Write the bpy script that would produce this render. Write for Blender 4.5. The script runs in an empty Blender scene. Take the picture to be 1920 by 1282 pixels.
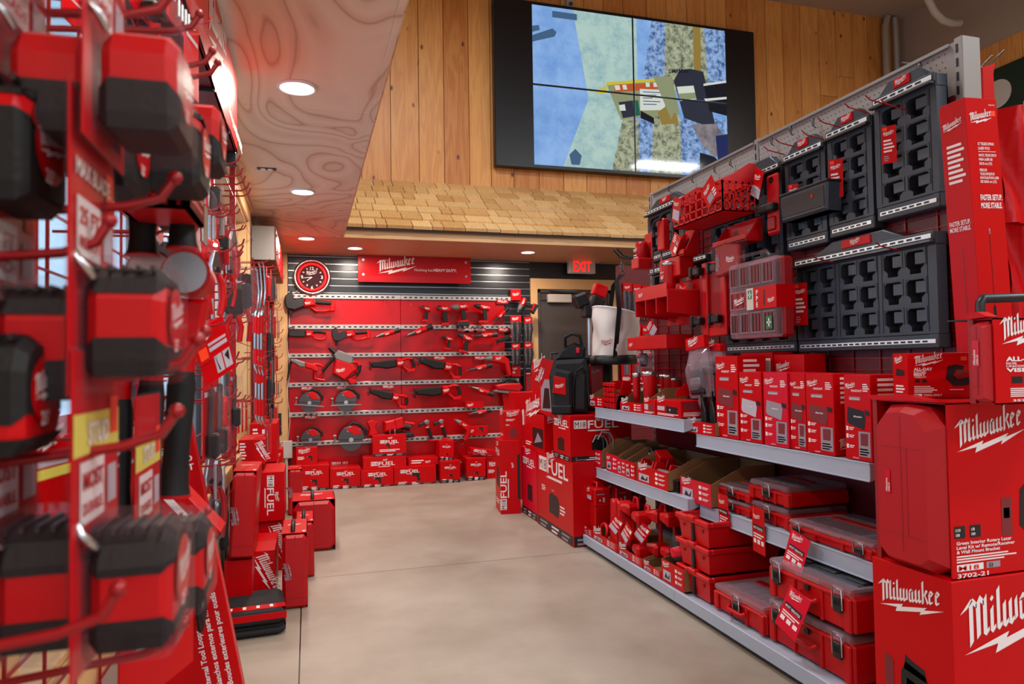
import bpy, math, random
from mathutils import Matrix, Vector
PI = math.pi
scene = bpy.context.scene
COL = scene.collection

# ---------------------------------------------------------------- camera
F_PX = 1300.0; CAM_H = 1.25
def _n(v): return Vector(v).normalized()
_v1 = _n((578-960, -(688-641), -F_PX))            # the aisle's direction (+Y)
_v2 = Vector((5500-960, -(615-641), -F_PX)); _v2 -= _v1*_v1.dot(_v2); _v2.normalize()   # +X
_v3 = _v2.cross(_v1)
if _v3.y < 0: _v3 = -_v3
W2C = Matrix((( _v2.x, _v1.x, _v3.x), (_v2.y, _v1.y, _v3.y), (_v2.z, _v1.z, _v3.z)))
C2W = W2C.transposed()
cam_d = bpy.data.cameras.new('camera'); cam = bpy.data.objects.new('camera', cam_d); COL.objects.link(cam)
cam.matrix_world = Matrix.Translation((0, 0, CAM_H)) @ C2W.to_4x4()
cam_d.sensor_width = 36.0; cam_d.lens = F_PX/1920*36.0; cam_d.clip_start = 0.02; cam_d.clip_end = 60
cam_d.dof.use_dof = True; cam_d.dof.focus_distance = 3.9; cam_d.dof.aperture_fstop = 6.0
scene.camera = cam

def at(px, py, X=None, Y=None, Z=None):
    """the point of the place that pixel (px, py) of the photograph shows, on the plane X=, Y= or Z="""
    d = C2W @ Vector((px-960, -(py-641), -F_PX))
    if X is not None: t = X/d.x
    elif Y is not None: t = Y/d.y
    else: t = (Z-CAM_H)/d.z
    return Vector((0, 0, CAM_H)) + d*t

def solveY(px, X, z):
    """distance Y of the point with this X and height z that shows at pixel column px"""
    k = px-960; a = W2C[0]; c = W2C[2]
    return -((F_PX*a[0]+k*c[0])*X + (F_PX*a[2]+k*c[2])*(z-CAM_H))/(F_PX*a[1]+k*c[1])
def solveX(px, Y, z):
    k = px-960; a = W2C[0]; c = W2C[2]
    return -((F_PX*a[1]+k*c[1])*Y + (F_PX*a[2]+k*c[2])*(z-CAM_H))/(F_PX*a[0]+k*c[0])
def solveZ(py, X, Y):
    k = 641-py; a = W2C[1]; c = W2C[2]
    return CAM_H-((F_PX*a[0]+k*c[0])*X + (F_PX*a[1]+k*c[1])*Y)/(F_PX*a[2]+k*c[2])

# ---------------------------------------------------------------- world, exposure, big lights
scene.view_settings.view_transform = 'Standard'; scene.view_settings.look = 'None'
scene.view_settings.gamma = 1.0; scene.view_settings.exposure = 0.0
try: scene.view_settings.use_curve_mapping = False
except Exception: pass
w = bpy.data.worlds.new('world'); scene.world = w; w.use_nodes = True
w.node_tree.nodes['Background'].inputs[0].default_value = (0.80, 0.88, 1.0, 1)
w.node_tree.nodes['Background'].inputs[1].default_value = 0.30
scene.cycles.max_bounces = 8; scene.cycles.diffuse_bounces = 3; scene.cycles.glossy_bounces = 3
scene.cycles.transparent_max_bounces = 16; scene.cycles.sample_clamp_indirect = 4.0
scene.cycles.caustics_reflective = False; scene.cycles.caustics_refractive = False

def area(name, loc, rot, sx, sy, power, color, shape='RECTANGLE', spread=180):
    l = bpy.data.lights.new(name, 'AREA'); l.shape = shape; l.size = sx; l.size_y = sy
    l.energy = power; l.color = color; l.spread = math.radians(spread)
    o = bpy.data.objects.new(name, l); o.location = loc; o.rotation_euler = rot; COL.objects.link(o); return o
# high-bay fixtures of the sales floor and one added fill lamp (the shop continues to the right and behind the camera)
for i, (x, y, z, p) in enumerate(((4.9, -.2, 5.4, 190), (4.4, -3.0, 5.4, 150), (1.2, -3.2, 4.6, 120), (7.3, 2.1, 5.4, 150), (.95, 4.3, 5.4, 130))):  # the last is no fixture: added to brighten the plank wall
    area('high_bay_or_fill_light', (x, y, z), (0, 0, 0), 1.4, .5, p, (0.93, 0.96, 1.0))
# daylight of the shop front behind the camera
area('shop_front_daylight', (1.6, -4.6, 1.7), (math.radians(90), 0, 0), 5.0, 2.6, 58, (0.78, 0.87, 1.0))

# ---------------------------------------------------------------- materials
MATS = {}
def lin(c):
    return tuple(((v/255)/12.92 if v/255 <= 0.04045 else (((v/255)+0.055)/1.055)**2.4) for v in c)
def M(name, rgb=(128,128,128), rough=.5, metal=0, spec=.5, coat=0, emit=None, estr=0, alpha=1.0, var=0, vscale=8, bump=0, bscale=60, coat_rough=.1):
    m = bpy.data.materials.new(name); m.use_nodes = True; MATS[name] = m
    nt = m.node_tree; b = nt.nodes['Principled BSDF']; c = lin(rgb)
    b.inputs['Base Color'].default_value = (*c, 1); b.inputs['Roughness'].default_value = rough
    b.inputs['Metallic'].default_value = metal; b.inputs['Specular IOR Level'].default_value = spec
    b.inputs['Coat Weight'].default_value = coat; b.inputs['Coat Roughness'].default_value = coat_rough
    b.inputs['Alpha'].default_value = alpha
    if emit: b.inputs['Emission Color'].default_value = (*lin(emit), 1); b.inputs['Emission Strength'].default_value = estr
    if var or bump:
        tc = nt.nodes.new('ShaderNodeTexCoord')
        if var:
            n = nt.nodes.new('ShaderNodeTexNoise'); n.inputs['Scale'].default_value = vscale; n.inputs['Detail'].default_value = 3
            mr = nt.nodes.new('ShaderNodeMapRange'); mr.inputs[3].default_value = 1-var; mr.inputs[4].default_value = 1+var
            mx = nt.nodes.new('ShaderNodeVectorMath'); mx.operation = 'SCALE'; mx.inputs[0].default_value = c
            nt.links.new(tc.outputs['Object'], n.inputs['Vector']); nt.links.new(n.outputs['Fac'], mr.inputs[0])
            nt.links.new(mr.outputs[0], mx.inputs['Scale']); nt.links.new(mx.outputs[0], b.inputs['Base Color'])
        if bump:
            n = nt.nodes.new('ShaderNodeTexNoise'); n.inputs['Scale'].default_value = bscale
            bp = nt.nodes.new('ShaderNodeBump'); bp.inputs['Strength'].default_value = bump; bp.inputs['Distance'].default_value = .002
            nt.links.new(tc.outputs['Object'], n.inputs['Vector']); nt.links.new(n.outputs['Fac'], bp.inputs['Height'])
            nt.links.new(bp.outputs[0], b.inputs['Normal'])
    return m
M('card_red', (194,0,8), .36, spec=.2, var=.05, vscale=3)
M('card_pink', (208,2,38), .34, spec=.4, var=.05, vscale=3)
M('card_dark', (150,2,12), .5, var=.05)
M('plastic_red', (188,1,8), .38, spec=.3, var=.05, vscale=5, bump=.08, bscale=220)
M('case_red', (178,8,18), .45, spec=.4, bump=.25, bscale=400, var=.03)
M('tray_red', (196,4,12), .4, spec=.4, var=.04)
M('wire_red', (150,4,14), .35, spec=.5)
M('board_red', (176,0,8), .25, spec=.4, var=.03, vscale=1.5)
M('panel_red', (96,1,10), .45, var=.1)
M('black', (22,21,22), .45, var=.15, vscale=12)
M('rubber', (23,22,22), .6, spec=.3, bump=.3, bscale=160, var=.1)
M('plate_black', (50,58,68), .42, bump=.15, bscale=300)
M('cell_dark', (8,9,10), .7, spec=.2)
M('cell_lit', (66,78,88), .4)
M('fabric_black', (24,24,27), .85, bump=.6, bscale=500, var=.15, vscale=30)
M('slatwall', (30,30,33), .3, var=.1)
M('steel', (190,190,190), .28, metal=1)
M('steel_dark', (96,94,96), .35, metal=1)
M('zinc', (186,184,180), .4, metal=.5, var=.12, vscale=25)
M('tool_grey', (120,118,118), .45, metal=.3)
M('shelf_grey', (170,180,196), .42, metal=.1, var=.03)
M('upright_grey', (158,156,152), .4, metal=.4)
M('peg_grey', (158,152,146), .5)
M('white', (235,230,228), .45)
M('ink', (238,226,224), .4)
M('ink_grey', (150,140,150), .45)
M('ink_black', (18,16,18), .4)
M('ink_dim', (120,30,36), .5)
M('orange', (246,62,20), .5, emit=(246,62,20), estr=0)
M('yellow', (226,214,92), .5)
M('blue_label', (60,140,200), .5)
M('green_label', (20,110,60), .5)
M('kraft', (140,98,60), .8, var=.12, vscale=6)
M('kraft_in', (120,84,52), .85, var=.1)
M('canvas', (222,214,208), .6, var=.04, bump=.3, bscale=90)
M('wood_trim', (214,170,116), .42, var=.14, vscale=3)
M('beige_wall', (168,150,136), .8, var=.03)
M('door_brown', (72,62,56), .45, var=.06)
M('off_white', (200,192,182), .5)
M('green_sign', (12,44,34), .4)
M('window_frame', (48,50,56), .4)
M('tv_black', (14,14,17), .35, var=.1, vscale=40)
M('daylight', (0,0,0), emit=(160,205,238), estr=2.2)
M('lamp_face', (255,240,225), emit=(255,232,210), estr=14)
M('exit_glow', (255,20,20), emit=(255,30,22), estr=1.7)
M('neon_red', (255,20,20), emit=(255,14,14), estr=2.6)
M('clock_face', (48,0,10), .5, spec=.2)
M('brass', (176,140,80), .4, metal=.5)
M('strip_metal', (240,248,248), .3, metal=.15)
M('card_grey', (186,176,186), .5)

def M_clear(name, rgb, opac, rough=.08, edge=.45):
    m = bpy.data.materials.new(name); m.use_nodes = True; MATS[name] = m; nt = m.node_tree
    for n in list(nt.nodes): nt.nodes.remove(n)
    out = nt.nodes.new('ShaderNodeOutputMaterial'); mix = nt.nodes.new('ShaderNodeMixShader'); t = nt.nodes.new('ShaderNodeBsdfTransparent')
    p = nt.nodes.new('ShaderNodeBsdfPrincipled'); p.inputs['Base Color'].default_value = (*lin(rgb), 1); p.inputs['Roughness'].default_value = rough
    lw = nt.nodes.new('ShaderNodeLayerWeight'); lw.inputs['Blend'].default_value = .35
    ma = nt.nodes.new('ShaderNodeMath'); ma.operation = 'MULTIPLY_ADD'; ma.inputs[1].default_value = edge; ma.inputs[2].default_value = opac; ma.use_clamp = True
    nt.links.new(lw.outputs['Facing'], ma.inputs[0]); nt.links.new(ma.outputs[0], mix.inputs[0])
    nt.links.new(t.outputs[0], mix.inputs[1]); nt.links.new(p.outputs[0], mix.inputs[2]); nt.links.new(mix.outputs[0], out.inputs[0])
M_clear('clear', (170,150,156), .03, .04, .15)
M_clear('thin_clear', (150,110,120), .02, .06, .16)
M_clear('clear_lid', (186,160,170), .2, .08, .35)
M_clear('smoke', (120,110,120), .35)
M_clear('glass_pane', (180,200,215), .1, .02)

def nodes(name):
    m = bpy.data.materials.new(name); m.use_nodes = True; MATS[name] = m
    return m.node_tree, m.node_tree.nodes['Principled BSDF']
def nn(nt, t, **k):
    n = nt.nodes.new(t)
    for a, v in k.items():
        if a.startswith('i'):
            n.inputs[int(a[1:])].default_value = v
        else: setattr(n, a, v)
    return n
def ramp(nt, stops):
    r = nt.nodes.new('ShaderNodeValToRGB'); e = r.color_ramp.elements
    while len(e) < len(stops): e.new(.5)
    for k, (p, c) in enumerate(stops): e[k].position = p; e[k].color = (*lin(c), 1)
    return r
def wood(name, dark, light, scale=(6, 6, .55), island=.16, knots=True, rough=.45):
    nt, b = nodes(name); L = nt.links.new; b.inputs['Roughness'].default_value = rough
    tc = nn(nt, 'ShaderNodeTexCoord'); g = nn(nt, 'ShaderNodeNewGeometry')
    mp = nn(nt, 'ShaderNodeMapping'); mp.inputs['Scale'].default_value = scale
    cmb = nn(nt, 'ShaderNodeCombineXYZ'); ml = nn(nt, 'ShaderNodeMath', operation='MULTIPLY', i1=37.0)
    L(g.outputs['Random Per Island'], ml.inputs[0]); L(ml.outputs[0], cmb.inputs[0]); L(ml.outputs[0], cmb.inputs[2])
    L(cmb.outputs[0], mp.inputs['Location']); L(tc.outputs['Object'], mp.inputs['Vector'])
    n = nn(nt, 'ShaderNodeTexNoise'); n.inputs['Scale'].default_value = 1.6; n.inputs['Detail'].default_value = 4; n.inputs['Distortion'].default_value = .6
    L(mp.outputs[0], n.inputs['Vector'])
    s = nn(nt, 'ShaderNodeMath', operation='MULTIPLY', i1=34.0); si = nn(nt, 'ShaderNodeMath', operation='SINE')
    L(n.outputs['Fac'], s.inputs[0]); L(s.outputs[0], si.inputs[0])
    mr = nn(nt, 'ShaderNodeMapRange', i1=-1.0, i2=1.0, i3=0.0, i4=.30); L(si.outputs[0], mr.inputs[0])
    ad = nn(nt, 'ShaderNodeMath', operation='ADD'); L(mr.outputs[0], ad.inputs[0])
    r2 = nn(nt, 'ShaderNodeMapRange', i3=0.0, i4=.7); L(g.outputs['Random Per Island'], r2.inputs[0]); L(r2.outputs[0], ad.inputs[1])
    cr = ramp(nt, ((0, light), (1, dark))); L(ad.outputs[0], cr.inputs[0])
    col = cr.outputs[0]
    if knots:
        mp2 = nn(nt, 'ShaderNodeMapping'); mp2.inputs['Scale'].default_value = (5.2, 5.2, 3.0)
        L(cmb.outputs[0], mp2.inputs['Location']); L(tc.outputs['Object'], mp2.inputs['Vector'])
        v = nn(nt, 'ShaderNodeTexVoronoi'); v.inputs['Scale'].default_value = 1.0; L(mp2.outputs[0], v.inputs['Vector'])
        kr = ramp(nt, ((.045, (255,255,255)), (.12, (0,0,0)))); L(v.outputs['Distance'], kr.inputs[0])
        mx = nn(nt, 'ShaderNodeMix', data_type='RGBA'); mx.inputs[7].default_value = (*lin((92,40,14)), 1)
        L(kr.outputs[0], mx.inputs[0]); L(col, mx.inputs[6]); col = mx.outputs[2]
    L(col, b.inputs['Base Color'])
wood('plank_wood', (188,110,42), (232,168,92))
wood('soffit_wood', (206,150,108), (232,190,150), scale=(.8, 8, 8), knots=False)
wood('shingle_wood', (196,144,80), (240,200,140), scale=(30, 4, 4), knots=False, rough=.6)
def plywood():
    nt, b = nodes('plywood'); L = nt.links.new; b.inputs['Roughness'].default_value = .38
    tc = nn(nt, 'ShaderNodeTexCoord'); mp = nn(nt, 'ShaderNodeMapping'); mp.inputs['Scale'].default_value = (1.5, .8, 1)
    n = nn(nt, 'ShaderNodeTexNoise'); n.inputs['Scale'].default_value = .9; n.inputs['Detail'].default_value = 1.6; n.inputs['Distortion'].default_value = 1.3
    L(tc.outputs['Object'], mp.inputs['Vector']); L(mp.outputs[0], n.inputs['Vector'])
    s = nn(nt, 'ShaderNodeMath', operation='MULTIPLY', i1=11.0); fr = nn(nt, 'ShaderNodeMath', operation='FRACT')
    L(n.outputs['Fac'], s.inputs[0]); L(s.outputs[0], fr.inputs[0])
    cr = ramp(nt, ((0, (190,146,116)), (.10, (222,188,158)), (.5, (236,208,180)), (.88, (230,200,170)), (1, (204,164,134))))
    L(fr.outputs[0], cr.inputs[0]); L(cr.outputs[0], b.inputs['Base Color'])
plywood()
def concrete():
    nt, b = nodes('concrete'); L = nt.links.new
    tc = nn(nt, 'ShaderNodeTexCoord')
    n = nn(nt, 'ShaderNodeTexNoise'); n.inputs['Scale'].default_value = 1.5; n.inputs['Detail'].default_value = 8; n.inputs['Roughness'].default_value = .6
    L(tc.outputs['Object'], n.inputs['Vector'])
    cr = ramp(nt, ((.25, (134,121,106)), (.48, (154,141,126)), (.7, (170,157,142)))); L(n.outputs['Fac'], cr.inputs[0])
    n2 = nn(nt, 'ShaderNodeTexNoise'); n2.inputs['Scale'].default_value = 3.1; n2.inputs['Detail'].default_value = 5; L(tc.outputs['Object'], n2.inputs['Vector'])
    st = ramp(nt, ((.60, (0,0,0)), (.72, (150,150,150)))); L(n2.outputs['Fac'], st.inputs[0])
    mx = nn(nt, 'ShaderNodeMix', data_type='RGBA'); mx.inputs[7].default_value = (*lin((128,114,100)), 1)
    L(st.outputs[0], mx.inputs[0]); L(cr.outputs[0], mx.inputs[6]); L(mx.outputs[2], b.inputs['Base Color'])
    rr = nn(nt, 'ShaderNodeMapRange', i3=.34, i4=.6); L(n.outputs['Fac'], rr.inputs[0]); L(rr.outputs[0], b.inputs['Roughness'])
    bp = nn(nt, 'ShaderNodeBump'); bp.inputs['Strength'].default_value = .08; L(n.outputs['Fac'], bp.inputs['Height']); L(bp.outputs[0], b.inputs['Normal'])
concrete()

# ---------------------------------------------------------------- text and emblem shapes (flat lettering printed on things)
_tc = {}
def text_geo(s, bold=0.0, shear=0.0):
    k = (s, bold, shear)
    if k in _tc: return _tc[k]
    c = bpy.data.curves.new('t', 'FONT'); c.body = s; c.size = 1.0; c.offset = bold; c.shear = shear; c.resolution_u = 2
    o = bpy.data.objects.new('t', c); me = o.to_mesh()
    vs = [(v.co.x, v.co.y) for v in me.vertices]; fs = [tuple(p.vertices) for p in me.polygons]
    o.to_mesh_clear(); bpy.data.objects.remove(o); bpy.data.curves.remove(c)
    x0 = min((v[0] for v in vs), default=0); x1 = max((v[0] for v in vs), default=1)
    _tc[k] = ([(x-x0, y) for x, y in vs], fs, x1-x0); return _tc[k]

def _st(x0, y0, x1, y1, w):   # a nib stroke: a parallelogram of horizontal width w
    return [(x0-w/2, y0), (x0+w/2, y0), (x1+w/2, y1), (x1-w/2, y1)]
def script_logo():
    P = []; B = .060
    def V(x, y0, y1, w=B): P.append(_st(x, y0, x, y1, w)); 
    def S(*a): P.append(_st(*a))
    # M
    P.append([(-.10,.62),(.10,.86),(.13,.80),(.02,.68)]); P.append([(.06,.74),(.13,.86),(.13,.0),(.06,-.10)])
    P.append([(.13,.86),(.20,.74),(.20,.62),(.13,.72)]); P.append([(.18,.70),(.26,.86),(.26,.08),(.19,.0)])
    P.append([(.26,.86),(.33,.74),(.33,.62),(.26,.72)]); P.append([(.31,.72),(.38,.84),(.38,.12),(.42,.16),(.42,.08),(.36,.0),(.31,.06)])
    # i
    P.append([(.44,.48),(.50,.56),(.50,.12),(.54,.16),(.54,.08),(.48,.0),(.44,.06)]); P.append([(.44,.70),(.48,.76),(.51,.70),(.47,.64)])
    # l
    P.append([(.56,.82),(.62,.90),(.62,.12),(.66,.16),(.66,.08),(.60,.0),(.56,.06)])
    # w
    P.append([(.67,.48),(.73,.56),(.73,.12),(.79,.18),(.79,.10),(.72,.0),(.67,.06)]); P.append([(.78,.48),(.84,.56),(.84,.12),(.90,.18),(.90,.10),(.83,.0),(.78,.06)])
    P.append([(.89,.46),(.94,.56),(.95,.12),(.89,.06)])
    # a
    P.append([(.98,.06),(1.03,.0),(1.08,.06),(1.08,.14),(1.03,.10),(1.03,.46),(.98,.40)]); P.append([(.98,.44),(1.05,.56),(1.13,.48),(1.09,.42),(1.05,.46),(1.02,.40)])
    P.append([(1.07,.50),(1.13,.50),(1.13,.12),(1.17,.16),(1.17,.08),(1.11,.0),(1.07,.06)])
    # u
    P.append([(1.18,.48),(1.24,.56),(1.24,.12),(1.30,.18),(1.30,.10),(1.23,.0),(1.18,.06)]); P.append([(1.29,.48),(1.35,.56),(1.35,.12),(1.39,.16),(1.39,.08),(1.33,.0),(1.29,.06)])
    # k
    P.append([(1.41,.84),(1.47,.92),(1.47,.04),(1.41,-.02)]); P.append([(1.47,.34),(1.54,.58),(1.60,.52),(1.50,.28)]); P.append([(1.49,.36),(1.54,.32),(1.62,.06),(1.57,.0)])
    for x in (1.62, 1.82):   # e e
        P.append([(x,.06),(x+.05,.0),(x+.14,.10),(x+.12,.14),(x+.06,.10),(x+.06,.46),(x,.40)])
        P.append([(x,.44),(x+.08,.57),(x+.16,.46),(x+.10,.34),(x+.05,.28),(x+.05,.34),(x+.09,.42),(x+.07,.47)])
    # lightning bolt below
    P.append([(x*2.12-.04, y*2.9-.20) for x, y in ((0,0),(.383,.033),(.359,-.006),(.753,.022),(.707,-.014),(1,.004),(.639,-.084),(.663,-.041),(.261,-.078),(.285,-.018))])
    return [[(x, y*.68 + x*.21) for x, y in p] for p in P]
LOGO = script_logo()      # width about 2.2, height about 1.2

# ---------------------------------------------------------------- mesh builder
def euler(rx=0, ry=0, rz=0):
    return Matrix.Rotation(math.radians(rz), 4, 'Z') @ Matrix.Rotation(math.radians(ry), 4, 'Y') @ Matrix.Rotation(math.radians(rx), 4, 'X')
def TR(x=0, y=0, z=0, rx=0, ry=0, rz=0, s=1.0):
    return Matrix.Translation((x, y, z)) @ euler(rx, ry, rz) @ Matrix.Scale(s, 4)
def frame(o, u, v):
    """matrix that maps the flat (u, v) plane to origin o with axes u and v"""
    u = Vector(u).normalized(); v = Vector(v).normalized(); n = u.cross(v)
    m = Matrix((u, v, n)).transposed().to_4x4(); m.translation = Vector(o); return m
class MB:
    def __init__(s): s.v = []; s.f = []; s.fm = []; s.mats = []; s.sm = []; s.T = Matrix.Identity(4)
    def mi(s, m):
        if m not in s.mats: s.mats.append(m)
        return s.mats.index(m)
    def add(s, vs, fs, mat, smooth=False, T=None):
        M4 = s.T @ T if T is not None else s.T
        o = len(s.v); k = s.mi(mat)
        for p in vs: s.v.append(tuple(M4 @ Vector(p)))
        for f in fs: s.f.append(tuple(i+o for i in f)); s.fm.append(k); s.sm.append(smooth)
        return s
    def box(s, x0, x1, y0, y1, z0, z1, mat, b=0, T=None):
        if b <= 0:
            vs = [(x0,y0,z0),(x1,y0,z0),(x1,y1,z0),(x0,y1,z0),(x0,y0,z1),(x1,y0,z1),(x1,y1,z1),(x0,y1,z1)]
            return s.add(vs, [(0,3,2,1),(4,5,6,7),(0,1,5,4),(1,2,6,5),(2,3,7,6),(3,0,4,7)], mat, False, T)
        vs = []; ix = {}
        for i, (X, sx) in enumerate(((x0,1),(x1,-1))):
            for j, (Y, sy) in enumerate(((y0,1),(y1,-1))):
                for k, (Z, sz) in enumerate(((z0,1),(z1,-1))):
                    for a, p in enumerate(((X,Y+sy*b,Z+sz*b),(X+sx*b,Y,Z+sz*b),(X+sx*b,Y+sy*b,Z))):
                        ix[(i,j,k,a)] = len(vs); vs.append(p)
        fs = []
        for i in (0,1):
            q = [ix[(i,j,k,0)] for j,k in ((0,0),(0,1),(1,1),(1,0))]; fs.append(tuple(q if i == 0 else q[::-1]))
            q = [ix[(j,i,k,1)] for j,k in ((0,0),(1,0),(1,1),(0,1))]; fs.append(tuple(q if i == 0 else q[::-1]))
            q = [ix[(j,k,i,2)] for j,k in ((0,0),(0,1),(1,1),(1,0))]; fs.append(tuple(q if i == 0 else q[::-1]))
            for j in (0,1):
                fs.append((ix[(i,j,0,0)],ix[(i,j,1,0)],ix[(i,j,1,1)],ix[(i,j,0,1)]))
                fs.append((ix[(i,0,j,0)],ix[(i,1,j,0)],ix[(i,1,j,2)],ix[(i,0,j,2)]))
                fs.append((ix[(0,i,j,1)],ix[(1,i,j,1)],ix[(1,i,j,2)],ix[(0,i,j,2)]))
                for k in (0,1): fs.append((ix[(i,j,k,0)],ix[(i,j,k,1)],ix[(i,j,k,2)]))
        return s.add(vs, fs, mat, False, T)
    def prism(s, pts, lo, hi, mat, axis='y', b=0, T=None, smooth=False, top=None):
        """polygon pts in the two other axes, extruded along axis from lo to hi; b chamfers the caps; top = other polygon at hi (a taper)"""
        n = len(pts); cx = sum(p[0] for p in pts)/n; cy = sum(p[1] for p in pts)/n
        def inset(P, d):
            out = []; A = sum(P[i][0]*P[(i+1)%n][1]-P[(i+1)%n][0]*P[i][1] for i in range(n)); sg = 1 if A > 0 else -1
            for i in range(n):
                p0, p, p2 = Vector(P[i-1]), Vector(P[i]), Vector(P[(i+1)%n])
                e1 = (p-p0); e2 = (p2-p)
                if e1.length < 1e-9 or e2.length < 1e-9: out.append(tuple(p)); continue
                e1.normalize(); e2.normalize()
                n1 = Vector((-e1.y, e1.x))*sg; n2 = Vector((-e2.y, e2.x))*sg; bi = n1+n2
                if bi.length < .2: bi = n1.copy()
                bi.normalize(); c = max(.5, bi.dot(n1)); out.append(tuple(p+bi*(d/c)))
            return out
        P2 = top or pts
        rings = [(pts, lo), (P2, hi)] if b <= 0 else [(inset(pts, b), lo), (pts, lo+b), (P2, hi-b), (inset(P2, b), hi)]
        def mk(p, h): return {'y': (p[0], h, p[1]), 'x': (h, p[0], p[1]), 'z': (p[0], p[1], h)}[axis]
        vs = [mk(p, h) for R, h in rings for p in R]; fs = [tuple(range(n))[::-1], tuple(range(n*(len(rings)-1), n*len(rings)))]
        s.add(vs, fs, mat, False, T)
        fs = [(r*n+i, r*n+(i+1)%n, (r+1)*n+(i+1)%n, (r+1)*n+i) for r in range(len(rings)-1) for i in range(n)]
        return s.add(vs, fs, mat, smooth, T)
    def cyl(s, p0, p1, r0, mat, r1=None, n=12, caps=True, T=None, smooth=True):
        return s.sweep([p0, p1], [r0, r0 if r1 is None else r1], mat, n, caps, T, smooth)
    def sweep(s, pts, r, mat, n=8, caps=True, T=None, smooth=True):
        pts = [Vector(p) for p in pts]
        if not isinstance(r, (list, tuple)): r = [r]*len(pts)
        vs = []; d = (pts[1]-pts[0]).normalized(); up = Vector((0,0,1)) if abs(d.z) < .9 else Vector((1,0,0))
        a = d.cross(up).normalized()
        for i, p in enumerate(pts):
            t = (pts[min(i+1, len(pts)-1)]-pts[max(i-1, 0)])
            t = t.normalized() if t.length > 1e-9 else d
            a = (a - t*a.dot(t))
            a = a.normalized() if a.length > 1e-6 else t.orthogonal().normalized()
            bb = t.cross(a)
            for k in range(n):
                q = 2*PI*k/n; vs.append(tuple(p + (a*math.cos(q)+bb*math.sin(q))*r[i]))
        m = len(pts); fs = [(i*n+k, i*n+(k+1)%n, (i+1)*n+(k+1)%n, (i+1)*n+k) for i in range(m-1) for k in range(n)]
        s.add(vs, fs, mat, smooth, T)
        if caps: s.add(vs, [tuple(range(n))[::-1], tuple(range((m-1)*n, m*n))], mat, False, T)
        return s
    def lathe(s, prof, mat, n=20, T=None, smooth=True, sx=1, sy=1):
        vs = [(r*math.cos(2*PI*k/n)*sx, r*math.sin(2*PI*k/n)*sy, z) for r, z in prof for k in range(n)]
        fs = [(i*n+k, i*n+(k+1)%n, (i+1)*n+(k+1)%n, (i+1)*n+k) for i in range(len(prof)-1) for k in range(n)]
        return s.add(vs, fs, mat, smooth, T)
    def ring(s, R, r, mat, n=32, m=8, T=None):
        return s.add([((R+r*math.cos(2*PI*j/m))*math.cos(2*PI*i/n), (R+r*math.cos(2*PI*j/m))*math.sin(2*PI*i/n), r*math.sin(2*PI*j/m)) for i in range(n) for j in range(m)],
                     [(i*m+j, ((i+1)%n)*m+j, ((i+1)%n)*m+(j+1)%m, i*m+(j+1)%m) for i in range(n) for j in range(m)], mat, True, T)
    # ---- printed marks on the flat plane of T (u right, v up, metres)
    def flat(s, pts, mat, T, off=.0012): return s.add([(x, y, off) for x, y in pts], [tuple(range(len(pts)))], mat, False, T)
    def rect(s, u0, v0, u1, v1, mat, T, off=.0007): return s.flat([(u0,v0),(u1,v0),(u1,v1),(u0,v1)], mat, T, off)
    def text(s, t, u, v, size, mat, T, bold=.02, wide=1.0, rot=0, align='l', shear=0, fit=None):
        g = text_geo(t, bold, shear); wd = g[2]*wide*size
        if fit: wide *= fit/wd; wd = fit
        ox = {'l': 0, 'c': -wd/2, 'r': -wd}[align]; R = Matrix.Translation((u, v, .0016)) @ Matrix.Rotation(math.radians(rot), 4, 'Z')
        return s.add([(ox+x*size*wide, y*size, 0) for x, y in g[0]], g[1], mat, False, T @ R)
    def logo(s, u, v, width, mat, T, rot=0, bolt=True):
        k = width/2.2; R = Matrix.Translation((u, v, .0016)) @ Matrix.Rotation(math.radians(rot), 4, 'Z')
        for p in (LOGO if bolt else LOGO[:-1]): s.add([((x+.1)*k, (y+.33)*k, 0) for x, y in p], [tuple(range(len(p)))], mat, False, T @ R)
        return s
    def build(s, name, parent=None, loc=None, rot=None, scale=None):
        me = bpy.data.meshes.new(name); me.from_pydata(s.v, [], s.f)
        for m in s.mats: me.materials.append(MATS[m])
        me.polygons.foreach_set('material_index', s.fm); me.polygons.foreach_set('use_smooth', s.sm); me.update()
        o = bpy.data.objects.new(name, me); COL.objects.link(o)
        if parent is not None: o.parent = parent
        if loc is not None: o.location = loc
        if rot is not None: o.rotation_euler = [math.radians(a) for a in rot]
        if scale: o.scale = (scale,)*3
        return o
def tag(o, label, cat, group=None, kind=None):
    if kind: o['kind'] = kind
    if label: o['label'] = label
    if cat: o['category'] = cat
    if group: o['group'] = group
    return o
def struct(name, mb, label=None, cat=None):
    o = mb.build(name); o['kind'] = 'structure'
    if label: o['label'] = label; o['category'] = cat
    return o
def thing(name, label, cat, loc=(0,0,0), rot=(0,0,0), group=None, scale=None):
    o = bpy.data.objects.new(name, None); COL.objects.link(o); o.empty_display_size = .05
    o.location = loc; o.rotation_euler = [math.radians(a) for a in rot]
    if scale: o.scale = (scale,)*3
    return tag(o, label, cat, group)
def dup(root, loc, rot=None, label=None, group=None, scale=None):
    r = root.copy(); COL.objects.link(r); r.location = loc
    if rot is not None: r.rotation_euler = [math.radians(a) for a in rot]
    if label: r['label'] = label
    if group: r['group'] = group
    if scale: r.scale = (scale,)*3
    for ch in list(root.children):
        c = ch.copy(); COL.objects.link(c); c.parent = r
        for g in ch.children:
            d = g.copy(); COL.objects.link(d); d.parent = c
    return r

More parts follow.
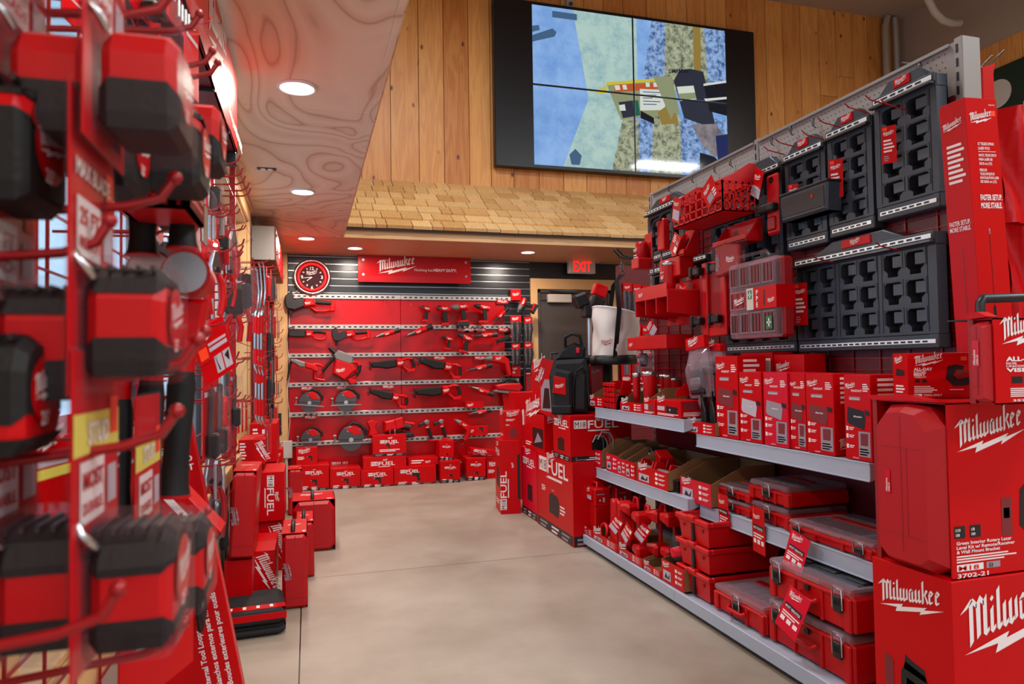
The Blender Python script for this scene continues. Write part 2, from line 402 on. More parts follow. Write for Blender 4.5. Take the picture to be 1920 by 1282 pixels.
# faces of a package: width along x (front looks to -y), depth along +y, height z, x centred
def faceT(w, d, h, face):
    return {'front': frame((-w/2, 0, 0), (1,0,0), (0,0,1)), 'left': frame((-w/2, d, 0), (0,-1,0), (0,0,1)),
            'right': frame((w/2, 0, 0), (0,1,0), (0,0,1)), 'top': frame((-w/2, 0, h), (1,0,0), (0,1,0)),
            'back': frame((w/2, d, 0), (-1,0,0), (0,0,1))}[face]
def facewh(w, d, h, face): return {'front': (w,h), 'back': (w,h), 'left': (d,h), 'right': (d,h), 'top': (w,d)}[face]
def deco(mb, T, W, H, items):
    for it in items:
        k = it[0]; a = it[1:]
        if k == 'logo': mb.logo(a[0]*W, a[1]*H, a[2]*W, a[3] if len(a) > 3 else 'ink', T, a[4] if len(a) > 4 else 0)
        elif k == 'text':
            u, v, t, size = a[:4]; kw = a[4] if len(a) > 4 else {}
            mb.text(t, u*W, v*H, size*H, kw.get('mat', 'ink'), T, kw.get('bold', .02), kw.get('wide', 1), kw.get('rot', 0), kw.get('align', 'l'), fit=kw['fit']*W if 'fit' in kw else None)
        elif k == 'rect': mb.rect(a[0]*W, a[1]*H, a[2]*W, a[3]*H, a[4], T)
        elif k == 'poly': mb.flat([(x*W, y*H) for x, y in a[0]], a[1], T)
        elif k == 'm18':   # the battery-system badge followed by FUEL: u, v, width
            u, v, wd = a[0]*W, a[1]*H, a[2]*W; badge = a[3] if len(a) > 3 else 'M18'; rot = a[4] if len(a) > 4 else 0
            R = Matrix.Translation((u, v, 0)) @ Matrix.Rotation(math.radians(rot), 4, 'Z'); hh = wd*.17
            mb.rect(0, 0, wd*.28, hh, 'ink', T @ R); mb.text(badge, wd*.02, hh*.14, hh*1.0, 'ink_black', T @ R, 0, fit=wd*.24)
            mb.text('FUEL', wd*.31, 0, hh*1.38, 'ink', T @ R, .015, fit=wd*.69); mb.rect(wd*.31, -hh*.36, wd*.8, -hh*.2, 'ink', T @ R)
        elif k == 'lines':   # small print: u0, v0, u1, v1, n
            n = a[4]; m = a[5] if len(a) > 5 else 'ink'
            for i in range(n):
                y = a[1] + (a[3]-a[1])*(i+.5)/n; hh = (a[3]-a[1])/n*.26; x1 = a[2] - (a[2]-a[0])*(.35*((i*7+3) % 5)/5)
                mb.rect(a[0]*W, (y-hh)*H, x1*W, (y+hh)*H, m, T)
        elif k == 'drill':   # a printed picture of a tool at u, v with size s (of W)
            u, v, sz = a[0]*W, a[1]*H, a[2]*W; m = a[3] if len(a) > 3 else 'ink_black'
            for P, mm in (([(0,.5),(.18,.42),(.18,.62)], 'ink_grey'), ([(.15,.38),(.75,.36),(.8,.62),(.15,.66)], m), ([(.5,.4),(.72,.4),(.82,.02),(.6,.0)], m), ([(.45,.0),(.95,.0),(.95,-.14),(.45,-.14)], 'ink_dim')):
                mb.flat([(u+x*sz, v+y*sz) for x, y in P], mm, T)
def package(w, d, h, faces, mat='card_red', b=.0015, base=None):
    mb = MB(); mb.box(-w/2, w/2, 0, d, 0, h, mat, b)
    for f, items in faces.items():
        W, H = facewh(w, d, h, f); deco(mb, faceT(w, d, h, f), W, H, items)
    if True:   # lid seam on the top
        T = faceT(w, d, h, 'top'); mb.rect(w*.04, d*.46, w*.96, d*.475, 'card_dark', T, .0004)
    if base:
        for f in ('front', 'left', 'right'):
            W, H = facewh(w, d, h, f); mb.rect(W*.015, H*.01, W*.985, H*base, 'ink_black', faceT(w, d, h, f), .0005)
            deco(mb, faceT(w, d, h, f), W, H, [('lines', .08, .012, .3, base*.85, 2, 'ink_grey'), ('lines', .42, .012, .62, base*.85, 2), ('lines', .7, .012, .9, base*.85, 2, 'ink_grey')])
    return mb
# ================================================================ the shell
YB = 7.72                 # the back wall
XL = -.43                 # the left wall
ZS = 2.45                 # the low plywood ceiling over the aisle
XR = 8.05                 # the right wall of the tall sales floor
# concrete floor: slabs parted by saw cuts
m = MB()
gx = [XL, -.042, 3.6, XR]; gy = [-5.0, .7, 4.322, YB]
for i in range(3):
    for j in range(3):
        m.box(gx[i]+(.003 if i else 0), gx[i+1]-.003, gy[j]+.003, gy[j+1]-.003, -.1, 0, 'concrete')
m.box(XL, XR, -5, YB, -.14, -.012, 'ink_black')
struct('floor', m)
# left wall with a deep window, built of pieces round the opening
WY0, WY1, WZ0, WZ1 = 1.2, 5.42, .72, 2.33
m = MB()
m.box(XL-.2, XL, -5, WY0, 0, 6.0, 'beige_wall'); m.box(XL-.2, XL, WY1, YB+.2, 0, 6.0, 'beige_wall')
m.box(XL-.2, XL, WY0, WY1, 0, WZ0, 'beige_wall'); m.box(XL-.2, XL, WY0, WY1, WZ1, 6.0, 'beige_wall')
struct('wall_left', m)
m = MB()
for a in ((WY0-.09, WY0), (WY1, WY1+.1)): m.box(XL, XL+.02, a[0], a[1], WZ0-.09, WZ1+.09, 'wood_trim', .003)
m.box(XL, XL+.02, WY0, WY1, WZ1, WZ1+.09, 'wood_trim', .003); m.box(XL, XL+.03, WY0-.1, WY1+.1, WZ0-.08, WZ0, 'wood_trim', .003)
m.box(XL-.14, XL, WY1-.012, WY1, WZ0, WZ1, 'wood_trim'); m.box(XL-.14, XL, WY0, WY1, WZ1-.012, WZ1, 'wood_trim'); m.box(XL-.14, XL, WY0, WY1, WZ0, WZ0+.012, 'wood_trim')
m.box(XL, XL+.034, WY0-.12, WY1+.12, WZ1+.09, WZ1+.112, 'wood_trim', .003)
o = struct('trim_1', m)
m = MB()
for y in (WY0+.012, 2.6, 4.0, WY1-.07): m.box(XL-.16, XL-.12, y, y+.055, WZ0+.012, WZ1-.012, 'window_frame', .004)
for z in (WZ0+.012, WZ1-.065): m.box(XL-.16, XL-.12, WY0+.012, WY1-.012, z, z+.055, 'window_frame', .004)
wf = struct('window_1', m)
g = MB(); g.box(XL-.143, XL-.139, WY0+.02, WY1-.02, WZ0+.02, WZ1-.02, 'glass_pane'); g.build('glass_pane', wf)
g = MB(); g.box(XL-1.6, XL-1.58, WY0-3, WY1+6, -1, 4.5, 'daylight'); o = g.build('window_daylight'); o['kind'] = 'structure'; o.name = 'daylight_sheet'  # glowing sheet added outside the window to stand in for daylight
# back wall: black slatwall with bright metal inserts below, the brown planks above
m = MB(); m.box(XL, XR, YB+.03, YB+.2, 0, 3.2, 'slatwall')
p = .0777; z = .03
while z < 2.44:
    for x0, x1 in ((-.2, 2.5), (3.64, 4.9)): m.box(x0, x1, YB, YB+.03, z+.006, z+p-.006, 'slatwall', .001)
    z += p
struct('wall_back', m)
m = MB(); z = .03
while z < 2.44:
    for x0, x1 in ((-.2, 2.5), (3.64, 4.9)): m.box(x0, x1, YB+.012, YB+.03, z-.005, z+.005, 'steel')
    z += p
struct('trim_2', m)
for nme, (x0, x1) in (('trim_3', (-.34, -.205)),):
    m = MB(); m.box(x0, x1, YB-.1, YB+.03, 0, 2.449, 'wood_trim', .004); struct(nme, m)
# knotty pine planks of the tall wall
m = MB(); x = -.60; rnd = random.Random(5)
while x < XR:
    wd = .255 + rnd.random()*.07; z1 = 6.6
    cuts = [2.9, z1] if (rnd.random() < .45 or x < 5.2) else [2.9, 4.2+rnd.random()*1.3, z1]
    for a, b_ in zip(cuts, cuts[1:]):
        m.box(x+.003, min(x+wd, XR)-.003, YB-.012, YB+.01, a+.002, b_-.002, 'plank_wood', .003)
    x += wd
struct('wall_upper_planks', m)
m = MB(); m.box(-.6, XR+.2, YB+.005, YB+.2, 2.95, 6.6, 'door_brown'); struct('wall_back_upper', m)
# right wall: planks below, plain above
m = MB(); m.box(XR, XR+.2, -5, YB+.2, 0, 7.2, 'beige_wall'); struct('wall_right', m)
m = MB(); y = -3.0
while y < YB-.02:
    wd = .26 + rnd.random()*.08; m.box(XR-.02, XR, y+.003, min(y+wd, YB-.02)-.003, 2.2, 5.06, 'plank_wood', .003); y += wd
struct('wall_right_planks', m)
# tall ceiling
m = MB(); m.box(5.6, XR+.2, -1.5, YB+.2, 6.02, 6.2, 'beige_wall'); m.prism([(5.6,6.02),(5.6,6.2),(-.6,7.4),(-.6,7.22)], -1.5, YB+.2, 'beige_wall', 'y'); struct('ceiling', m)
# low plywood ceiling (soffit) of the aisle and its return along the back wall
SX = .318; SY = 6.60
m = MB()
for y0, y1 in ((-2.6, -.2), (-.2, 3.33), (3.33, 5.8), (5.8, SY)): m.box(XL, SX-.027, y0+.001, y1-.001, ZS, ZS+.02, 'plywood')
m.box(XL, SX, -2.6, SY, ZS+.021, ZS+.30, 'plywood')
struct('ceiling_soffit', m)
m = MB(); m.box(SX-.026, SX, -2.6, SY-.02, ZS-.002, ZS+.10, 'plywood', .002); m.box(SX, SX+.012, -2.6, SY-.02, ZS+.02, ZS+.30, 'plywood'); struct('trim_4', m)
m = MB()
for x0, x1 in ((XL, 1.1), (1.1, 2.76), (2.76, 4.9)): m.box(x0+.001, x1-.001, SY, YB+.03, ZS, ZS+.02, 'soffit_wood')
struct('ceiling_back_soffit', m)
m = MB(); m.box(SX-.0, 4.9, SY-.02, SY, ZS-.002, ZS+.085, 'wood_trim', .002); struct('trim_5', m)
# shingled awning roof over the back soffit
m = MB(); rnd = random.Random(9); A = Vector((0, SY-.06, ZS+.085)); B = Vector((0, YB-.012, 3.285)); n = 7
dy = (B-A)/n; nrm = Vector((0, -dy.z, dy.y)).normalized(); ang = math.atan2(dy.z, dy.y)
for i in range(n):
    x = SX+.0; o_ = A + dy*i; L_ = dy.length
    while x < 4.9:
        wd = .10 + rnd.random()*.16; jut = rnd.random()*.012; x2 = min(x+wd, 4.9)
        T = Matrix.Translation((0, o_.y, o_.z)) @ Matrix.Rotation(ang-.10, 4, 'X')
        m.box(x+.0035, x2-.0035, -jut, L_*1.18, .010, .042, 'shingle_wood', 0, T)
        x += wd
m.box(SX, 4.9, 0, (B-A).length, -.02, .004, 'door_brown', 0, Matrix.Translation(A) @ Matrix.Rotation(ang, 4, 'X'))
struct('trim_6', m)
m = MB(); m.prism([(SY-.02, ZS+.02), (YB, ZS+.02), (YB, 3.25)], SX-.012, SX-.0, 'plywood', 'x'); struct('trim_7', m)

# door at the back
DX0, DX1, DZ = 2.585, 3.53, 2.125
m = MB(); m.box(DX0-.085, DX0, YB-.03, YB+.03, 0, DZ+.125, 'wood_trim', .003); m.box(DX1, DX1+.10, YB-.03, YB+.03, 0, DZ+.125, 'wood_trim', .003); m.box(DX0, DX1, YB-.03, YB+.03, DZ, DZ+.125, 'wood_trim', .003)
struct('trim_8', m)
m = MB(); m.box(DX0, DX0+.04, YB-.01, YB+.03, 0, DZ, 'door_brown', .002); m.box(DX1-.04, DX1, YB-.01, YB+.03, 0, DZ, 'door_brown', .002); m.box(DX0, DX1, YB-.01, YB+.03, DZ-.04, DZ, 'door_brown', .002)
m.box(DX0+.04, DX1-.04, YB+.01, YB+.03, .01, DZ-.045, 'door_brown', .002)
d = struct('door_1', m)
p0 = at(1028, 551, Y=YB-.05); p1 = at(1072, 567, Y=YB-.05)
h = MB(); h.box(p0.x, p1.x, YB-.06, YB+.01, p1.z, p0.z, 'off_white', .006); h.build('door_closer', d)
h = MB(); h.sweep([(p1.x-.05, YB-.05, p0.z+.035), (p1.x+.04, YB-.12, p0.z+.035), (p0.x+.02, YB-.03, p0.z+.05)], .009, 'steel_dark', 6); h.build('closer_arm', d)
h = MB(); h.box(DX0+.09, DX1-.09, YB-.06, YB-.01, .98, 1.05, 'steel_dark', .008); h.box(DX0+.07, DX0+.15, YB-.08, YB+.01, .95, 1.09, 'black', .008); h.build('push_bar', d)
h = MB(); q = at(1110, 545, Y=YB-.03); h.sweep([(2.62, YB-.02, 2.01), (3.33, YB-.02, 2.01), (3.40, YB-.02, 1.96), (3.40, YB-.02, 1.2)], .006, 'steel', 6); h.build('conduit', d)

# light fittings set in the low ceiling: real lamps with a glowing face
def can(x, y, label, r=.068, power=20, z=ZS):
    t = thing('ceiling_light', label, 'ceiling light', (x, y, z), group='recessed lights in the low plywood ceiling')
    m = MB(); m.ring(r+.008, .008, 'white', 32, 6, Matrix.Translation((0,0,-.003))); m.build('trim_ring', t)
    m = MB(); m.lathe([(0,-.004),(r*.6,-.004),(r,-.001)], 'lamp_face', 28); m.build('diffuser', t)
    l = bpy.data.lights.new('lamp', 'AREA'); l.shape = 'DISK'; l.size = r*1.8; l.energy = power; l.color = (1.0, .86, .74)
    o = bpy.data.objects.new('lamp', l); o.parent = t; o.location = (0, 0, -.02); COL.objects.link(o)
can(-.04, 3.07, 'nearest and largest round recessed light in the plywood ceiling')
can(-.03, 4.91, 'middle round recessed light of the row over the aisle')
can(-.01, 6.69, 'farthest round recessed light of the row over the aisle')
can(.46, 7.15, 'round recessed light in front of the red wall sign', power=15)
can(2.27, 7.06, 'round recessed light between the red wall sign and the exit sign', power=15)
can(-.04, 1.3, 'recessed light overhead, just out of the picture', power=11)
can(-.04, -.6, 'recessed light behind the viewer', power=12)
q = at(500, 316, Z=ZS)
t = thing('ceiling_vent', 'small dark slot fitting with two little lamps in the plywood ceiling', 'fitting', (q.x, q.y, ZS))
m = MB(); m.box(-.055, .055, -.022, .022, -.004, .001, 'black', .001); m.build('frame', t)
m = MB(); [m.lathe([(0,-.009),(.012,-.009),(.016,-.004)], 'white', 12, Matrix.Translation((x,0,0))) for x in (-.02, .02)]; m.build('lamp', t)

# ================================================================ on the tall wall
# video wall: 2 x 2 screens with black side bands
TX0, TX1, TZ0, TZ1 = 2.07, 5.56, 3.525, 5.50
t = thing('video_wall', 'large video wall of four screens showing a yellow adhesive cartridge over rubble', 'screen', (TX0, YB-.13, TZ0))
m = MB(); m.box(0, TX1-TX0, .0, .10, 0, TZ1-TZ0, 'tv_black', .006); m.build('housing', t)
W = TX1-TX0; H = TZ1-TZ0
def em(name, rgb, st=1.0, rgb2=None, sc=3.0, det=6, contrast=(.38, .62)):
    m = bpy.data.materials.new(name); m.use_nodes = True; MATS[name] = m; nt = m.node_tree; b = nt.nodes['Principled BSDF']; L = nt.links.new
    b.inputs['Base Color'].default_value = (.01,.01,.012,1); b.inputs['Roughness'].default_value = .06; b.inputs['Specular IOR Level'].default_value = .35; b.inputs['Emission Strength'].default_value = st
    if rgb2:
        tc = nn(nt, 'ShaderNodeTexCoord'); n = nn(nt, 'ShaderNodeTexNoise'); n.inputs['Scale'].default_value = sc; n.inputs['Detail'].default_value = det; n.inputs['Roughness'].default_value = .72
        L(tc.outputs['Object'], n.inputs['Vector']); r = ramp(nt, ((contrast[0], rgb2), (contrast[1], rgb))); L(n.outputs['Fac'], r.inputs[0]); L(r.outputs[0], b.inputs['Emission Color'])
    else: b.inputs['Emission Color'].default_value = (*lin(rgb), 1)
em('scr_blue', (142,180,232), .95, (106,152,214), 2.6, 12, (.35,.6))
em('scr_pale', (176,204,196), .95, (140,176,182), 5, 14, (.36,.55))
em('scr_rubble_blue', (150,182,228), .9, (50,84,140), 13, 14, (.40,.56))
em('scr_rubble_tan', (176,182,150), .9, (88,96,84), 13, 14, (.40,.56))
em('scr_ochre', (156,130,64), .8); em('scr_yellow', (206,190,60), .9); em('scr_tube', (150,158,120), .8); em('scr_orange', (200,92,50), .8)
em('scr_dark', (44,50,66), .8); em('scr_darker', (18,22,34), .8); em('scr_white', (214,220,210), .9); em('scr_green', (30,100,84), .8); em('scr_skin', (156,148,150), .8, (110,104,116), 4, 3)
em('scr_navy', (30,44,96), .8); em('scr_steel', (70,104,140), .8)
# picture coordinates: u to the right 0..1, v upwards 0..1 over the lit part
U0, U1 = .455, W-.425
PW, PH = U1-U0, H-.06
Tp = frame((U0, -.002, .03), (1,0,0), (0,0,1))
def clip(poly, x0, x1, y0, y1):
    def cut(P, f, inter):
        out = []
        for i in range(len(P)):
            a, b_ = P[i-1], P[i]
            if f(b_):
                if not f(a): out.append(inter(a, b_))
                out.append(b_)
            elif f(a): out.append(inter(a, b_))
        return out
    def ix(X): return lambda a, b_: (X, a[1]+(b_[1]-a[1])*(X-a[0])/(b_[0]-a[0]))
    def iy(Y): return lambda a, b_: (a[0]+(b_[0]-a[0])*(Y-a[1])/(b_[1]-a[1]), Y)
    for f, g_ in ((lambda p: p[0] >= x0, ix(x0)), (lambda p: p[0] <= x1, ix(x1)), (lambda p: p[1] >= y0, iy(y0)), (lambda p: p[1] <= y1, iy(y1))):
        if not poly: break
        poly = cut(poly, f, g_)
    return poly
PIC = [([(0,0),(1,0),(1,1),(0,1)], 'scr_blue'),
 ([(.20,1),(.52,1),(.52,.5),(.44,0),(.12,0),(.27,.45)], 'scr_pale'),
 ([(0,0),(0,.3),(.2,.48),(.27,.44),(.14,0)], 'scr_blue'),
 ([(.52,1),(.60,1),(.56,.55),(.52,.52)], 'scr_blue'),
 ([(.60,1),(.68,1),(.66,.55),(.54,.55)], 'scr_rubble_blue'), ([(.67,1),(.88,1),(.92,.55),(.66,.55)], 'scr_rubble_tan'), ([(.88,1),(1,1),(1,.45),(.9,.55)], 'scr_rubble_blue'),
 ([(.82,1),(.86,1),(.86,.68),(.82,.68)], 'scr_ochre'),
 ([(.38,.0),(.52,0),(.52,.34),(.44,.34)], 'scr_rubble_tan'), ([(.52,0),(.60,0),(.60,.34),(.52,.34)], 'scr_rubble_blue'), ([(.58,0),(.76,0),(.74,.38),(.6,.38)], 'scr_rubble_tan'), ([(.74,0),(1,0),(1,.4),(.74,.38)], 'scr_rubble_blue'),
 ([(0,.76),(.11,.81),(.12,.84),(.10,.86),(0,.80)], 'scr_steel'), ([(0,.82),(.04,.84),(.035,.87),(0,.86)], 'scr_steel'), ([(.1,.93),(.22,.93),(.22,.97),(.1,.97)], 'scr_steel'),
 ([(.31,.50),(.36,.54),(.36,.49),(.31,.48)], 'scr_yellow'), ([(.36,.55),(.70,.63),(.74,.40),(.43,.33)], 'scr_tube'), ([(.36,.56),(.70,.64),(.70,.62),(.36,.54)], 'scr_yellow'), ([(.40,.55),(.66,.60),(.66,.56),(.40,.50)], 'scr_orange'),
 ([(.42,.44),(.49,.46),(.50,.36),(.44,.34)], 'scr_dark'), ([(.49,.46),(.52,.465),(.53,.37),(.50,.36)], 'scr_green'), ([(.53,.54),(.66,.55),(.66,.42),(.53,.40)], 'scr_white'),
 ([(.71,.62),(.74,.69),(.80,.71),(.87,.70),(.93,.35),(.88,.34),(.76,.38)], 'scr_dark'), ([(.87,.62),(1,.66),(1,.42),(.90,.44)], 'scr_darker'),
 ([(.87,.62),(1,.66),(1,.645),(.87,.605)], 'scr_white'), ([(.87,.52),(1,.55),(1,.535),(.88,.505)], 'scr_white'),
 ([(.725,.58),(.815,.60),(.83,.51),(.74,.49)], 'scr_white'), ([(.73,.535),(.822,.555),(.83,.515),(.742,.495)], 'scr_tube'),
 ([(.62,.40),(.66,.44),(.72,.40),(.73,.34),(.64,.32)], 'scr_ochre'),
 ([(.80,.34),(.93,.36),(.99,.26),(1,.15),(.92,.14),(.86,.2)], 'scr_skin'), ([(.93,.28),(1,.30),(1,0),(.94,.10)], 'scr_navy'), ([(.84,.16),(.92,.14),(1,.05),(1,0),(.84,0)], 'scr_darker'),
 ([(.40,.545),(.425,.55),(.43,.52),(.405,.515)], 'scr_white'), ([(.44,.553),(.46,.557),(.465,.527),(.445,.523)], 'scr_white'), ([(.56,.585),(.58,.588),(.582,.56),(.562,.556)], 'scr_white'), ([(.60,.59),(.62,.593),(.622,.565),(.602,.562)], 'scr_white'), ([(.635,.597),(.655,.6),(.657,.57),(.637,.567)], 'scr_white'),
 ([(0.545,0.525),(0.635,0.532),(0.635,0.526),(0.545,0.519)], 'scr_steel'), ([(0.545,0.505),(0.615,0.512),(0.615,0.506),(0.545,0.499)], 'scr_steel'), ([(0.545,0.485),(0.595,0.492),(0.595,0.486),(0.545,0.479)], 'scr_steel'), ([(0.545,0.465),(0.635,0.472),(0.635,0.466),(0.545,0.459)], 'scr_steel'), ([(0.545,0.445),(0.615,0.452),(0.615,0.446),(0.545,0.439)], 'scr_steel'),
 ([(.42,.42),(.45,.43),(.455,.39),(.425,.385)], 'scr_white'), ([(.60,.63),(.70,.645),(.71,.42),(.69,.36)], 'scr_tube'),
 ([(.53,.40),(.60,.36),(.60,.32),(.53,.35)], 'scr_darker'), ([(.17,.08),(.2,.12),(.23,.08),(.22,.02),(.18,.02)], 'scr_steel')]
for i in (0, 1):
    for j in (0, 1):
        s = MB(); x0, x1, y0, y1 = i*.5+.004, i*.5+.496, j*.5+.006, j*.5+.494
        for k, (poly, mt) in enumerate(PIC):
            if k == 0: poly = [(x0,y0),(x1,y0),(x1,y1),(x0,y1)]
            else: poly = clip(poly, x0, x1, y0, y1)
            if len(poly) > 2: s.flat([(x*PW, y*PH) for x, y in poly], mt, Tp, .0004+.0002*k)
        if i == 1 and j == 1: s.text('SIMPSON', .735*PW, .557*PH, .07, 'scr_darker', Tp @ Matrix.Translation((0,0,.006)) @ Matrix.Rotation(.12, 4, 'Z') @ Matrix.Translation((.0,-.02,0)), .03)
        if i == 0: 
            for q in range(6): pass
        s.build('screen_panel', t)
m = MB(); q = at(1068, 4, Y=YB-.05); m.box(-.045, .045, -.07, 0, 0, .14, 'zinc', .008); m.box(-.02, .02, -.09, -.06, .02, .06, 'steel_dark', .004)
o = m.build('sensor_box', loc=(q.x, YB-.012, q.z-.08)); tag(o, 'small grey box on the planks above the video wall', 'sensor')
# conduits in the far corner of the tall room
m = MB(); q = at(1692, 60, Y=YB-.1)
m.sweep([(q.x-.25, YB-.1, 6.0), (q.x-.3, YB-.1, 5.85), (q.x-.3, YB-.1, 4.6)], .045, 'beige_wall', 8); m.sweep([(q.x-.13, YB-.1, 6.0), (q.x-.12, YB-.1, 5.7), (q.x-.12, YB-.1, 5.1)], .04, 'zinc', 8); m.box(q.x-.18, q.x-.06, YB-.16, YB-.04, 4.9, 5.15, 'zinc', .01)
o = m.build('conduit_pipe'); tag(o, 'pair of upright conduit pipes in the corner above the planks', 'pipe')
m = MB(); m.sweep([at(1738, -6, Y=6.6), at(1752, 22, Y=6.6), at(1768, 38, Y=6.6), at(1785, 44, Y=6.6), at(1800, 43, Y=6.6)], .045, 'off_white', 8)
o = m.build('conduit_pipe'); tag(o, 'bent loose conduit pipe hanging from the tall ceiling', 'pipe')
# green shop sign on the right wall
a = at(1850, 170, X=XR-.06); b_ = at(1920, 130, X=XR-.06)
t = thing('wall_sign', 'dark green sign with white shapes on the right wall', 'sign', (XR-.021, a.y, a.z-.2), (0, 0, -90))
m = MB(); m.box(-.12, 3.2, -.05, 0, -.55, .42, 'green_sign', .01)
T = frame((0, -.052, 0), (1,0,0), (0,0,1)); m.flat([(.17*math.cos(k*PI/12)+.15, .17*math.sin(k*PI/12)+.1) for k in range(24)], 'off_white', T)
m.rect(.45, -.25, .62, -.1, 'off_white', T); m.rect(.75, -.25, 1.2, -.05, 'off_white', T); m.build('face', t)
# ================================================================ back wall display
t = thing('tool_board', 'wide red tool board with six slotted metal rails on the back wall', 'display board', (-.2, YB, 0))
BX0, BX1 = -.2, 2.33
m = MB()
RZ = [2.001, 1.676, 1.372, 1.064, .75, .443]
for a, b_ in ((-.2, .98), (.98, 2.17)):
    for i, z in enumerate(RZ):
        zb = (RZ[i+1] if i < 5 else .12)
        m.box(a+.002+.2, b_-.002+.2, -.055, -.03, zb+.01, z-.01, 'board_red', .002)
m.build('panel', t)
for i, z in enumerate(RZ):
    for k, (a, b_) in enumerate(((-.2, .98), (.98, BX1-.06+(.06 if i > 1 else 0)))):
        m = MB(); m.box(a+.201, b_+.199, -.075, -.045, z-.024, z+.024, 'zinc', .003)
        x = a+.235; j = 0
        while x < b_+.15:
            j += 1
            if j % 5: m.box(x, x+.034, -.0765, -.07, z-.009, z+.009, 'ink_black', .003)
            else: m.cyl((x+.017, -.080, z), (x+.017, -.07, z), .010, 'steel_dark', n=8)
            x += .058
        m.build('rail', t)
for x, z in ((1.0, 1.94), (1.28, 1.94)):
    m = MB(); m.sweep([(x, -.07, z+.04), (x, -.14, z+.03), (x, -.15, z-.03)], .004, 'wire_red', 6); m.build('hook', t)
YT = YB-.15   # the plane the tools hang in

def tool(kind, label, x0, x1, zc_px, rot=0, flip=False, cat='power tool', group=None, y=None):
    """a tool seen from its side, between the pixels x0..x1 of the photograph, centred on row zc_px, on the plane of the board"""
    y = y or (YB-.215 if kind == 'circ' else YT)
    a, b_ = at(x0, zc_px, Y=y), at(x1, zc_px, Y=y); c = (a+b_)/2
    W0, parts = TOOLS[kind]; s = (b_.x-a.x)/W0
    t = thing(NAMES[kind], label, cat, c, (0, rot, 180 if flip else 0), group, s)
    for name, mat, prims in parts:
        m = MB()
        for p in prims:
            mt = mat; k = p[0]
            if isinstance(p[-1], str) and p[-1] in MATS and k != 'L': mt = p[-1]; p = p[:-1]
            if k == 'P': m.prism(p[1], -p[2], p[2], mt, 'y', min(p[2]*.45, p[3] if len(p) > 3 else .006))
            elif k == 'C': m.cyl(p[1], p[2], p[3], mt, p[4] if len(p) > 4 else None, 14)
            elif k == 'S': m.sweep(p[1], p[2], mt, 8)
            elif k == 'L': m.logo(p[1], p[2], p[3], 'ink', frame((0, -p[4], 0), (1,0,0), (0,0,1)) ); m.logo(-p[1]-p[3], p[2], p[3], 'ink', frame((0, p[4], 0), (-1,0,0), (0,0,1)))
            elif k == 'D': m.cyl((p[1][0], -p[3], p[1][1]), (p[1][0], p[3], p[1][1]), p[2], mt, n=24)
        m.build(name, t)
    return t
NAMES = dict(drill='cordless_drill', impact='impact_wrench', driver='impact_driver', recip='reciprocating_saw', circ='circular_saw', rotary='rotary_hammer', shear='cordless_shear', angle='right_angle_drill', grinder='angle_grinder', multi='multi_tool', band='band_saw', sander='planer', corded='corded_drill', cutter='cable_cutter')
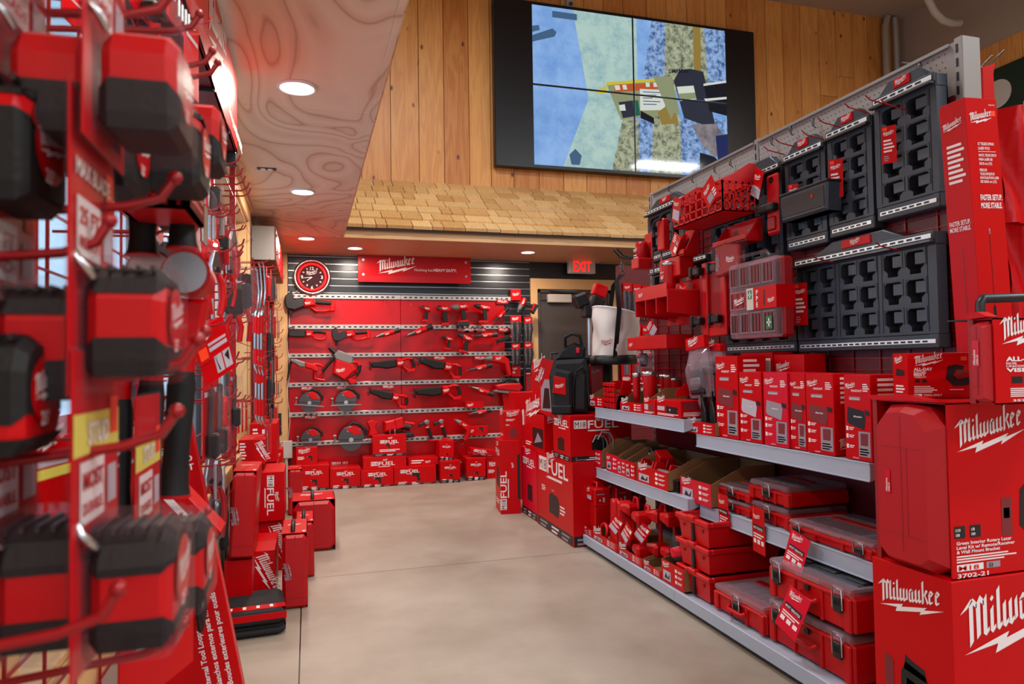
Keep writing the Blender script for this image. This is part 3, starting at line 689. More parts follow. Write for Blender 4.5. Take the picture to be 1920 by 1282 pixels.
TOOLS = {
 'drill': (.20, [('body', 'plastic_red', [('C', (-.02,0,.05), (.085,0,.05), .034, .030), ('P', [(.0,.03),(.07,.03),(.075,.06),(.0,.06)], .03), ('L', .0, .035, .06, .0345)]),
   ('chuck', 'black', [('C', (-.02,0,.05), (-.055,0,.05), .030, .024), ('C', (-.055,0,.05), (-.09,0,.05), .024, .012), ('C', (-.09,0,.05), (-.10,0,.05), .006)]),
   ('grip', 'rubber', [('P', [(.01,.03),(.062,.03),(.088,-.09),(.046,-.10)], .020)]), ('trigger', 'plastic_red', [('P', [(.0,.02),(.02,.02),(.024,-.02),(.010,-.02)], .010)]),
   ('foot', 'plastic_red', [('P', [(.0,-.10),(.10,-.085),(.10,-.115),(.0,-.13)], .032)])]),
 'impact': (.23, [('body', 'plastic_red', [('C', (-.01,0,.06), (.095,0,.06), .040, .036), ('L', .0, .045, .075, .0405)]),
   ('nose', 'tool_grey', [('C', (-.01,0,.06), (-.075,0,.06), .038, .026), ('C', (-.075,0,.06), (-.09,0,.06), .018), ('C', (-.09,0,.06), (-.12,0,.06), .008)]),
   ('grip', 'rubber', [('P', [(.012,.03),(.062,.03),(.080,-.10),(.034,-.10)], .022)]), ('battery', 'black', [('P', [(-.02,-.10),(.10,-.09),(.11,-.15),(-.03,-.15)], .036)]), ('foot', 'plastic_red', [('P', [(-.01,-.09),(.10,-.08),(.10,-.105),(-.01,-.11)], .037)])]),
 'driver': (.15, [('body', 'plastic_red', [('C', (-.02,0,.05), (.07,0,.05), .034, .030), ('L', -.01, .035, .06, .035)]), ('nose', 'steel_dark', [('C', (-.02,0,.05), (-.045,0,.05), .026, .018), ('C', (-.045,0,.05), (-.075,0,.05), .006)]),
   ('grip', 'rubber', [('P', [(.0,.03),(.048,.03),(.078,-.08),(.040,-.09)], .019)]), ('foot', 'plastic_red', [('P', [(.025,-.085),(.085,-.07),(.09,-.105),(.02,-.115)], .026)])]),
 'recip': (.48, [('nose', 'rubber', [('P', [(-.22,.02),(-.20,.045),(-.10,.05),(.05,.055),(.05,-.03),(-.06,-.045),(-.12,-.03),(-.22,-.02)], .040, .014)]), ('shoe', 'steel_dark', [('P', [(-.24,.05),(-.225,.05),(-.225,-.055),(-.24,-.04)], .03)]), ('blade', 'steel_dark', [('P', [(-.30,.004),(-.23,.012),(-.23,-.012)], .001)]),
   ('body', 'plastic_red', [('P', [(.05,.058),(.12,.055),(.13,.01),(.12,-.03),(.05,-.035)], .042, .014), ('L', .055, -.01, .07, .0425)]),
   ('handle', 'plastic_red', [('S', [(.12,0,.04), (.17,0,.055), (.215,0,.05), (.235,0,.0), (.24,0,-.06)], .016), ('S', [(.11,0,-.02), (.15,0,-.06), (.19,0,-.085), (.245,0,-.085)], .014), ('P', [(.16,-.07),(.25,-.06),(.25,-.10),(.16,-.10)], .028)]), ('grip', 'rubber', [('S', [(.218,0,.045), (.236,0,.0), (.240,0,-.05)], .019)])]),
 'shear': (.46, [('nose', 'black', [('P', [(-.23,.03),(-.20,.05),(-.02,.05),(-.02,-.035),(-.17,-.04),(-.23,-.03)], .04, .014), ('S', [(-.22,0,.04), (-.22,0,.075), (-.17,0,.08), (-.15,0,.045)], .009)]),
   ('body', 'plastic_red', [('P', [(-.02,.048),(.06,.045),(.07,-.02),(-.02,-.033)], .036, .012), ('L', -.01, -.01, .055, .0365)]),
   ('handle', 'plastic_red', [('S', [(.06,0,-.01), (.10,0,-.05), (.16,0,-.06), (.21,0,-.05), (.235,0,.0), (.22,0,.03)], .011)]), ('grip', 'rubber', [('S', [(.06,0,.03), (.12,0,.042), (.18,0,.035), (.225,0,.02)], [.02,.022,.018,.014])])]),
 'cutter': (.40, [('jaw', 'black', [('P', [(-.20,.05),(-.15,.10),(-.13,.03),(-.06,.05),(-.04,-.02),(-.12,-.06),(-.18,-.05),(-.20,.0)], .03), ('C', (-.15,0,-.05), (-.15,0,-.10), .014)]),
   ('body', 'plastic_red', [('P', [(-.05,.045),(.02,.045),(.05,-.01),(-.05,-.03)], .032, .012), ('L', -.045, -.01, .05, .0325)]), ('handle', 'plastic_red', [('S', [(.0,0,-.02), (.05,0,-.055), (.12,0,-.05), (.18,0,-.03)], .010), ('P', [(.16,-.05),(.20,-.045),(.20,.04),(.17,.04)], .02)]), ('grip', 'rubber', [('C', (.04,0,.02), (.17,0,.02), .020, .017)])]),
 'circ': (.40, [('guard', 'steel_dark', [('P', [(.155*math.cos(q*PI/12), .155*math.sin(q*PI/12)) for q in range(13)], .022, .008)]), ('blade', 'steel_dark', [('D', (0,0), .128, .003)]), ('arbor', 'steel', [('D', (0,.0), .026, .028), ('D', (0,0), .014, .034)]),
   ('shoe', 'tool_grey', [('P', [(-.20,-.03),(.20,-.03),(.20,-.045),(-.20,-.045)], .05, .003), ('C', (-.18,-.03,-.03), (-.18,-.03,.05), .010), ('C', (-.195,-.035,.05), (-.165,-.035,.05), .016)]), ('motor', 'plastic_red', [('C', (0,.02,.02), (0,.10,.02), .06), ('P', [(-.06,.12),(.02,.16),(.08,.13),(.12,.06),(.04,.05)], .03)]),
   ('handle', 'rubber', [('S', [(-.05,0,.13), (.02,0,.19), (.10,0,.165), (.17,0,.09), (.16,0,.04)], .019)]), ('badge', 'ink', [('L', -.05, .085, .08, .0225)])]),
 'rotary': (.36, [('chuck', 'black', [('C', (-.10,0,.15), (-.17,0,.22), .028, .020)]), ('gear_case', 'tool_grey', [('P', [(-.13,.14),(-.08,.19),(.07,.13),(.07,.05),(.03,.04),(-.11,.09)], .045, .012)]), ('body', 'plastic_red', [('P', [(-.11,.10),(.06,.05),(.10,-.02),(-.02,-.13),(-.14,-.05)], .048, .014), ('L', -.11, -.05, .10, .0485)]),
   ('side_handle', 'rubber', [('C', (-.12,-.02,.12), (-.24,-.02,-.03), .016)]), ('handle', 'plastic_red', [('S', [(.06,0,.06), (.12,0,.06), (.14,0,.0), (.09,0,-.09), (.03,0,-.12)], .017), ('P', [(.0,-.10),(.08,-.12),(.12,-.16),(.04,-.17)], .03)]), ('grip', 'rubber', [('S', [(.14,0,.03), (.13,0,-.03), (.10,0,-.08)], .020)])]),
 'angle': (.42, [('bit_arm', 'black', [('C', (-.19,0,.06), (-.20,0,-.14), .016, .010), ('C', (-.20,0,-.14), (-.205,0,-.18), .006)]), ('gear_case', 'tool_grey', [('P', [(-.20,.07),(-.14,.075),(-.03,.05),(-.03,-.01),(-.09,-.01),(-.14,.02),(-.20,.04)], .036, .012)]), ('body', 'plastic_red', [('P', [(-.03,.05),(.08,.04),(.12,-.02),(.10,-.05),(.04,-.02),(-.03,-.01)], .034, .012)]),
   ('handle', 'plastic_red', [('S', [(.06,0,.04), (.12,0,.045), (.19,0,.02), (.18,0,-.07), (.16,0,-.10)], .014), ('S', [(.09,0,-.04), (.09,0,-.12), (.15,0,-.13), (.21,0,-.13)], .020)])]),
 'grinder': (.26, [('gear_head', 'tool_grey', [('P', [(-.04,.13),(.0,.16),(.04,.14),(.03,.08),(-.04,.09)], .035, .012)]), ('guard', 'black', [('P', [(-.12,.10),(-.04,.13),(-.04,.09),(-.11,.05)], .05)]), ('body', 'plastic_red', [('C', (.0,0,.09), (.03,0,.03), .030), ('L', -.02, .03, .05, .031)]), ('grip', 'rubber', [('C', (.03,0,.03), (.07,0,-.14), .024, .028)]), ('foot', 'plastic_red', [('P', [(.02,-.14),(.12,-.15),(.13,-.18),(.02,-.17)], .03)])]),
 'multi': (.28, [('body', 'plastic_red', [('C', (-.03,0,.0), (.08,0,.01), .026, .028), ('L', -.02, -.015, .05, .027)]), ('head', 'steel_dark', [('C', (-.03,0,0), (-.10,0,-.01), .022, .012), ('C', (-.10,0,-.01), (-.14,0,-.012), .005)]), ('grip', 'black', [('C', (.08,0,.01), (.14,0,.02), .024, .028)])]),
 'band': (.50, [('body', 'plastic_red', [('P', [(-.08,.10),(.02,.12),(.05,.02),(-.08,.0)], .06, .014)]), ('bar', 'black', [('P', [(-.16,-.02),(.20,-.02),(.22,-.07),(-.18,-.07)], .04, .012), ('C', (.10,0,.05), (.18,0,.03), .035)]), ('rear_handle', 'plastic_red', [('P', [(-.25,.10),(-.20,.12),(-.14,.10),(-.17,.05),(-.14,-.02),(-.24,-.04),(-.22,.03)], .02)]), ('front_handle', 'steel', [('S', [(-.03,-.05,-.02), (-.03,-.05,.05), (.02,-.05,.05), (.02,-.05,-.03)], .006)]), ('motor', 'plastic_red', [('P', [(.02,.12),(.10,.14),(.12,.04),(.04,.02)], .05), ('C', (.12,0,.08), (.22,0,.06), .02)])]),
 'sander': (.26, [('body', 'plastic_red', [('P', [(-.12,.07),(-.04,.09),(.10,.10),(.13,.06),(.10,.02),(-.11,.03)], .045, .012)]), ('base', 'tool_grey', [('P', [(-.13,.03),(.13,.02),(.14,-.01),(-.13,.01)], .04)]), ('hang_card', 'card_red', [('P', [(-.05,.0),(.08,.02),(.10,-.14),(-.02,-.16)], .002)]), ('handle', 'rubber', [('S', [(-.06,0,.09), (-.02,0,.12), (.06,0,.12), (.10,0,.09)], .014)])]),
 'corded': (.30, [('gear_case', 'tool_grey', [('C', (-.08,0,.09), (-.15,0,.09), .032, .018), ('C', (-.15,0,.09), (-.17,0,.09), .01)]), ('body', 'plastic_red', [('P', [(-.08,.125),(.05,.12),(.10,.08),(.13,-.09),(.09,-.10),(.05,.03),(-.08,.055)], .036, .012), ('L', -.05, .07, .07, .0365)]), ('cord', 'black', [('S', [(.11,0,-.10), (.10,.0,-.16), (.06,.0,-.20), (.03,.0,-.15), (.05,.0,-.08), (.0,.0,-.14), (-.03,0,-.20)], .006)])]),
}
BT = [
 ('cutter','long black and red cutter hung at the left end of the top rail',534,628,570,4),
 ('driver','compact red impact driver under the top rail, first of the upright tools there',783,806,585,20),
 ('driver','small red impact driver second of the upright tools under the top rail',813,842,588,10),
 ('impact','red impact wrench with long grey nose and battery under the top rail',842,880,586,0),
 ('drill','red hammer drill with a black side nose under the top rail',885,918,584,12),
 ('multi','red tool with long black side handle at the right end of the top rail',917,958,592,-35),
 ('shear','black nosed red shear at the left end of the second rail',540,612,627,2),
 ('cutter','black jawed red cutter second from the left on the second rail',622,694,628,-3),
 ('multi','red tool with a short silver nose hanging under the second rail',699,750,626,-10),
 ('multi','slim red tool with pale nose left of the board seam on the second rail',755,812,622,-14),
 ('drill','red drill driver with a price card in the middle of the second rail',825,848,640,18),
 ('drill','dark headed red drill right of the middle on the second rail',852,884,640,24),
 ('multi','slim red ratchet lying flat under the second rail',884,932,629,4),
 ('recip','small red jig tool at the right end of the second rail',930,972,634,-20),
 ('angle','red right angle drill with D handle at the left of the third rail',541,612,688,8),
 ('rotary','large grey and red rotary hammer on the third rail',616,682,690,0),
 ('recip','first red reciprocating saw with black nose on the third rail',693,776,683,-3),
 ('recip','second reciprocating saw on the third rail, tilted down to the right',783,865,686,14),
 ('multi','thin red multi tool on the third rail beside the corded drill',873,922,690,-4),
 ('corded','big red corded drill with grey gear case at the right of the third rail',910,962,688,0),
 ('circ','dark red circular saw seen from its motor side on the fourth rail',552,608,755,6),
 ('circ','small circular saw with steel guard on the fourth rail',620,677,754,0),
 ('recip','reciprocating saw tilted down on the fourth rail',690,765,743,16),
 ('recip','large reciprocating saw with grey collar and cord on the fourth rail',776,862,734,-2),
 ('multi','red bar shaped tool sloping down on the fourth rail',876,926,732,26),
 ('sander','red planer with a hanging card at the right end of the fourth rail',925,978,738,4),
 ('circ','left circular saw on the fifth rail',556,608,824,0),
 ('circ','widest circular saw with pale guard edge on the fifth rail',624,692,824,0),
 ('band','black and red chainsaw with wire front handle on the fifth rail',688,782,808,0),
 ('grinder','first black and red angle grinder hanging upright on the fifth rail',784,816,806,0),
 ('grinder','second black and red angle grinder hanging upright on the fifth rail',812,842,804,0),
 ('corded','red grinder with silver head leaning right on the fifth rail',846,886,808,30),
 ('multi','thin black and red tool under the end of the fourth rail row',878,920,773,0),
]
for k, L_, a, b_, c, r in BT: tool(k, L_, a, b_, c, r)

# little fuel badges printed on the red board above the tools: cards clipped to the rails
for i, (px_, py_) in enumerate(((576, 728), (642, 727), (728, 725), (582, 782), (882, 618), (900, 618), (945, 618), (942, 565), (824, 671), (900, 671), (868, 618))):
    q = at(px_, py_, Y=YB-.08); m = MB(); m.box(-.07, .07, 0, .002, -.028, .022, 'board_red')
    T = frame((0,-.0005,0), (1,0,0), (0,0,1)); deco(m, T, 1, 1, [('m18', -.055, -.006, .115)])
    o = m.build('rail_card', loc=q); tag(o, 'small red rail card lettered with a battery badge above a tool', 'price card', 'small badge cards clipped along the tool board')

def FUEL(badge='M18', pic=True, u=.22, w=.58, v=.66):
    L_ = [('m18', u, v, w, badge), ('logo', u+w*.42, v+.13, w*.18)]
    if pic: L_ += [('drill', .38, .22, .30), ('lines', .1, .06, .3, .2, 2), ('lines', .42, .06, .6, .16, 2)]
    return L_
def LOGOF(pic=True):
    L_ = [('logo', .08, .60, .62), ('lines', .08, .3, .4, .5, 3)]
    if pic: L_ += [('drill', .5, .25, .35)]
    return L_
def wbox(label, x0, x1, y0, y1, Y, d, front, z=None, base=None, tilt=0, left=None, mat='card_red', name='tool_box', group=None):
    """a carton whose front faces the viewer on the plane Y, spanning pixel columns x0..x1 and rows y0..y1"""
    a = at(x0, y1, Y=Y); b_ = at(x1, y1, Y=Y); tt = at((x0+x1)/2, y0, Y=Y); z0 = a.z if z is None else z
    W_, H_ = b_.x-a.x, tt.z-z0
    faces = {'front': front}
    if left: faces['left'] = left
    m = package(W_, d, H_, faces, mat, base=base)
    o = m.build(name, None, ((a.x+b_.x)/2, Y, z0), (0, tilt, 0)); tag(o, label, 'box', group)
    return o, W_, H_, z0
F = 7.34
o, W1, H1, _ = wbox('red tool carton at the left of the back floor row, lettered for battery tools', 560, 617, 872, 912, F, .30, FUEL(), 0, .1)
_, _, H2, _ = wbox('low red carton with a pictured drill, second in the back floor row', 619, 676, 877, 917, F, .30, FUEL(), 0, .1)
_, _, H3, _ = wbox('red carton third in the back floor row below the longer carton', 677, 738, 881, 918, F-.02, .28, FUEL(), 0, .1)
_, _, H4, _ = wbox('widest red carton in the middle of the back floor row', 739, 818, 874, 914, F-.02, .30, FUEL(w=.45, u=.15), 0, .08)
_, _, H5, _ = wbox('red carton with a pictured drill left of the gap in the back floor row', 826, 863, 864, 908, F-.05, .26, FUEL(), 0, .14)
_, _, H6, _ = wbox('square red carton with pale base band at the right of the back floor row', 875, 911, 858, 904, F, .26, FUEL('M12'), 0, .16)
_, _, H8, _ = wbox('last red carton of the back floor row, behind the aisle stack', 913, 950, 862, 898, F+.06, .24, LOGOF(), 0)
wbox('red carton standing on the left end of the back floor row', 555, 595, 839, 870, F+.05, .16, LOGOF(), H1)
wbox('long red carton behind the second carton of the back row, its lettering half covered', 597, 680, 857, 900, F+.305, .06, [('m18', .3, .72, .4)], 0)
wbox('long red carton lying on the third floor carton, below the small striped one', 681, 762, 856, 880, F+.02, .24, FUEL(False, v=.35) if False else [('m18', .18, .3, .55), ('logo', .45, .62, .12)], H3)
wbox('flat red carton lying on the widest floor carton', 766, 822, 858, 873, F+.04, .22, [('logo', .55, .2, .2), ('lines', .1, .2, .5, .8, 2)], H4)
zc = at(700, 856, Y=F+.04).z
wbox('red carton with black striped base stacked highest in the middle of the back row', 699, 762, 816, 856, F+.04, .2, [('m18', .22, .62, .55), ('logo', .45, .8, .15), ('drill', .35, .38, .2), ('lines', .2, .2, .8, .34, 2)], zc, .12)
wbox('small upright red carton on the box with a pictured drill', 824, 851, 826, 864, F+.02, .18, FUEL(), H5, .14)
wbox('red carton tipped over on the square floor carton', 882, 928, 842, 862, F+.04, .14, [('m18', .12, .45, .55, 'M12'), ('logo', .4, .7, .1)], H6+.02, .15, tilt=8)
wbox('dark gap filling red carton behind the two right floor cartons', 862, 880, 860, 902, F+.27, .1, [('text', .1, .78, 'FUEL', .12)], 0)
wbox('long red carton hung under the fifth rail end', 872, 908, 752, 765, YB-.14, .06, [('logo', .1, .15, .35)], None)
wbox('long red carton hung below the fifth rail, Milwaukee script on its left', 872, 915, 798, 817, YB-.14, .06, [('logo', .06, .2, .34), ('drill', .55, .35, .3)], None) if False else \
wbox('long red carton hung below the fifth rail with white script on its left', 872, 915, 798, 817, YB-.14, .06, [('logo', .06, .2, .34), ('drill', .55, .35, .3)], None)

# red header sign
a, b_ = at(671, 475, Y=YB-.14), at(883, 532, Y=YB-.14)
t = thing('wall_sign', 'long red header sign with white script and slogan above the tool board', 'sign', (a.x, YB-.14, b_.z))
W_, H_ = b_.x-a.x, at(671, 531, Y=YB-.14).z; H_ = a.z-at(671, 531, Y=YB-.14).z
m = MB(); m.box(0, W_, 0, .022, 0, H_, 'board_red', .002); T = frame((0,0,0), (1,0,0), (0,0,1))
m.logo(W_*.16, H_*.18, W_*.35, 'ink', T); m.text('Nothing but', W_*.49, H_*.40, H_*.13, 'ink', T, 0); m.text('HEAVY DUTY.', W_*.66, H_*.40, H_*.13, 'ink', T, .03, fit=W_*.21); m.build('face', t)
for x in (.045, .955):
    for z in (.25, .74):
        m = MB(); m.cyl((W_*x, -.008, H_*z), (W_*x, .14, H_*z), .014, 'steel', n=16); m.build('standoff', t)
# neon clock
q = at(585, 519, Y=YB-.1); t = thing('wall_clock', 'round wall clock with glowing red neon ring and chrome rim', 'clock', (q.x, YB-.07, q.z), (90,0,0))
R = (at(621, 519, Y=YB-.07).x-at(549, 519, Y=YB-.07).x)/2
m = MB(); m.lathe([(R*.98,-.06),(R,.0),(R*.97,.03),(R*.88,.045),(R*.83,.03),(R*.82,.0)], 'steel', 48); m.lathe([(0,-.06),(R*.98,-.06)], 'black', 48); m.build('rim', t)
m = MB(); m.lathe([(0,.008),(R*.84,.008)], 'clock_face', 40); T = frame((0,0,.009), (1,0,0), (0,1,0))
for s_, x, y in (('12',0,.47),('3',.52,0),('6',0,-.57),('9',-.52,0)): m.text(s_, R*x, R*(y-.08), R*.24, 'ink', T, .03, align='c')
for k in (1,2,4,5,7,8,10,11):
    A_ = k*PI/6; m.rect(-.006, R*.46, -.002, R*.56, 'ink', T @ Matrix.Rotation(A_, 4, 'Z')); m.rect(.002, R*.46, .006, R*.56, 'ink', T @ Matrix.Rotation(A_, 4, 'Z'))
m.logo(-R*.32, R*.06, R*.62, 'ink', T); m.build('face', t)
m = MB(); m.ring(R*.71, .011, 'neon_red', 48, 8, Matrix.Translation((0,0,.02))); m.build('neon_ring', t)
m = MB(); m.flat([(-.004,0),(.004,0),(.002,R*.5),(-.002,R*.5)], 'ink', T @ Matrix.Rotation(math.radians(97), 4, 'Z'), .008); m.flat([(-.005,0),(.005,0),(.003,R*.34),(-.003,R*.34)], 'ink', T @ Matrix.Rotation(math.radians(127), 4, 'Z'), .006); m.build('hand', t)
l = MB(); l.sweep([(-R*.7, -R*.7, -.03), (-R*1.15, -R*1.0, -.02), (-R*1.2, -R*1.2, -.03)], .004, 'white', 6); l.build('cord', t)
# exit sign
a = at(1067, 484, Y=YB-.12); b_ = at(1117, 513, Y=YB-.12); q = (a+b_)/2
t = thing('exit_sign', 'white exit sign with glowing red letters above the door', 'sign', (q.x, YB-.09, q.z))
W_, H_ = b_.x-a.x, a.z-b_.z; m = MB(); m.box(-W_/2, W_/2, -.03, .04, -H_/2, H_/2, 'off_white', .006); m.box(-W_/4, W_/4, -.01, .04, H_/2, H_/2+.02, 'off_white', .004); m.build('housing', t)
m = MB(); T = frame((0,-.0305,0), (1,0,0), (0,0,1)); m.text('EXIT', 0, -H_*.34, H_*.96, 'exit_glow', T, .02, align='c', fit=W_*.68); m.build('lettering', t)
for s_ in (-1, 1):
    m = MB(); m.cyl((s_*W_*.55, -.02, H_*.42), (s_*W_*.55, -.055, H_*.42), .03, 'off_white', n=14); m.build('lamp_head', t)

# goods between the tool board and the door
def hook_mb(L_=.2, r=.0035, mat='wire_red', up=.03, rise=.10):
    m = MB(); m.sweep([(0,.0,0), (0,-L_*.8, L_*.8*rise), (0,-L_, L_*rise+up)], r, mat, 6); return m
m = MB(); q = at(983, 650, Y=YB-.16); m.cyl((q.x, YB-.16, .0), (q.x, YB-.16, 1.98), .014, 'black', n=10); m.box(q.x-.08, q.x+.08, YB-.24, YB-.08, 0, .02, 'black', .004)
o = m.build('display_pole'); tag(o, 'slim black upright pole between the tool board and the door', 'pole')
q = at(966, 553, Y=YB-.06); m = MB(); m.box(-.06, .06, -.03, .05, -.065, .065, 'card_red', .003); m.logo(-.045, -.02, .09, 'ink', frame((0,-.031,0),(1,0,0),(0,0,1)))
o = m.build('sign_plate', loc=q); tag(o, 'small plain red square plate at the upper right of the tool board', 'sign')
tool('impact', 'black and red tool hanging on the slatwall beside the door frame', 970, 1000, 575, -60, y=YB-.2)
def glove_pack(label, x0, x1, y0, y1, Y, band='card_red', kind='gloves'):
    a, b_ = at(x0, y1, Y=Y), at(x1, y1, Y=Y); W_ = b_.x-a.x; H_ = at(x0, y0, Y=Y).z-a.z
    t = thing('hanging_pack', label, 'packaged goods', ((a.x+b_.x)/2, Y, a.z))
    m = MB(); m.box(-W_/2, W_/2, 0, .02, H_*.74, H_, band, .002); m.logo(-W_*.4, H_*.80, W_*.7, 'ink', frame((0,0,0),(1,0,0),(0,0,1))); m.build('header_card', t)
    m = MB(); n = 4
    for k in range(n):
        x = -W_*.36+W_*.72*k/(n-1); m.sweep([(x, .01, H_*.76), (x*1.15, -.006, H_*.5), (x*.8, .0, H_*.2), (x*.9, .01, 0)], [W_*.12, W_*.15, W_*.12, W_*.07], 'rubber' if k % 2 else 'smoke', 7)
    m.build('contents', t); m = MB(); m.box(-W_/2, W_/2, -.02, .026, 0, H_*.76, 'clear', .006); m.build('pouch', t)
glove_pack('clear pack of dark gloves hung left of the black pole, upper one', 958, 978, 592, 640, YB-.2)
glove_pack('clear pack of dark gloves hung right of the black pole, upper one', 984, 999, 594, 640, YB-.2)
glove_pack('clear pack with red header hung left of the black pole, middle one', 960, 976, 644, 684, YB-.2)
glove_pack('clear pack with red header hung right of the black pole, middle one', 984, 1000, 642, 684, YB-.2)
wbox('small red boxed item low on the slatwall left of the black pole', 960, 976, 686, 706, YB-.14, .05, LOGOF(False))
wbox('narrow red boxed item low on the slatwall right of the black pole', 985, 998, 698, 734, YB-.14, .05, [('rect', .3, .1, .7, .85, 'ink_dim'), ('lines', .1, .9, .9, .98, 1)])
# white charging cord down the wood post
m = MB(); m.sweep([(-.198+.012*math.sin(k*1.3), YB-.115, 1.9-.11*k) for k in range(15)], .004, 'off_white', 6); o = m.build('cord'); tag(o, 'thin wavy white cord hanging down beside the wood post', 'cord')
m = MB(); q = at(537, 842, Y=YB-.11); m.box(-.06, .06, -.06, 0, -.09, .09, 'off_white', .006); m.cyl((0,-.03,-.09), (0,-.03,-q.z+.01), .018, 'off_white'); o = m.build('outlet_box', loc=(q.x-.0, YB-.105, q.z)); tag(o, 'pale grey outlet box and conduit at the foot of the wood post', 'outlet')
# ================================================================ the shelving unit (gondola) along the right of the aisle
GP = 2.345                # front of its back panel
GY0, GYM, GY1 = 1.98, 3.20, 4.42
t = thing('gondola_shelving', 'long grey and red shelving unit along the right side of the aisle', 'shelving', (GP, GYM, 0))
o_ = Vector((GP, GYM, 0))
def gpart(name, m, p=t):
    m.v = [(v[0]-GP, v[1]-GYM, v[2]) for v in m.v]; return m.build(name, p)
for i, (a, b_) in enumerate(((GY0+.02, GYM-.02), (GYM+.02, GY1-.02))):
    m = MB(); m.box(1.80, GP, a-.02, b_+.02, .055, .082, 'shelf_grey'); m.box(1.782, 1.80, a-.019, b_+.019, -.0+.03, .09, 'shelf_grey', .002); gpart('base_shelf', m)
m = MB(); m.box(1.83, GP, GY0+.01, GY1-.01, .0, .054, 'ink_black'); gpart('kick_plate', m)
m = MB(); m.box(GP+.0, GP+.075, GY0+.02, GY1-.02, .06, 2.44, 'peg_grey'); gpart('back_panel', m)
m = MB()
for zz, n in ((2.41, 0), (2.384, 1), (2.358, 0), (2.332, 1), (2.306, 0), (2.28, 1), (2.254, 0)):
    y = GY0+.06+n*.0128
    while y < GY1-.04:
        m.flat([(.0028*math.cos(q*PI/3), .0028*math.sin(q*PI/3)) for q in range(6)], 'ink_black', frame((GP, y, zz), (0,-1,0), (0,0,1))); y += .0256
gpart('peg_holes', m)['kind'] = 'stuff'
m = MB(); m.box(GP-.012, GP+.0, GY0+.02, GY1-.02, .95, 2.235, 'panel_red')
m.box(GP-.008, GP+.0, GY0+.02, GY1-.02, .10, .94, 'panel_red')
z = 1.0
while z < 2.23: m.box(GP-.016, GP-.010, GY0+.03, GY1-.03, z, z+.005, 'wire_red'); z += .05
y = GY0+.10
while y < GY1-.05: m.box(GP-.019, GP-.014, y, y+.005, .95, 2.235, 'wire_red'); y += .15
gpart('red_grid_panel', m)
m = MB()
for a, b_ in ((GY0+.02, GYM), (GYM, GY1-.02)): m.box(GP-.012, GP, a+.02, b_-.02, 2.425, 2.44, 'upright_grey', .002)
gpart('top_rail', m)
for yy in (GY0, GYM, GY1):
    m = MB(); m.box(GP-.006, GP+.082, yy-.018, yy+.018, 0, 2.45, 'upright_grey', .003)
    for k in range(44):
        z = .1+k*.0533; m.box(GP-.0075, GP-.005, yy+.0, yy+.009, z, z+.032, 'ink_black')
    gpart('upright_post', m)
SH = [('near', 1.95, .872, GY0+.075, GYM+.02), ('far', 1.895, .945, GYM+.05, GY1), ('near', 1.955, .512, GY0+.02, GYM+.01), ('far', 1.895, .535, GYM+.03, GY1)]
for nm, X, z, a, b_ in SH:
    m = MB(); m.box(X, GP-.012, a, b_, z-.02, z-.002, 'shelf_grey'); m.box(X-.006, X, a-.002, b_+.002, z-.066, z+.001, 'shelf_grey', .002)
    m.box(X-.009, X-.004, a-.002, b_+.002, z-.004, z+.001, 'shelf_grey', .001); m.box(X-.010, X-.004, a-.002, b_+.002, z-.068, z-.062, 'shelf_grey', .001)
    m.prism([(X, z-.066), (X+.10, z-.03), (GP-.012, z-.02), (X, z-.015)], a-.002, a+.002, 'shelf_grey', 'y'); gpart('shelf', m)
    if nm == 'near' and z > .8:
        pass

RG = (0, 0, -90)          # things on it face the aisle: their local x runs towards the viewer
def gspan(x0, x1, X, z):
    ya, yb = solveY(x0, X, z), solveY(x1, X, z); return ya, yb
def gbox(label, x0, x1, ytop, X, z0, d, front, right=None, mat='card_red', name='product_box', rot=0, base=None, cat='box', group=None, yt_at=None):
    ya, yb = gspan(x0, x1, X, z0); W_ = ya-yb; H_ = solveZ(ytop, X, ya)-z0
    faces = {'front': front}; 
    if right: faces['right'] = right
    m = package(W_, d, H_, faces, mat, base=base); o = m.build(name, None, (X, (ya+yb)/2, z0), (0, 0, -90+rot)); tag(o, label, cat, group); return W_, H_, ya, yb
def PACK(pic='ink_dim', clearp=False):
    L_ = [('logo', .05, .82, .42), ('text', .3, .80, 'PACKOUT', .035, dict(bold=.03)), ('lines', .72, .80, .95, .9, 4), ('rect', .2, .70, .62, .74, 'ink_grey'), ('text', .22, .706, 'MOST VERSATILE', .024, dict(fit=.36)),
          ('poly', [(.1,.46),(.16,.42),(.74,.36),(.8,.5),(.74,.58),(.14,.62)], pic), ('poly', [(.78,.60),(.95,.58),(.95,.52),(.78,.54)], 'ink_black'),
          ('text', .36, .50, 'Milwaukee', .03)]
    for k, v in enumerate((.36, .27, .15)): L_ += [('rect', .06, v-.02, .14, v+.03, 'ink'), ('lines', .17, v-.015, .36, v+.025, 2)]
    L_ += [('rect', .52, .05, .95, .34, 'ink_grey'), ('poly', [(.6,.18),(.86,.18),(.88,.32),(.6,.32)], 'ink_dim'), ('lines', .56, .06, .9, .15, 3, 'ink'), ('text', .3, .02, 'PACKOUT', .02)]
    return L_
SIDE = [('lines', .2, .62, .8, .97, 6), ('logo', .1, .04, .8)]
Z1 = .873
gbox('tallest red carton at the far end of the upper near shelf, with pictured bag', 1344, 1386, 668, 1.965, Z1, .16, PACK(), SIDE)
gbox('red carton second from the far end of the upper near shelf, with grey bar', 1388, 1430, 697, 1.965, Z1, .15, PACK('card_grey'), SIDE)
gbox('red carton in glossy film, third from the far end of the upper near shelf', 1434, 1479, 698, 1.962, Z1, .15, PACK('ink_grey'), SIDE, mat='card_pink')
gbox('red carton half covered by its right neighbour on the upper near shelf', 1483, 1513, 699, 1.972, Z1, .15, PACK(), SIDE)
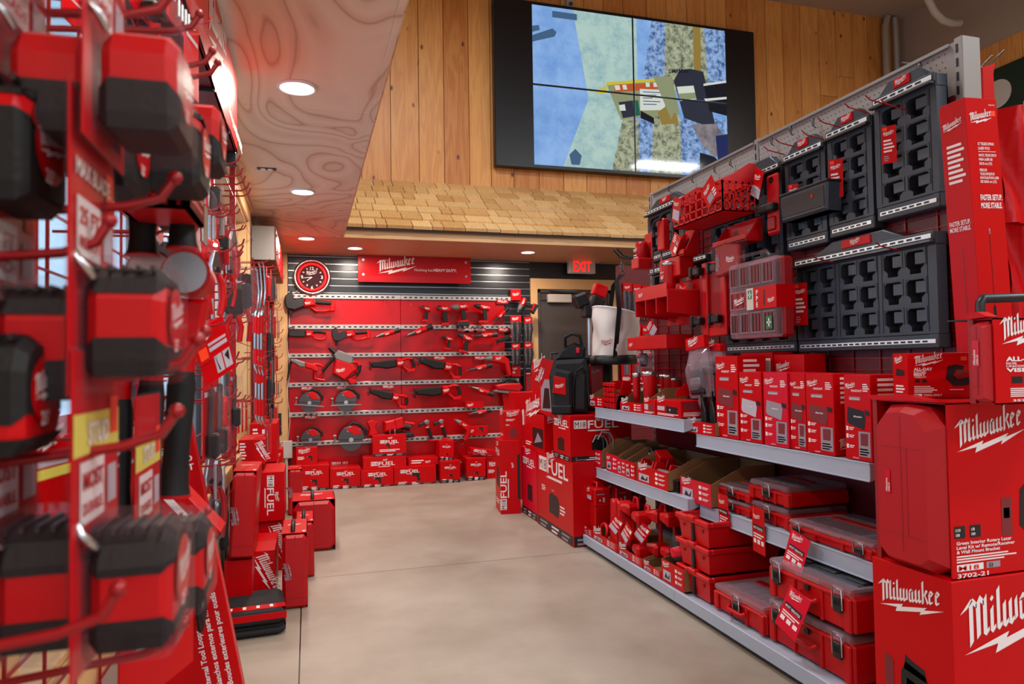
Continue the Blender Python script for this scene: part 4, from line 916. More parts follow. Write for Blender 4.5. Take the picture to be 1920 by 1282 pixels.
gbox('wide red carton fifth on the upper near shelf, beside the dark side panel', 1514, 1566, 700, 1.962, Z1, .16, PACK(), SIDE)
gbox('nearest red carton on the upper near shelf, partly behind the large case', 1586, 1636, 702, 1.962, Z1, .16, PACK('ink_black'), SIDE)
gbox('red carton on edge behind the tallest one, with barcode', 1392, 1452, 662, 2.17, Z1, .12, [('lines', .1, .7, .3, .95, 5), ('rect', .8, .72, .95, .93, 'ink')], None)
gbox('red carton behind the row with white script on its upper edge', 1455, 1512, 665, 2.17, Z1, .12, [('logo', .06, .78, .5), ('text', .4, .72, 'PACKOUT', .05)], None)

def tray(label, x0, x1, ytop, X, z0, d, mat='card_red', back=1.7, group=None, deco_items=None):
    """open cardboard display tray with a printed low front and sides rising to the back"""
    ya, yb = gspan(x0, x1, X, z0); W_ = ya-yb; H_ = solveZ(ytop, X, ya)-z0; hb = H_*back
    t = thing('display_tray', label, 'display tray', (X, (ya+yb)/2, z0), RG, group)
    m = MB(); m.box(-W_/2, W_/2, 0, .003, 0, H_, mat); T = frame((-W_/2,0,0),(1,0,0),(0,0,1))
    deco(m, T, W_, H_, deco_items or [('logo', .05, .62, .34), ('rect', .08, .12, .42, .55, 'card_grey'), ('poly', [(.14,.2),(.2,.45),(.3,.25),(.38,.5),(.36,.2)], 'ink_black')] + [q for k, v in enumerate((.75, .5, .25)) for q in (('rect', .62, v-.06, .70, v+.08, 'ink'), ('lines', .73, v-.05, .92, v+.07, 2))])
    m.build('front_panel', t)
    m = MB(); pts = [(.003,0),(d,0),(d,hb),(d*.5,hb),(.003,H_)]
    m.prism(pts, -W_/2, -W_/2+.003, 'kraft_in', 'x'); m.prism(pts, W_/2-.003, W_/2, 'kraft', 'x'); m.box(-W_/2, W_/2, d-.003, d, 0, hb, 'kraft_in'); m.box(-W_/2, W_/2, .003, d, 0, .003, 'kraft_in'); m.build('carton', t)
    return (X, (ya+yb)/2, z0, W_, H_, d)
def inner(tr, u, d, dz=.004):   # a spot inside a tray: u across (-.5 far .. .5 near), d inwards
    X, yc, z0, W_, H_, D = tr; return (X+d, yc-u*W_, z0+dz)
# --- lower far shelf: trays with hooks, reels and holders
Z2 = .537
ta = tray('pink tray of grey utility hooks at the far end of the middle shelf', 1101, 1128, 838, 1.90, Z2, .22, 'card_pink')
tb = tray('pink tray with black wire racks, second on the far middle shelf', 1137, 1158, 849, 1.90, Z2, .30, 'card_pink')
tc_ = tray('pink tray with a grey label, third on the far middle shelf', 1158, 1173, 858, 1.895, Z2, .30, 'card_pink')
td = tray('narrow red tray with a column of icons, fourth on the far middle shelf', 1173, 1191, 863, 1.89, Z2, .30)
te = tray('wide red tray of paper roll holders on the far middle shelf', 1194, 1252, 870, 1.89, Z2, .34)
tf = tray('deep brown sided red tray standing alone on the near middle shelf', 1276, 1334, 892, 1.93, .514, .38, 'card_pink')
def hook_thing(label, loc, L_=.12, group=None, mat='steel_dark', rz=0):
    m = MB(); m.sweep([(0,0,0),(0,0,L_*1.1),(.01,-.02,L_*1.35),(.02,-.07,L_*1.4),(.02,-.10,L_*1.1)], .006, mat, 7); m.sweep([(.05,0,0),(.05,0,L_*1.1),(.04,-.02,L_*1.35),(.02,-.07,L_*1.4)], .006, mat, 7)
    o = m.build('utility_hook', None, loc, (0,0,rz)); tag(o, label, 'hook', group)
for k in range(4): hook_thing('grey bent utility hook standing in the pink tray', inner(ta, -.3+.2*k, .06+.03*(k % 2)), .15+.02*(k % 2), 'grey hooks in the pink tray at the far end', 'tool_grey', -60-10*k)
for k, u in enumerate((-.3, .2)):
    m = MB(); m.sweep([(0,0,0),(0,0,.10),(.12,0,.12),(.12,0,0),(0,0,0)], .005, 'steel_dark', 6); m.sweep([(0,.06,0),(0,.06,.12),(.12,.06,.12)], .005, 'steel_dark', 6)
    o = m.build('wire_rack', None, inner(tb, u, .08), (0, 0, -70+20*k)); tag(o, ('black wire rack leaning at the far side', 'black wire rack at the near side')[k]+' of the second pink tray', 'rack')
q = inner(td, .2, .18); m = MB(); m.box(-.10, .10, -.035, .035, 0, .05, 'steel_dark', .006, TR(0,0,.10,0,18,0)); m.box(.0,.11,-.04,.04,.0,.11,'card_red',.004,TR(0.02,0,.07,0,18,0)); m.logo(-.08,.01,.1,'ink',frame((0,-.037,.09),(1,0,0),(0,0,1)))
o = m.build('tool_holder', None, q, (0,0,-100)); tag(o, 'red and black holder lying tilted in the trays of the far middle shelf', 'holder')
for k, (u, dd) in enumerate(((-.22, .05), (.18, .05), (-.05, .2))):
    X, yc, z0 = inner(te, u, dd); t = thing('roll_holder', ('red roll holder with grey bar, left front of the wide tray', 'red roll holder with grey bar, right front of the wide tray', 'red roll holder at the back of the wide tray')[k], 'holder', (X, yc, z0+.005), (0,0,-90+6*k))
    for sx in (-.085, .085):
        m = MB(); m.prism([(-.03,0),(.03,0),(.045,.06),(.03,.12),(-.02,.13),(-.04,.08)], sx-.006, sx+.006, 'plastic_red', 'x', .003); m.build('end_bracket', t)
    m = MB(); m.cyl((-.08,0,.075),(.08,0,.075), .016, 'tool_grey', n=14); m.build('bar', t)
for k in range(6):
    X, yc, z0 = 1.93, (solveY(1264, 1.93, Z2)), Z2+.001+k*.011; m = MB(); m.box(-.05,.05,0,.12,0,.008,'black',.003); m.box(-.055,.055,-.008,.01,.002,.007,'steel_dark',.002)
    o = m.build('mounting_plate', None, (X, yc, z0), (0,0,-90+(k*37%5)-2)); tag(o, 'black mounting plate in the low stack between two trays', 'plate', 'black plates stacked on the middle shelf')
# --- upper far shelf
Z3 = .947
t1 = tray('small red tray at the far corner of the upper far shelf', 1105, 1131, 742, 1.90, Z3, .2)
q = (solveY(1130, 1.90, Z3)+solveY(1152, 1.90, Z3))/2; W_ = solveY(1130, 1.9, Z3)-solveY(1152, 1.9, Z3)
m = MB(); H_ = solveZ(715, 1.9, q)-Z3; m.box(-W_/2, W_/2, .01, .16, 0, H_*.5, 'card_dark'); m.prism([(0,0),(.16,0),(.16,H_*1.02),(.06,H_)], -W_/2, -W_/2+.004, 'card_red', 'x'); m.prism([(0,0),(.16,0),(.16,H_*1.02),(.06,H_)], W_/2-.004, W_/2, 'card_red', 'x')
for i in range(5):
    for j in range(4):
        m.box(-W_/2+.004+j*W_/4, -W_/2+(j+1)*W_/4-.006, -.004, .012, .01+i*H_*.19, .01+i*H_*.19+H_*.14, 'card_red', .003)
o = m.build('slotted_carton', None, (1.905, q, Z3), RG); tag(o, 'red carton with egg crate slots at the far end of the upper far shelf', 'carton')
t2 = tray('tall backed red tray of steel tumblers on the upper far shelf', 1163, 1206, 752, 1.90, Z3, .30, back=2.6)
def tumbler(label, loc, r=.042, h=.17, group=None):
    t = thing('tumbler', label, 'cup', loc, (0,0,-100), group)
    m = MB(); m.lathe([(0,0),(r*.72,0),(r*.78,h*.3),(r,h*.78),(r,h)], 'plastic_red', 22); m.rect(-r*.8, h*.72, r*.7, h*.745, 'ink', frame((0,-r-.001,0),(1,0,0),(0,0,1)))
    m.logo(-r*.7, h*.42, r*1.3, 'ink', frame((0,-r*.97,0),(1,0,0),(0,0,1))); m.build('body', t)
    m = MB(); m.lathe([(r,h),(r*1.05,h+.002),(r*1.05,h+.022),(r*.95,h+.026),(0,h+.026)], 'steel', 22); m.build('lid', t)
tumbler('slim red tumbler with steel lid at the left front of the cup tray', inner(t2, -.2, .07, .05), .026, .16)
tumbler('widest red tumbler with steel lid in front of the cup tray', inner(t2, .22, .09, .05), .045, .17)
tumbler('red tumbler with steel lid behind the widest one', inner(t2, .15, .22, .05), .045, .15)
tumbler('red tumbler with steel lid at the right end behind the cup tray', (2.16, solveY(1262, 2.16, 1.05), Z3+.05), .05, .13)
tumbler('red tumbler with steel lid farthest back in the cup tray', (2.2, solveY(1230, 2.2, 1.05), Z3+.05), .045, .15)
gbox('small red box with a grey picture right of the cup tray', 1207, 1229, 748, 1.90, Z3, .14, [('logo', .05,.75,.5), ('rect', .08,.3,.4,.68,'card_grey'), ('rect', .5,.2,.85,.7,'ink_dim'), ('lines', .05,.05,.9,.2,2)], [('rect',.1,.1,.9,.9,'card_dark')])
gbox('red box with a pictured bag at the near end of the upper far shelf', 1231, 1277, 748, 1.90, Z3, .15, [('logo', .04,.75,.35), ('rect', .05,.35,.35,.6,'card_grey'), ('poly', [(.42,.25),(.85,.2),(.88,.6),(.42,.65)],'ink_black'), ('text', .55,.35,'M',.2), ('lines', .05,.05,.9,.2,2)], [('rect',.1,.5,.7,.9,'ink_dim'), ('lines',.1,.1,.9,.35,3)])
m = MB(); m.prism([(0,0),(.22,0),(.22,.16),(.0,.03)], -.004, .0, 'card_red', 'x'); o = m.build('display_backing', None, (1.93, solveY(1268, 1.93, .97), 1.06), RG); tag(o, 'sloping red side board of the cup display', 'display board')
# --- upper near shelf, far end
t3 = tray('red tray of black blades at the far end of the upper near shelf', 1287, 1340, 787, 1.94, Z1, .26)
for k in range(3):
    X, yc, z0 = inner(t3, -.12+.25*k, .06+.012*k, .01); m = MB(); m.prism([(-.022,0),(.022,0),(.026,.10),(.01,.16),(.018,.21),(-.01,.215),(-.014,.16),(-.026,.11)], -.014, .014, 'black', 'y', .004); m.cyl((.0,-.018,.185),(.0,.018,.185),.010,'steel_dark'); m.box(-.012,.012,-.017,-.012,.02,.09,'rubber',.002)
    o = m.build('folding_tool', None, (X, yc, z0), (0, -8, -95)); tag(o, ('farthest', 'middle', 'nearest')[k]+' of three black folding tools standing in the red tray', 'tool')

# ---------- plastic storage
def hang_tag(parent, loc, w=.08, h=.14, rot=(0,0,0), mat='card_red', extra=None, curl=0):
    m = MB(); n = 6 if curl else 1
    if curl:
        pts = [(curl*math.sin(q*PI/2/n*1.1), -h*q/n) for q in range(n+1)]
        for q in range(n): m.add([(-w/2,-pts[q][0],pts[q][1]),(w/2,-pts[q][0],pts[q][1]),(w/2,-pts[q+1][0],pts[q+1][1]),(-w/2,-pts[q+1][0],pts[q+1][1])], [(0,1,2,3)], mat, True)
    m.box(-w/2, w/2, -.0006, .0006, -h, 0, mat)
    T = frame((-w/2, -.0006, -h), (1,0,0), (0,0,1)); deco(m, T, w, h, extra or [('logo', .1, .72, .6), ('rect', .1,.5,.9,.62,'ink_black'), ('text', .14,.52,'MOST VERSATILE',.08,dict(fit=.7)), ('lines',.1,.32,.9,.44,2), ('rect',.1,.2,.3,.3,'ink'), ('rect',.4,.2,.6,.3,'ink'), ('rect',.7,.2,.9,.3,'ink'), ('rect',.1,.8,.18,.95,'orange')])
    return m.build('hang_tag', parent, loc, rot)
def bin_stack():
    X = 1.84; z = .092; ya, yb = gspan(1277, 1336, X, .12); W_ = ya-yb
    hs = [(.092, 'lowest'), (.225, 'middle'), (.352, 'topmost')]; D = .40
    for z, nm in hs:
        t = thing('storage_bin', nm+' of three stacked red bins on the base shelf', 'storage bin', (X, (ya+yb)/2, z), RG); H_ = .118
        P = [(-W_/2+.02,0),(W_/2-.02,0),(W_/2-.02,D-.03),(-W_/2+.02,D-.03)]; Q = [(-W_/2+.004,-.012),(W_/2-.004,-.012),(W_/2-.004,D-.01),(-W_/2+.004,D-.01)]
        m = MB(); vs = [(x,y,.0) for x,y in P]+[(x,y,H_) for x,y in Q]+[(x*.95,y*.94+.01,H_) for x,y in Q]+[(x*.9,y*.92+.012,.008) for x,y in P]
        m.add(vs, [(3,2,1,0),(0,1,5,4),(1,2,6,5),(2,3,7,6),(3,0,4,7),(4,5,9,8),(5,6,10,9),(6,7,11,10),(7,4,8,11),(8,9,13,12),(9,10,14,13),(10,11,15,14),(11,8,12,15),(12,13,14,15)], 'tray_red')
        m.build('body', t)
        m = MB()
        for x0, x1, y0, y1 in ((-W_/2-.008, W_/2+.008, -.024, .002), (-W_/2-.008, W_/2+.008, D-.018, D), (-W_/2-.008, -W_/2+.014, .002, D-.018), (W_/2-.014, W_/2+.008, .002, D-.018)): m.box(x0, x1, y0, y1, H_-.018, H_+.006, 'tray_red', .004)
        m.box(-W_*.12, W_*.12, -.03, .0, H_-.006, H_+.016, 'tray_red', .004); m.build('rim', t)
        m = MB(); m.box(-.012, .010, -.016, -.002, .004, H_-.018, 'black', .003); m.build('front_channel', t)
        m = MB()
        for sx in (-1, 1): m.cyl((sx*W_*.3, -.014, H_*.62), (sx*W_*.3, -.004, H_*.62), .008, 'card_dark', n=10)
        m.build('rivet_holes', t)
bin_stack()
def organizer(label, x0, x1, X, z0, H_, D, lid='clear_lid', latches=2, tagargs=None, cat='tool case', foot=0, name='organizer_case', wall=True, top='grid'):
    ya, yb = gspan(x0, x1, X, z0+H_/2); W_ = ya-yb; hl = min(.028, H_*.3); hb = H_-hl
    t = thing(name, label, cat, (X, (ya+yb)/2, z0), RG)
    m = MB(); m.box(-W_/2, W_/2, .006, D, foot, hb, 'plastic_red', .008)
    for sx in (-1, 1):
        m.box(sx*W_*.44-.018, sx*W_*.44+.018, -.004, .010, foot, hb-.004, 'plastic_red', .005)
        m.box(sx*W_*.16-.008, sx*W_*.16+.008, -.002, .010, foot, hb-.004, 'plastic_red', .004)
    m.box(-W_/2+.02, W_/2-.02, -.003, .008, hb-.016, hb-.002, 'plastic_red', .003); m.build('base', t)
    m = MB(); m.box(-W_/2+.004, W_/2-.004, .0, D-.004, hb, H_, lid, .008); m.build('lid', t)
    m = MB()
    if top == 'grid':
        for k in range(5): m.box(-W_/2+.03+k*(W_-.06)/5+.006, -W_/2+.03+(k+1)*(W_-.06)/5-.006, .05, D*.45, H_-.004, H_+.003, 'smoke', .004)
        m.box(-W_/2+.06, W_/2-.06, D*.5, D*.62, H_-.002, H_+.005, 'card_dark', .004)
    else:
        m.box(-W_/2+.03, W_/2-.03, .05, D-.04, H_-.006, H_+.004, 'plate_black', .006)
        for k in range(3): m.box(-W_/2+.06+k*W_*.3, -W_/2+.06+k*W_*.3+W_*.2, .08, .16, H_+.003, H_+.010, 'black', .003); m.box(-W_/2+.07+k*W_*.3, -W_/2+.06+k*W_*.3+W_*.12, .12, .15, H_+.010, H_+.012, 'card_grey', .001)
    m.build('lid_panel', t)
    for i in range(10): pass
    m = MB()
    for k in range(9): m.box(-W_*.14+k*W_*.033, -W_*.14+k*W_*.033+W_*.02, -.004, .004, hb+.004, H_-.004, lid, .002)
    m.build('lid_ribs', t)
    for sx in ((-1, 1) if latches == 2 else (0,)):
        xc = sx*W_*.36; q = MB(); hh = min(.085, hb*.9); q.box(xc-.020, xc+.020, -.014, .0, hb-hh*.75, hb-.004, 'black', .004)
        for k in range(3): q.box(xc-.012+k*.009, xc-.006+k*.009, -.016, -.013, hb-hh*.45, hb-hh*.2, 'rubber', .001)
        la = q.build('latch', t); q = MB(); q.sweep([(xc-.024,-.010,hb-hh*.6),(xc-.024,-.012,H_-.006),(xc+.024,-.012,H_-.006),(xc+.024,-.010,hb-hh*.6)], .003, 'steel', 6); q.build('latch_wire', la)
        q = MB(); q.box(xc-.028, xc+.028, -.010, .004, hb+.0, H_-.0, lid, .005); q.build('latch_cover', la)
    if H_ > .09 and W_ > .25:
        q = MB(); q.sweep([(-.06,-.004,hb*.55),(-.05,-.018,hb*.48),(.05,-.018,hb*.48),(.06,-.004,hb*.55)], .009, 'plastic_red', 8); q.build('handle', t)
        q = MB(); q.cyl((0,-.004,hb*.8),(0,.008,hb*.8),.013,'black',n=12); q.build('lock_eye', t)
    if tagargs: hang_tag(t, *tagargs[0], **tagargs[1])
    return t, W_
# base shelf
ot, W_ = organizer('flat red organizer with clear lid on the base shelf beside the bins', 1338, 1434, 1.83, .092, .115, .36, latches=0, top='grid')
ot, W_ = organizer('lower of the two large stacked tool cases at the near end of the base shelf', 1440, 1600, 1.84, .092, .168, .38, top='plate', name='tool_case')
ot, W_ = organizer('upper of the two large stacked tool cases, a red tag over its front', 1440, 1600, 1.84, .274, .154, .38, top='plate', name='tool_case', tagargs=(((.0, -.03, .08), .12, .17), dict(rot=(-14, 16, 0), mat='card_pink')))
# middle near shelf
organizer('small clear lidded organizer, lower left pair on the middle shelf', 1341, 1406, 1.975, .514, .058, .2, latches=1)
organizer('small clear lidded organizer on top of the left pair, with long tag', 1341, 1406, 1.975, .582, .058, .2, latches=1, tagargs=(((-.01, -.045, .02), .085, .19), dict(rot=(4, 3, 0))))
organizer('lower clear lidded organizer of the taller middle shelf pair', 1404, 1479, 1.985, .514, .085, .32, latches=1)
organizer('upper clear lidded organizer of the taller middle shelf pair, with long tag', 1404, 1479, 1.985, .610, .088, .32, latches=1, tagargs=(((-.0, -.055, -.02), .09, .21), dict(rot=(4, 5, 0))))
organizer('wide flat organizer with clear lid at the near end of the middle shelf', 1476, 1640, 1.955, .514, .062, .34, latches=2, tagargs=(((-.09, -.05, .03), .115, .15), dict(rot=(-10, 12, 0), mat='card_pink')))

# trays and goods on the base shelf, far half
b1 = tray('small red tray at the far corner of the base shelf', 1086, 1094, 982, 1.80, .092, .2)
b2 = tray('red tray holding the tall red cases at the far end of the base shelf', 1095, 1110, 985, 1.80, .092, .35)
b3 = tray('wide red tray with a grey label, third on the base shelf', 1111, 1157, 994, 1.80, .092, .3)
b4 = tray('red tray holding hanging lanterns, fourth on the base shelf', 1159, 1204, 1022, 1.80, .092, .3)
b5 = tray('red tray with grey square label, fifth on the base shelf', 1206, 1239, 1052, 1.80, .092, .3)
b6 = tray('taller red box holding a black and red flashlight on the base shelf', 1241, 1283, 1046, 1.80, .092, .2, back=1.15)
def tall_case(label, x0, x1, X, z0, ytop, d):
    ya, yb = gspan(x0, x1, X, z0); W_ = ya-yb; H_ = solveZ(ytop, X, ya)-z0
    t = thing('tall_case', label, 'tool case', (X, (ya+yb)/2, z0), RG)
    m = MB(); m.box(-W_/2, W_/2, 0, d, 0, H_, 'plastic_red', .01); m.box(-W_/2-.002, W_/2+.002, -.004, d+.002, H_*.62, H_*.65, 'plastic_red', .002); T = frame((W_/2,0,0),(0,1,0),(0,0,1)); m.rect(d*.5, H_*.7, d*.62, H_*.8, 'card_grey', T); m.rect(d*.3,H_*.72,d*.36,H_*.76,'ink',T); m.rect(d*.15,H_*.86,d*.6,H_*.88,'ink_grey',T); m.build('body', t)
    m = MB(); m.sweep([(-W_*.3, d*.3, H_-.005), (-W_*.3, d*.3, H_+.03), (W_*.3, d*.3, H_+.03), (W_*.3, d*.3, H_-.005)], .009, 'plastic_red', 8); m.build('handle', t)
    m = MB(); m.box(-W_*.35, W_*.35, -.008, 0, H_*.72, H_*.95, 'card_red', .002); T = frame((-W_*.35,-.008,H_*.72),(1,0,0),(0,0,1)); deco(m, T, W_*.7, H_*.23, [('logo',.1,.6,.7),('rect',.1,.1,.9,.5,'card_grey')]); m.build('label_card', t)
tall_case('front left of the tall red handled cases at the far end of the base shelf', 1096, 1116, 1.83, .10, 908, .12)
tall_case('tall red handled case behind the front one on the base shelf', 1135, 1156, 1.98, .10, 905, .12)
tall_case('third tall red handled case deeper on the base shelf', 1165, 1184, 2.14, .10, 907, .12)
q = inner(b3, .18, .04); m = MB(); m.prism([(-.08,0),(.10,0),(.07,.30),(.03,.285),(.0,.30),(-.05,.29)], -.01, .03, 'tray_red', 'y', .005); m.prism([(.10,0),(.16,.02),(.12,.29),(.07,.30)], .0, .09, 'tray_red', 'y', .005)
o = m.build('scoop_panel', None, q, (0,0,-100)); tag(o, 'plain slanted red scoop panel standing in the wide tray', 'scoop')
q = inner(b3, -.3, .05); m = MB(); m.ring(.05, .012, 'tray_red', 20, 8, TR(0,0,.05,80,0,0)); o = m.build('ring_handle', None, q, RG); tag(o, 'round red ring handle in the wide tray left of the scoop panel', 'handle')
def lantern(label, px0, X, ztop, rot=0, with_tag=True, drop=.32):
    y = solveY(px0, X, ztop); t = thing('hanging_lantern', label, 'lantern', (X, y, ztop-drop), (0, 0, -90+rot))
    for z, nm in ((drop*.78, 'head'), (.06, 'base_head')):
        m = MB(); m.prism([(-.05,z-.02),(.05,z-.035),(.055,z+.02),(.04,z+.04),(-.05,z+.025)], -.055, .04, 'plastic_red', 'y', .014); m.box(-.058,-.044,-.045,.03,z-.015,z+.018,'ink_black',.004); m.build(nm, t)
    m = MB(); m.sweep([(.0,.02,.05),(.0,.02,drop*.8),(.02,.02,drop),(.05,.02,drop),(.055,.02,drop*.8)], .012, 'plastic_red', 8); m.build('frame', t)
    if with_tag: hang_tag(t, (-.005, -.075, drop*.62), .085, .11, (-6, 35, 10), extra=[('logo', .1,.6,.7), ('rect', .08,.08,.92,.35,'card_grey'), ('lines',.1,.42,.9,.56,2), ('rect',.7,.7,.9,.9,'ink')])
    return t
lantern('farthest red lantern with double heads above the base shelf trays', 1182, 1.88, .43, 8)
lantern('second red lantern, its long white backed tag hanging forward', 1204, 1.86, .42, -6)
lantern('third red lantern with a slanted tag, in the middle of the row', 1232, 1.92, .44, 10)
lantern('nearest and largest red lantern, beside the stacked bins', 1258, 1.93, .45, -4, False)
q = inner(b6, -.05, .06, .12); t = thing('flashlight', 'black flashlight with a bright red band leaning in its box', 'flashlight', q, (0, -22, -90))
m = MB(); m.lathe([(0,-.10),(.022,-.10),(.024,-.02),(.038,.0),(.042,.02)], 'black', 18); m.build('barrel', t); m = MB(); m.lathe([(.042,.02),(.046,.025),(.048,.065),(.044,.07)], 'card_pink', 18); m.build('band', t); m = MB(); m.lathe([(.044,.07),(.036,.11),(.02,.13),(0,.13)], 'rubber', 18); m.build('head', t)
# ================================================================ things hung on the red grid of the shelving unit
def cell(m, x0, x1, z0, z1, hx0, hx1, hz0, hz1, y, depth, mat='plate_black'):
    """a square of plate with a stepped pocket sunk into it"""
    a, h = hx1-hx0, hz1-hz0
    hole = [(.2,0),(.8,0),(.8,.2),(1,.36),(1,.9),(.88,1),(.12,1),(0,.9),(0,.36),(.2,.2)]
    hv = [(hx0+u*a, hz0+v*h) for u, v in hole]
    ov = [(x0,z0),(x1,z0),(x1,z0),(x1,hv[3][1]),(x1,z1),(x1,z1),(x0,z1),(x0,z1),(x0,hv[8][1]),(x0,z0)]
    n = len(hv); vs = [(p[0], y, p[1]) for p in hv]+[(p[0], y, p[1]) for p in ov]+[(p[0], y+depth, p[1]) for p in hv]
    fs = []
    for i in range(n):
        j = (i+1) % n; q = [i, j, n+j, n+i]
        fs.append(tuple(q) if ov[i] != ov[j] else (i, j, n+j)); fs.append((j, i, 2*n+i, 2*n+j))
    m.add(vs, fs, mat); m.add([(p[0], y+depth, p[1]) for p in hv], [tuple(range(n))], 'cell_dark')  # pocket back coloured near black for the shade inside
    m.box(hx0+a*.34, hx1-a*.01, y+depth*.25, y+depth*.9, hz0+h*.42, hz1-h*.06, 'cell_lit', .002)  # lighter block stands in for the lit part of the pocket back
    e = .0035   # raised lip round the pocket
    m.box(hx0-e*2, hx1+e*2, y-e*.6, y+.0002, hz1+e, hz1+e*2.2, mat); m.box(hx0-e*2, hx0-e, y-e*.6, y+.0002, hz0+h*.34, hz1+e, mat); m.box(hx1+e, hx1+e*2, y-e*.6, y+.0002, hz0+h*.34, hz1+e, mat)
def strip(m, x0, x1, z, y, hgt=.016, sl=.034):
    m.box(x0, x1, y-.004, y, z-hgt/2, z+hgt/2, 'strip_metal', .001); x = x0+.008
    while x < x1-sl*.8: m.box(x, x+sl*.66, y-.0048, y-.0038, z-hgt*.22, z+hgt*.22, 'ink_black'); x += sl
def rack(label, x0, x1, yt, yb, cols, rows, grp=1, X=2.262, badge=True, tagc=None, th=.055, y_at='far'):
    ya = solveY(x0, X, at(x0, yb, X=X).z); yn = solveY(x1, X, at(x1, yb, X=X).z)
    z0 = at(x0, yb, X=X).z; z1 = at(x0, yt, X=X).z; W_ = ya-yn; H_ = z1-z0
    t = thing('storage_rack', label, 'storage rack', (X, (ya+yn)/2, z0), RG)
    m = MB(); mx, mz0, mz1 = .03, .055, .05; gw = (W_-2*mx)/grp
    m.box(-W_/2, W_/2, th*.9, th, 0, H_, 'plate_black'); m.box(-W_/2, W_/2, 0, th, 0, mz0, 'plate_black', .004); m.box(-W_/2, W_/2, 0, th, H_-mz1, H_, 'plate_black', .004)
    m.box(-W_/2, -W_/2+mx, 0, th, mz0, H_-mz1, 'plate_black'); m.box(W_/2-mx, W_/2, 0, th, mz0, H_-mz1, 'plate_black')
    for g in range(grp):
        gx0 = -W_/2+mx+g*gw; gap = .022 if grp > 1 else 0; 
        if gap: m.box(gx0, gx0+gap/2, 0, th*.5, mz0, H_-mz1, 'plate_black'); m.box(gx0+gw-gap/2, gx0+gw, 0, th*.5, mz0, H_-mz1, 'plate_black')
        cw = (gw-gap)/cols; ch = (H_-mz0-mz1)/rows
        for i in range(cols):
            for j in range(rows):
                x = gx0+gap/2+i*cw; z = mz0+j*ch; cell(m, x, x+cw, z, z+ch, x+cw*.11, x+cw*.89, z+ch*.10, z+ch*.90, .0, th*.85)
        for (a, b_, c, d) in ((gx0+gap/2-.002, gx0+gap/2+.001, mz0+.01, H_-mz1), (gx0+gw-gap/2-.001, gx0+gw-gap/2+.002, mz0+.01, H_-mz1), (gx0+gap/2, gx0+gw-gap/2, mz0-.003, mz0)):
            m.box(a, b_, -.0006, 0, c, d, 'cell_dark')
    m.build('plate', t)
    m = MB(); strip(m, -W_/2+.02, W_/2-.012, .026, -.0005); m.build('bottom_strip', t)
    m = MB(); strip(m, -W_/2+.012, W_/2-.008, H_-.018, -.012, .018, .040); m.box(-W_/2, W_/2, -.010, 0, H_-.034, H_+.002, 'plate_black', .003); m.box(-W_/2, W_/2, -.03, -.008, H_-.044, H_-.034, 'steel_dark', .002); m.build('top_strip', t)
    for g in range(1):
        m = MB(); bw = min(W_*.42, .26)
        m.prism([(-bw, H_), (bw, H_), (bw*.55, H_+.05), (-bw*.55, H_+.05)], -.004, th*.7, 'plate_black', 'y', .005)
        if badge:
            b = MB(); b.box(-bw*.32, bw*.32, -.009, -.002, H_+.006, H_+.044, 'card_red', .003); b.logo(-.03, H_+.010, .06, 'ink', frame((0,-.0095,0),(1,0,0),(0,0,1)))
        mm = m.build('hanger', t)
        if badge: b.build('badge', mm)
    if tagc:
        hang_tag(t, (tagc[0]*W_, -.03, tagc[1]*H_), tagc[2], tagc[3], (0, 0, 28), mat='card_red', extra=[('logo',.1,.72,.8,'ink',0),('rect',.1,.88,.4,.97,'orange'),('lines',.15,.28,.85,.66,4),('lines',.15,.05,.5,.22,3,'ink_grey')])
    return t, W_, H_
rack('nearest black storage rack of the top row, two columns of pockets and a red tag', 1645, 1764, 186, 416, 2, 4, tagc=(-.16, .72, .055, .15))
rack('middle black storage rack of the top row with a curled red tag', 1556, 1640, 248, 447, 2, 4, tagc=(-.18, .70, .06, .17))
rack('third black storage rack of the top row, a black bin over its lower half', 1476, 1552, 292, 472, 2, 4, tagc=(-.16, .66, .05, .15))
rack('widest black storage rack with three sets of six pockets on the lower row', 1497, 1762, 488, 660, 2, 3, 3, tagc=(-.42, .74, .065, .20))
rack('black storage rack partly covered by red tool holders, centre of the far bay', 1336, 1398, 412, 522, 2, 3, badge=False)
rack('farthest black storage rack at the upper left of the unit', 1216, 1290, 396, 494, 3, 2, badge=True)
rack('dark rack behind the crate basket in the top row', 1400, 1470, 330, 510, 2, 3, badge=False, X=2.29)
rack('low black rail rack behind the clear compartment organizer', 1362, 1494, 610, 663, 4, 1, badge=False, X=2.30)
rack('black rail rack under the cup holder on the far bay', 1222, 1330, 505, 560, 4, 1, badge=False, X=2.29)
# wire pegs
def peg(px_, py_, X=2.25, L_=.12, z=None, label='thin red wire peg hook sticking out over the storage racks', group='red wire pegs of the shelving unit'):
    p = at(px_, py_, X=X); m = hook_mb(L_, .0028, up=.012, rise=.16); o = m.build('peg_hook', None, p, (0, 0, -90)); tag(o, label, 'peg hook', group)
for a, b_ in ((1668, 198), (1698, 206), (1628, 212), (1577, 239), (1546, 262), (1494, 276), (1472, 290), (1688, 470), (1564, 492), (1495, 520)): peg(a, b_, 2.24)
for a, b_ in ((1732, 134), (1530, 236), (1488, 250), (1452, 270), (1374, 310), (1344, 322), (1302, 340), (1258, 358)):
    p = at(a, b_, X=2.335); m = MB(); m.sweep([(0,0,-.01),(0,-.02,0),(0,-.022,.03),(0,-.012,.035),(0,-.012,.0)], .0025, 'steel_dark', 5); o = m.build('hook_clip', None, p, RG); tag(o, 'small wire clip on the grey perforated strip along the top', 'clip', 'wire clips along the top strip')

def on_panel(name, label, cat, px_, py_, X, rot=0, group=None):
    p = at(px_, py_, X=X); return thing(name, label, cat, p, (0, rot, -90), group)
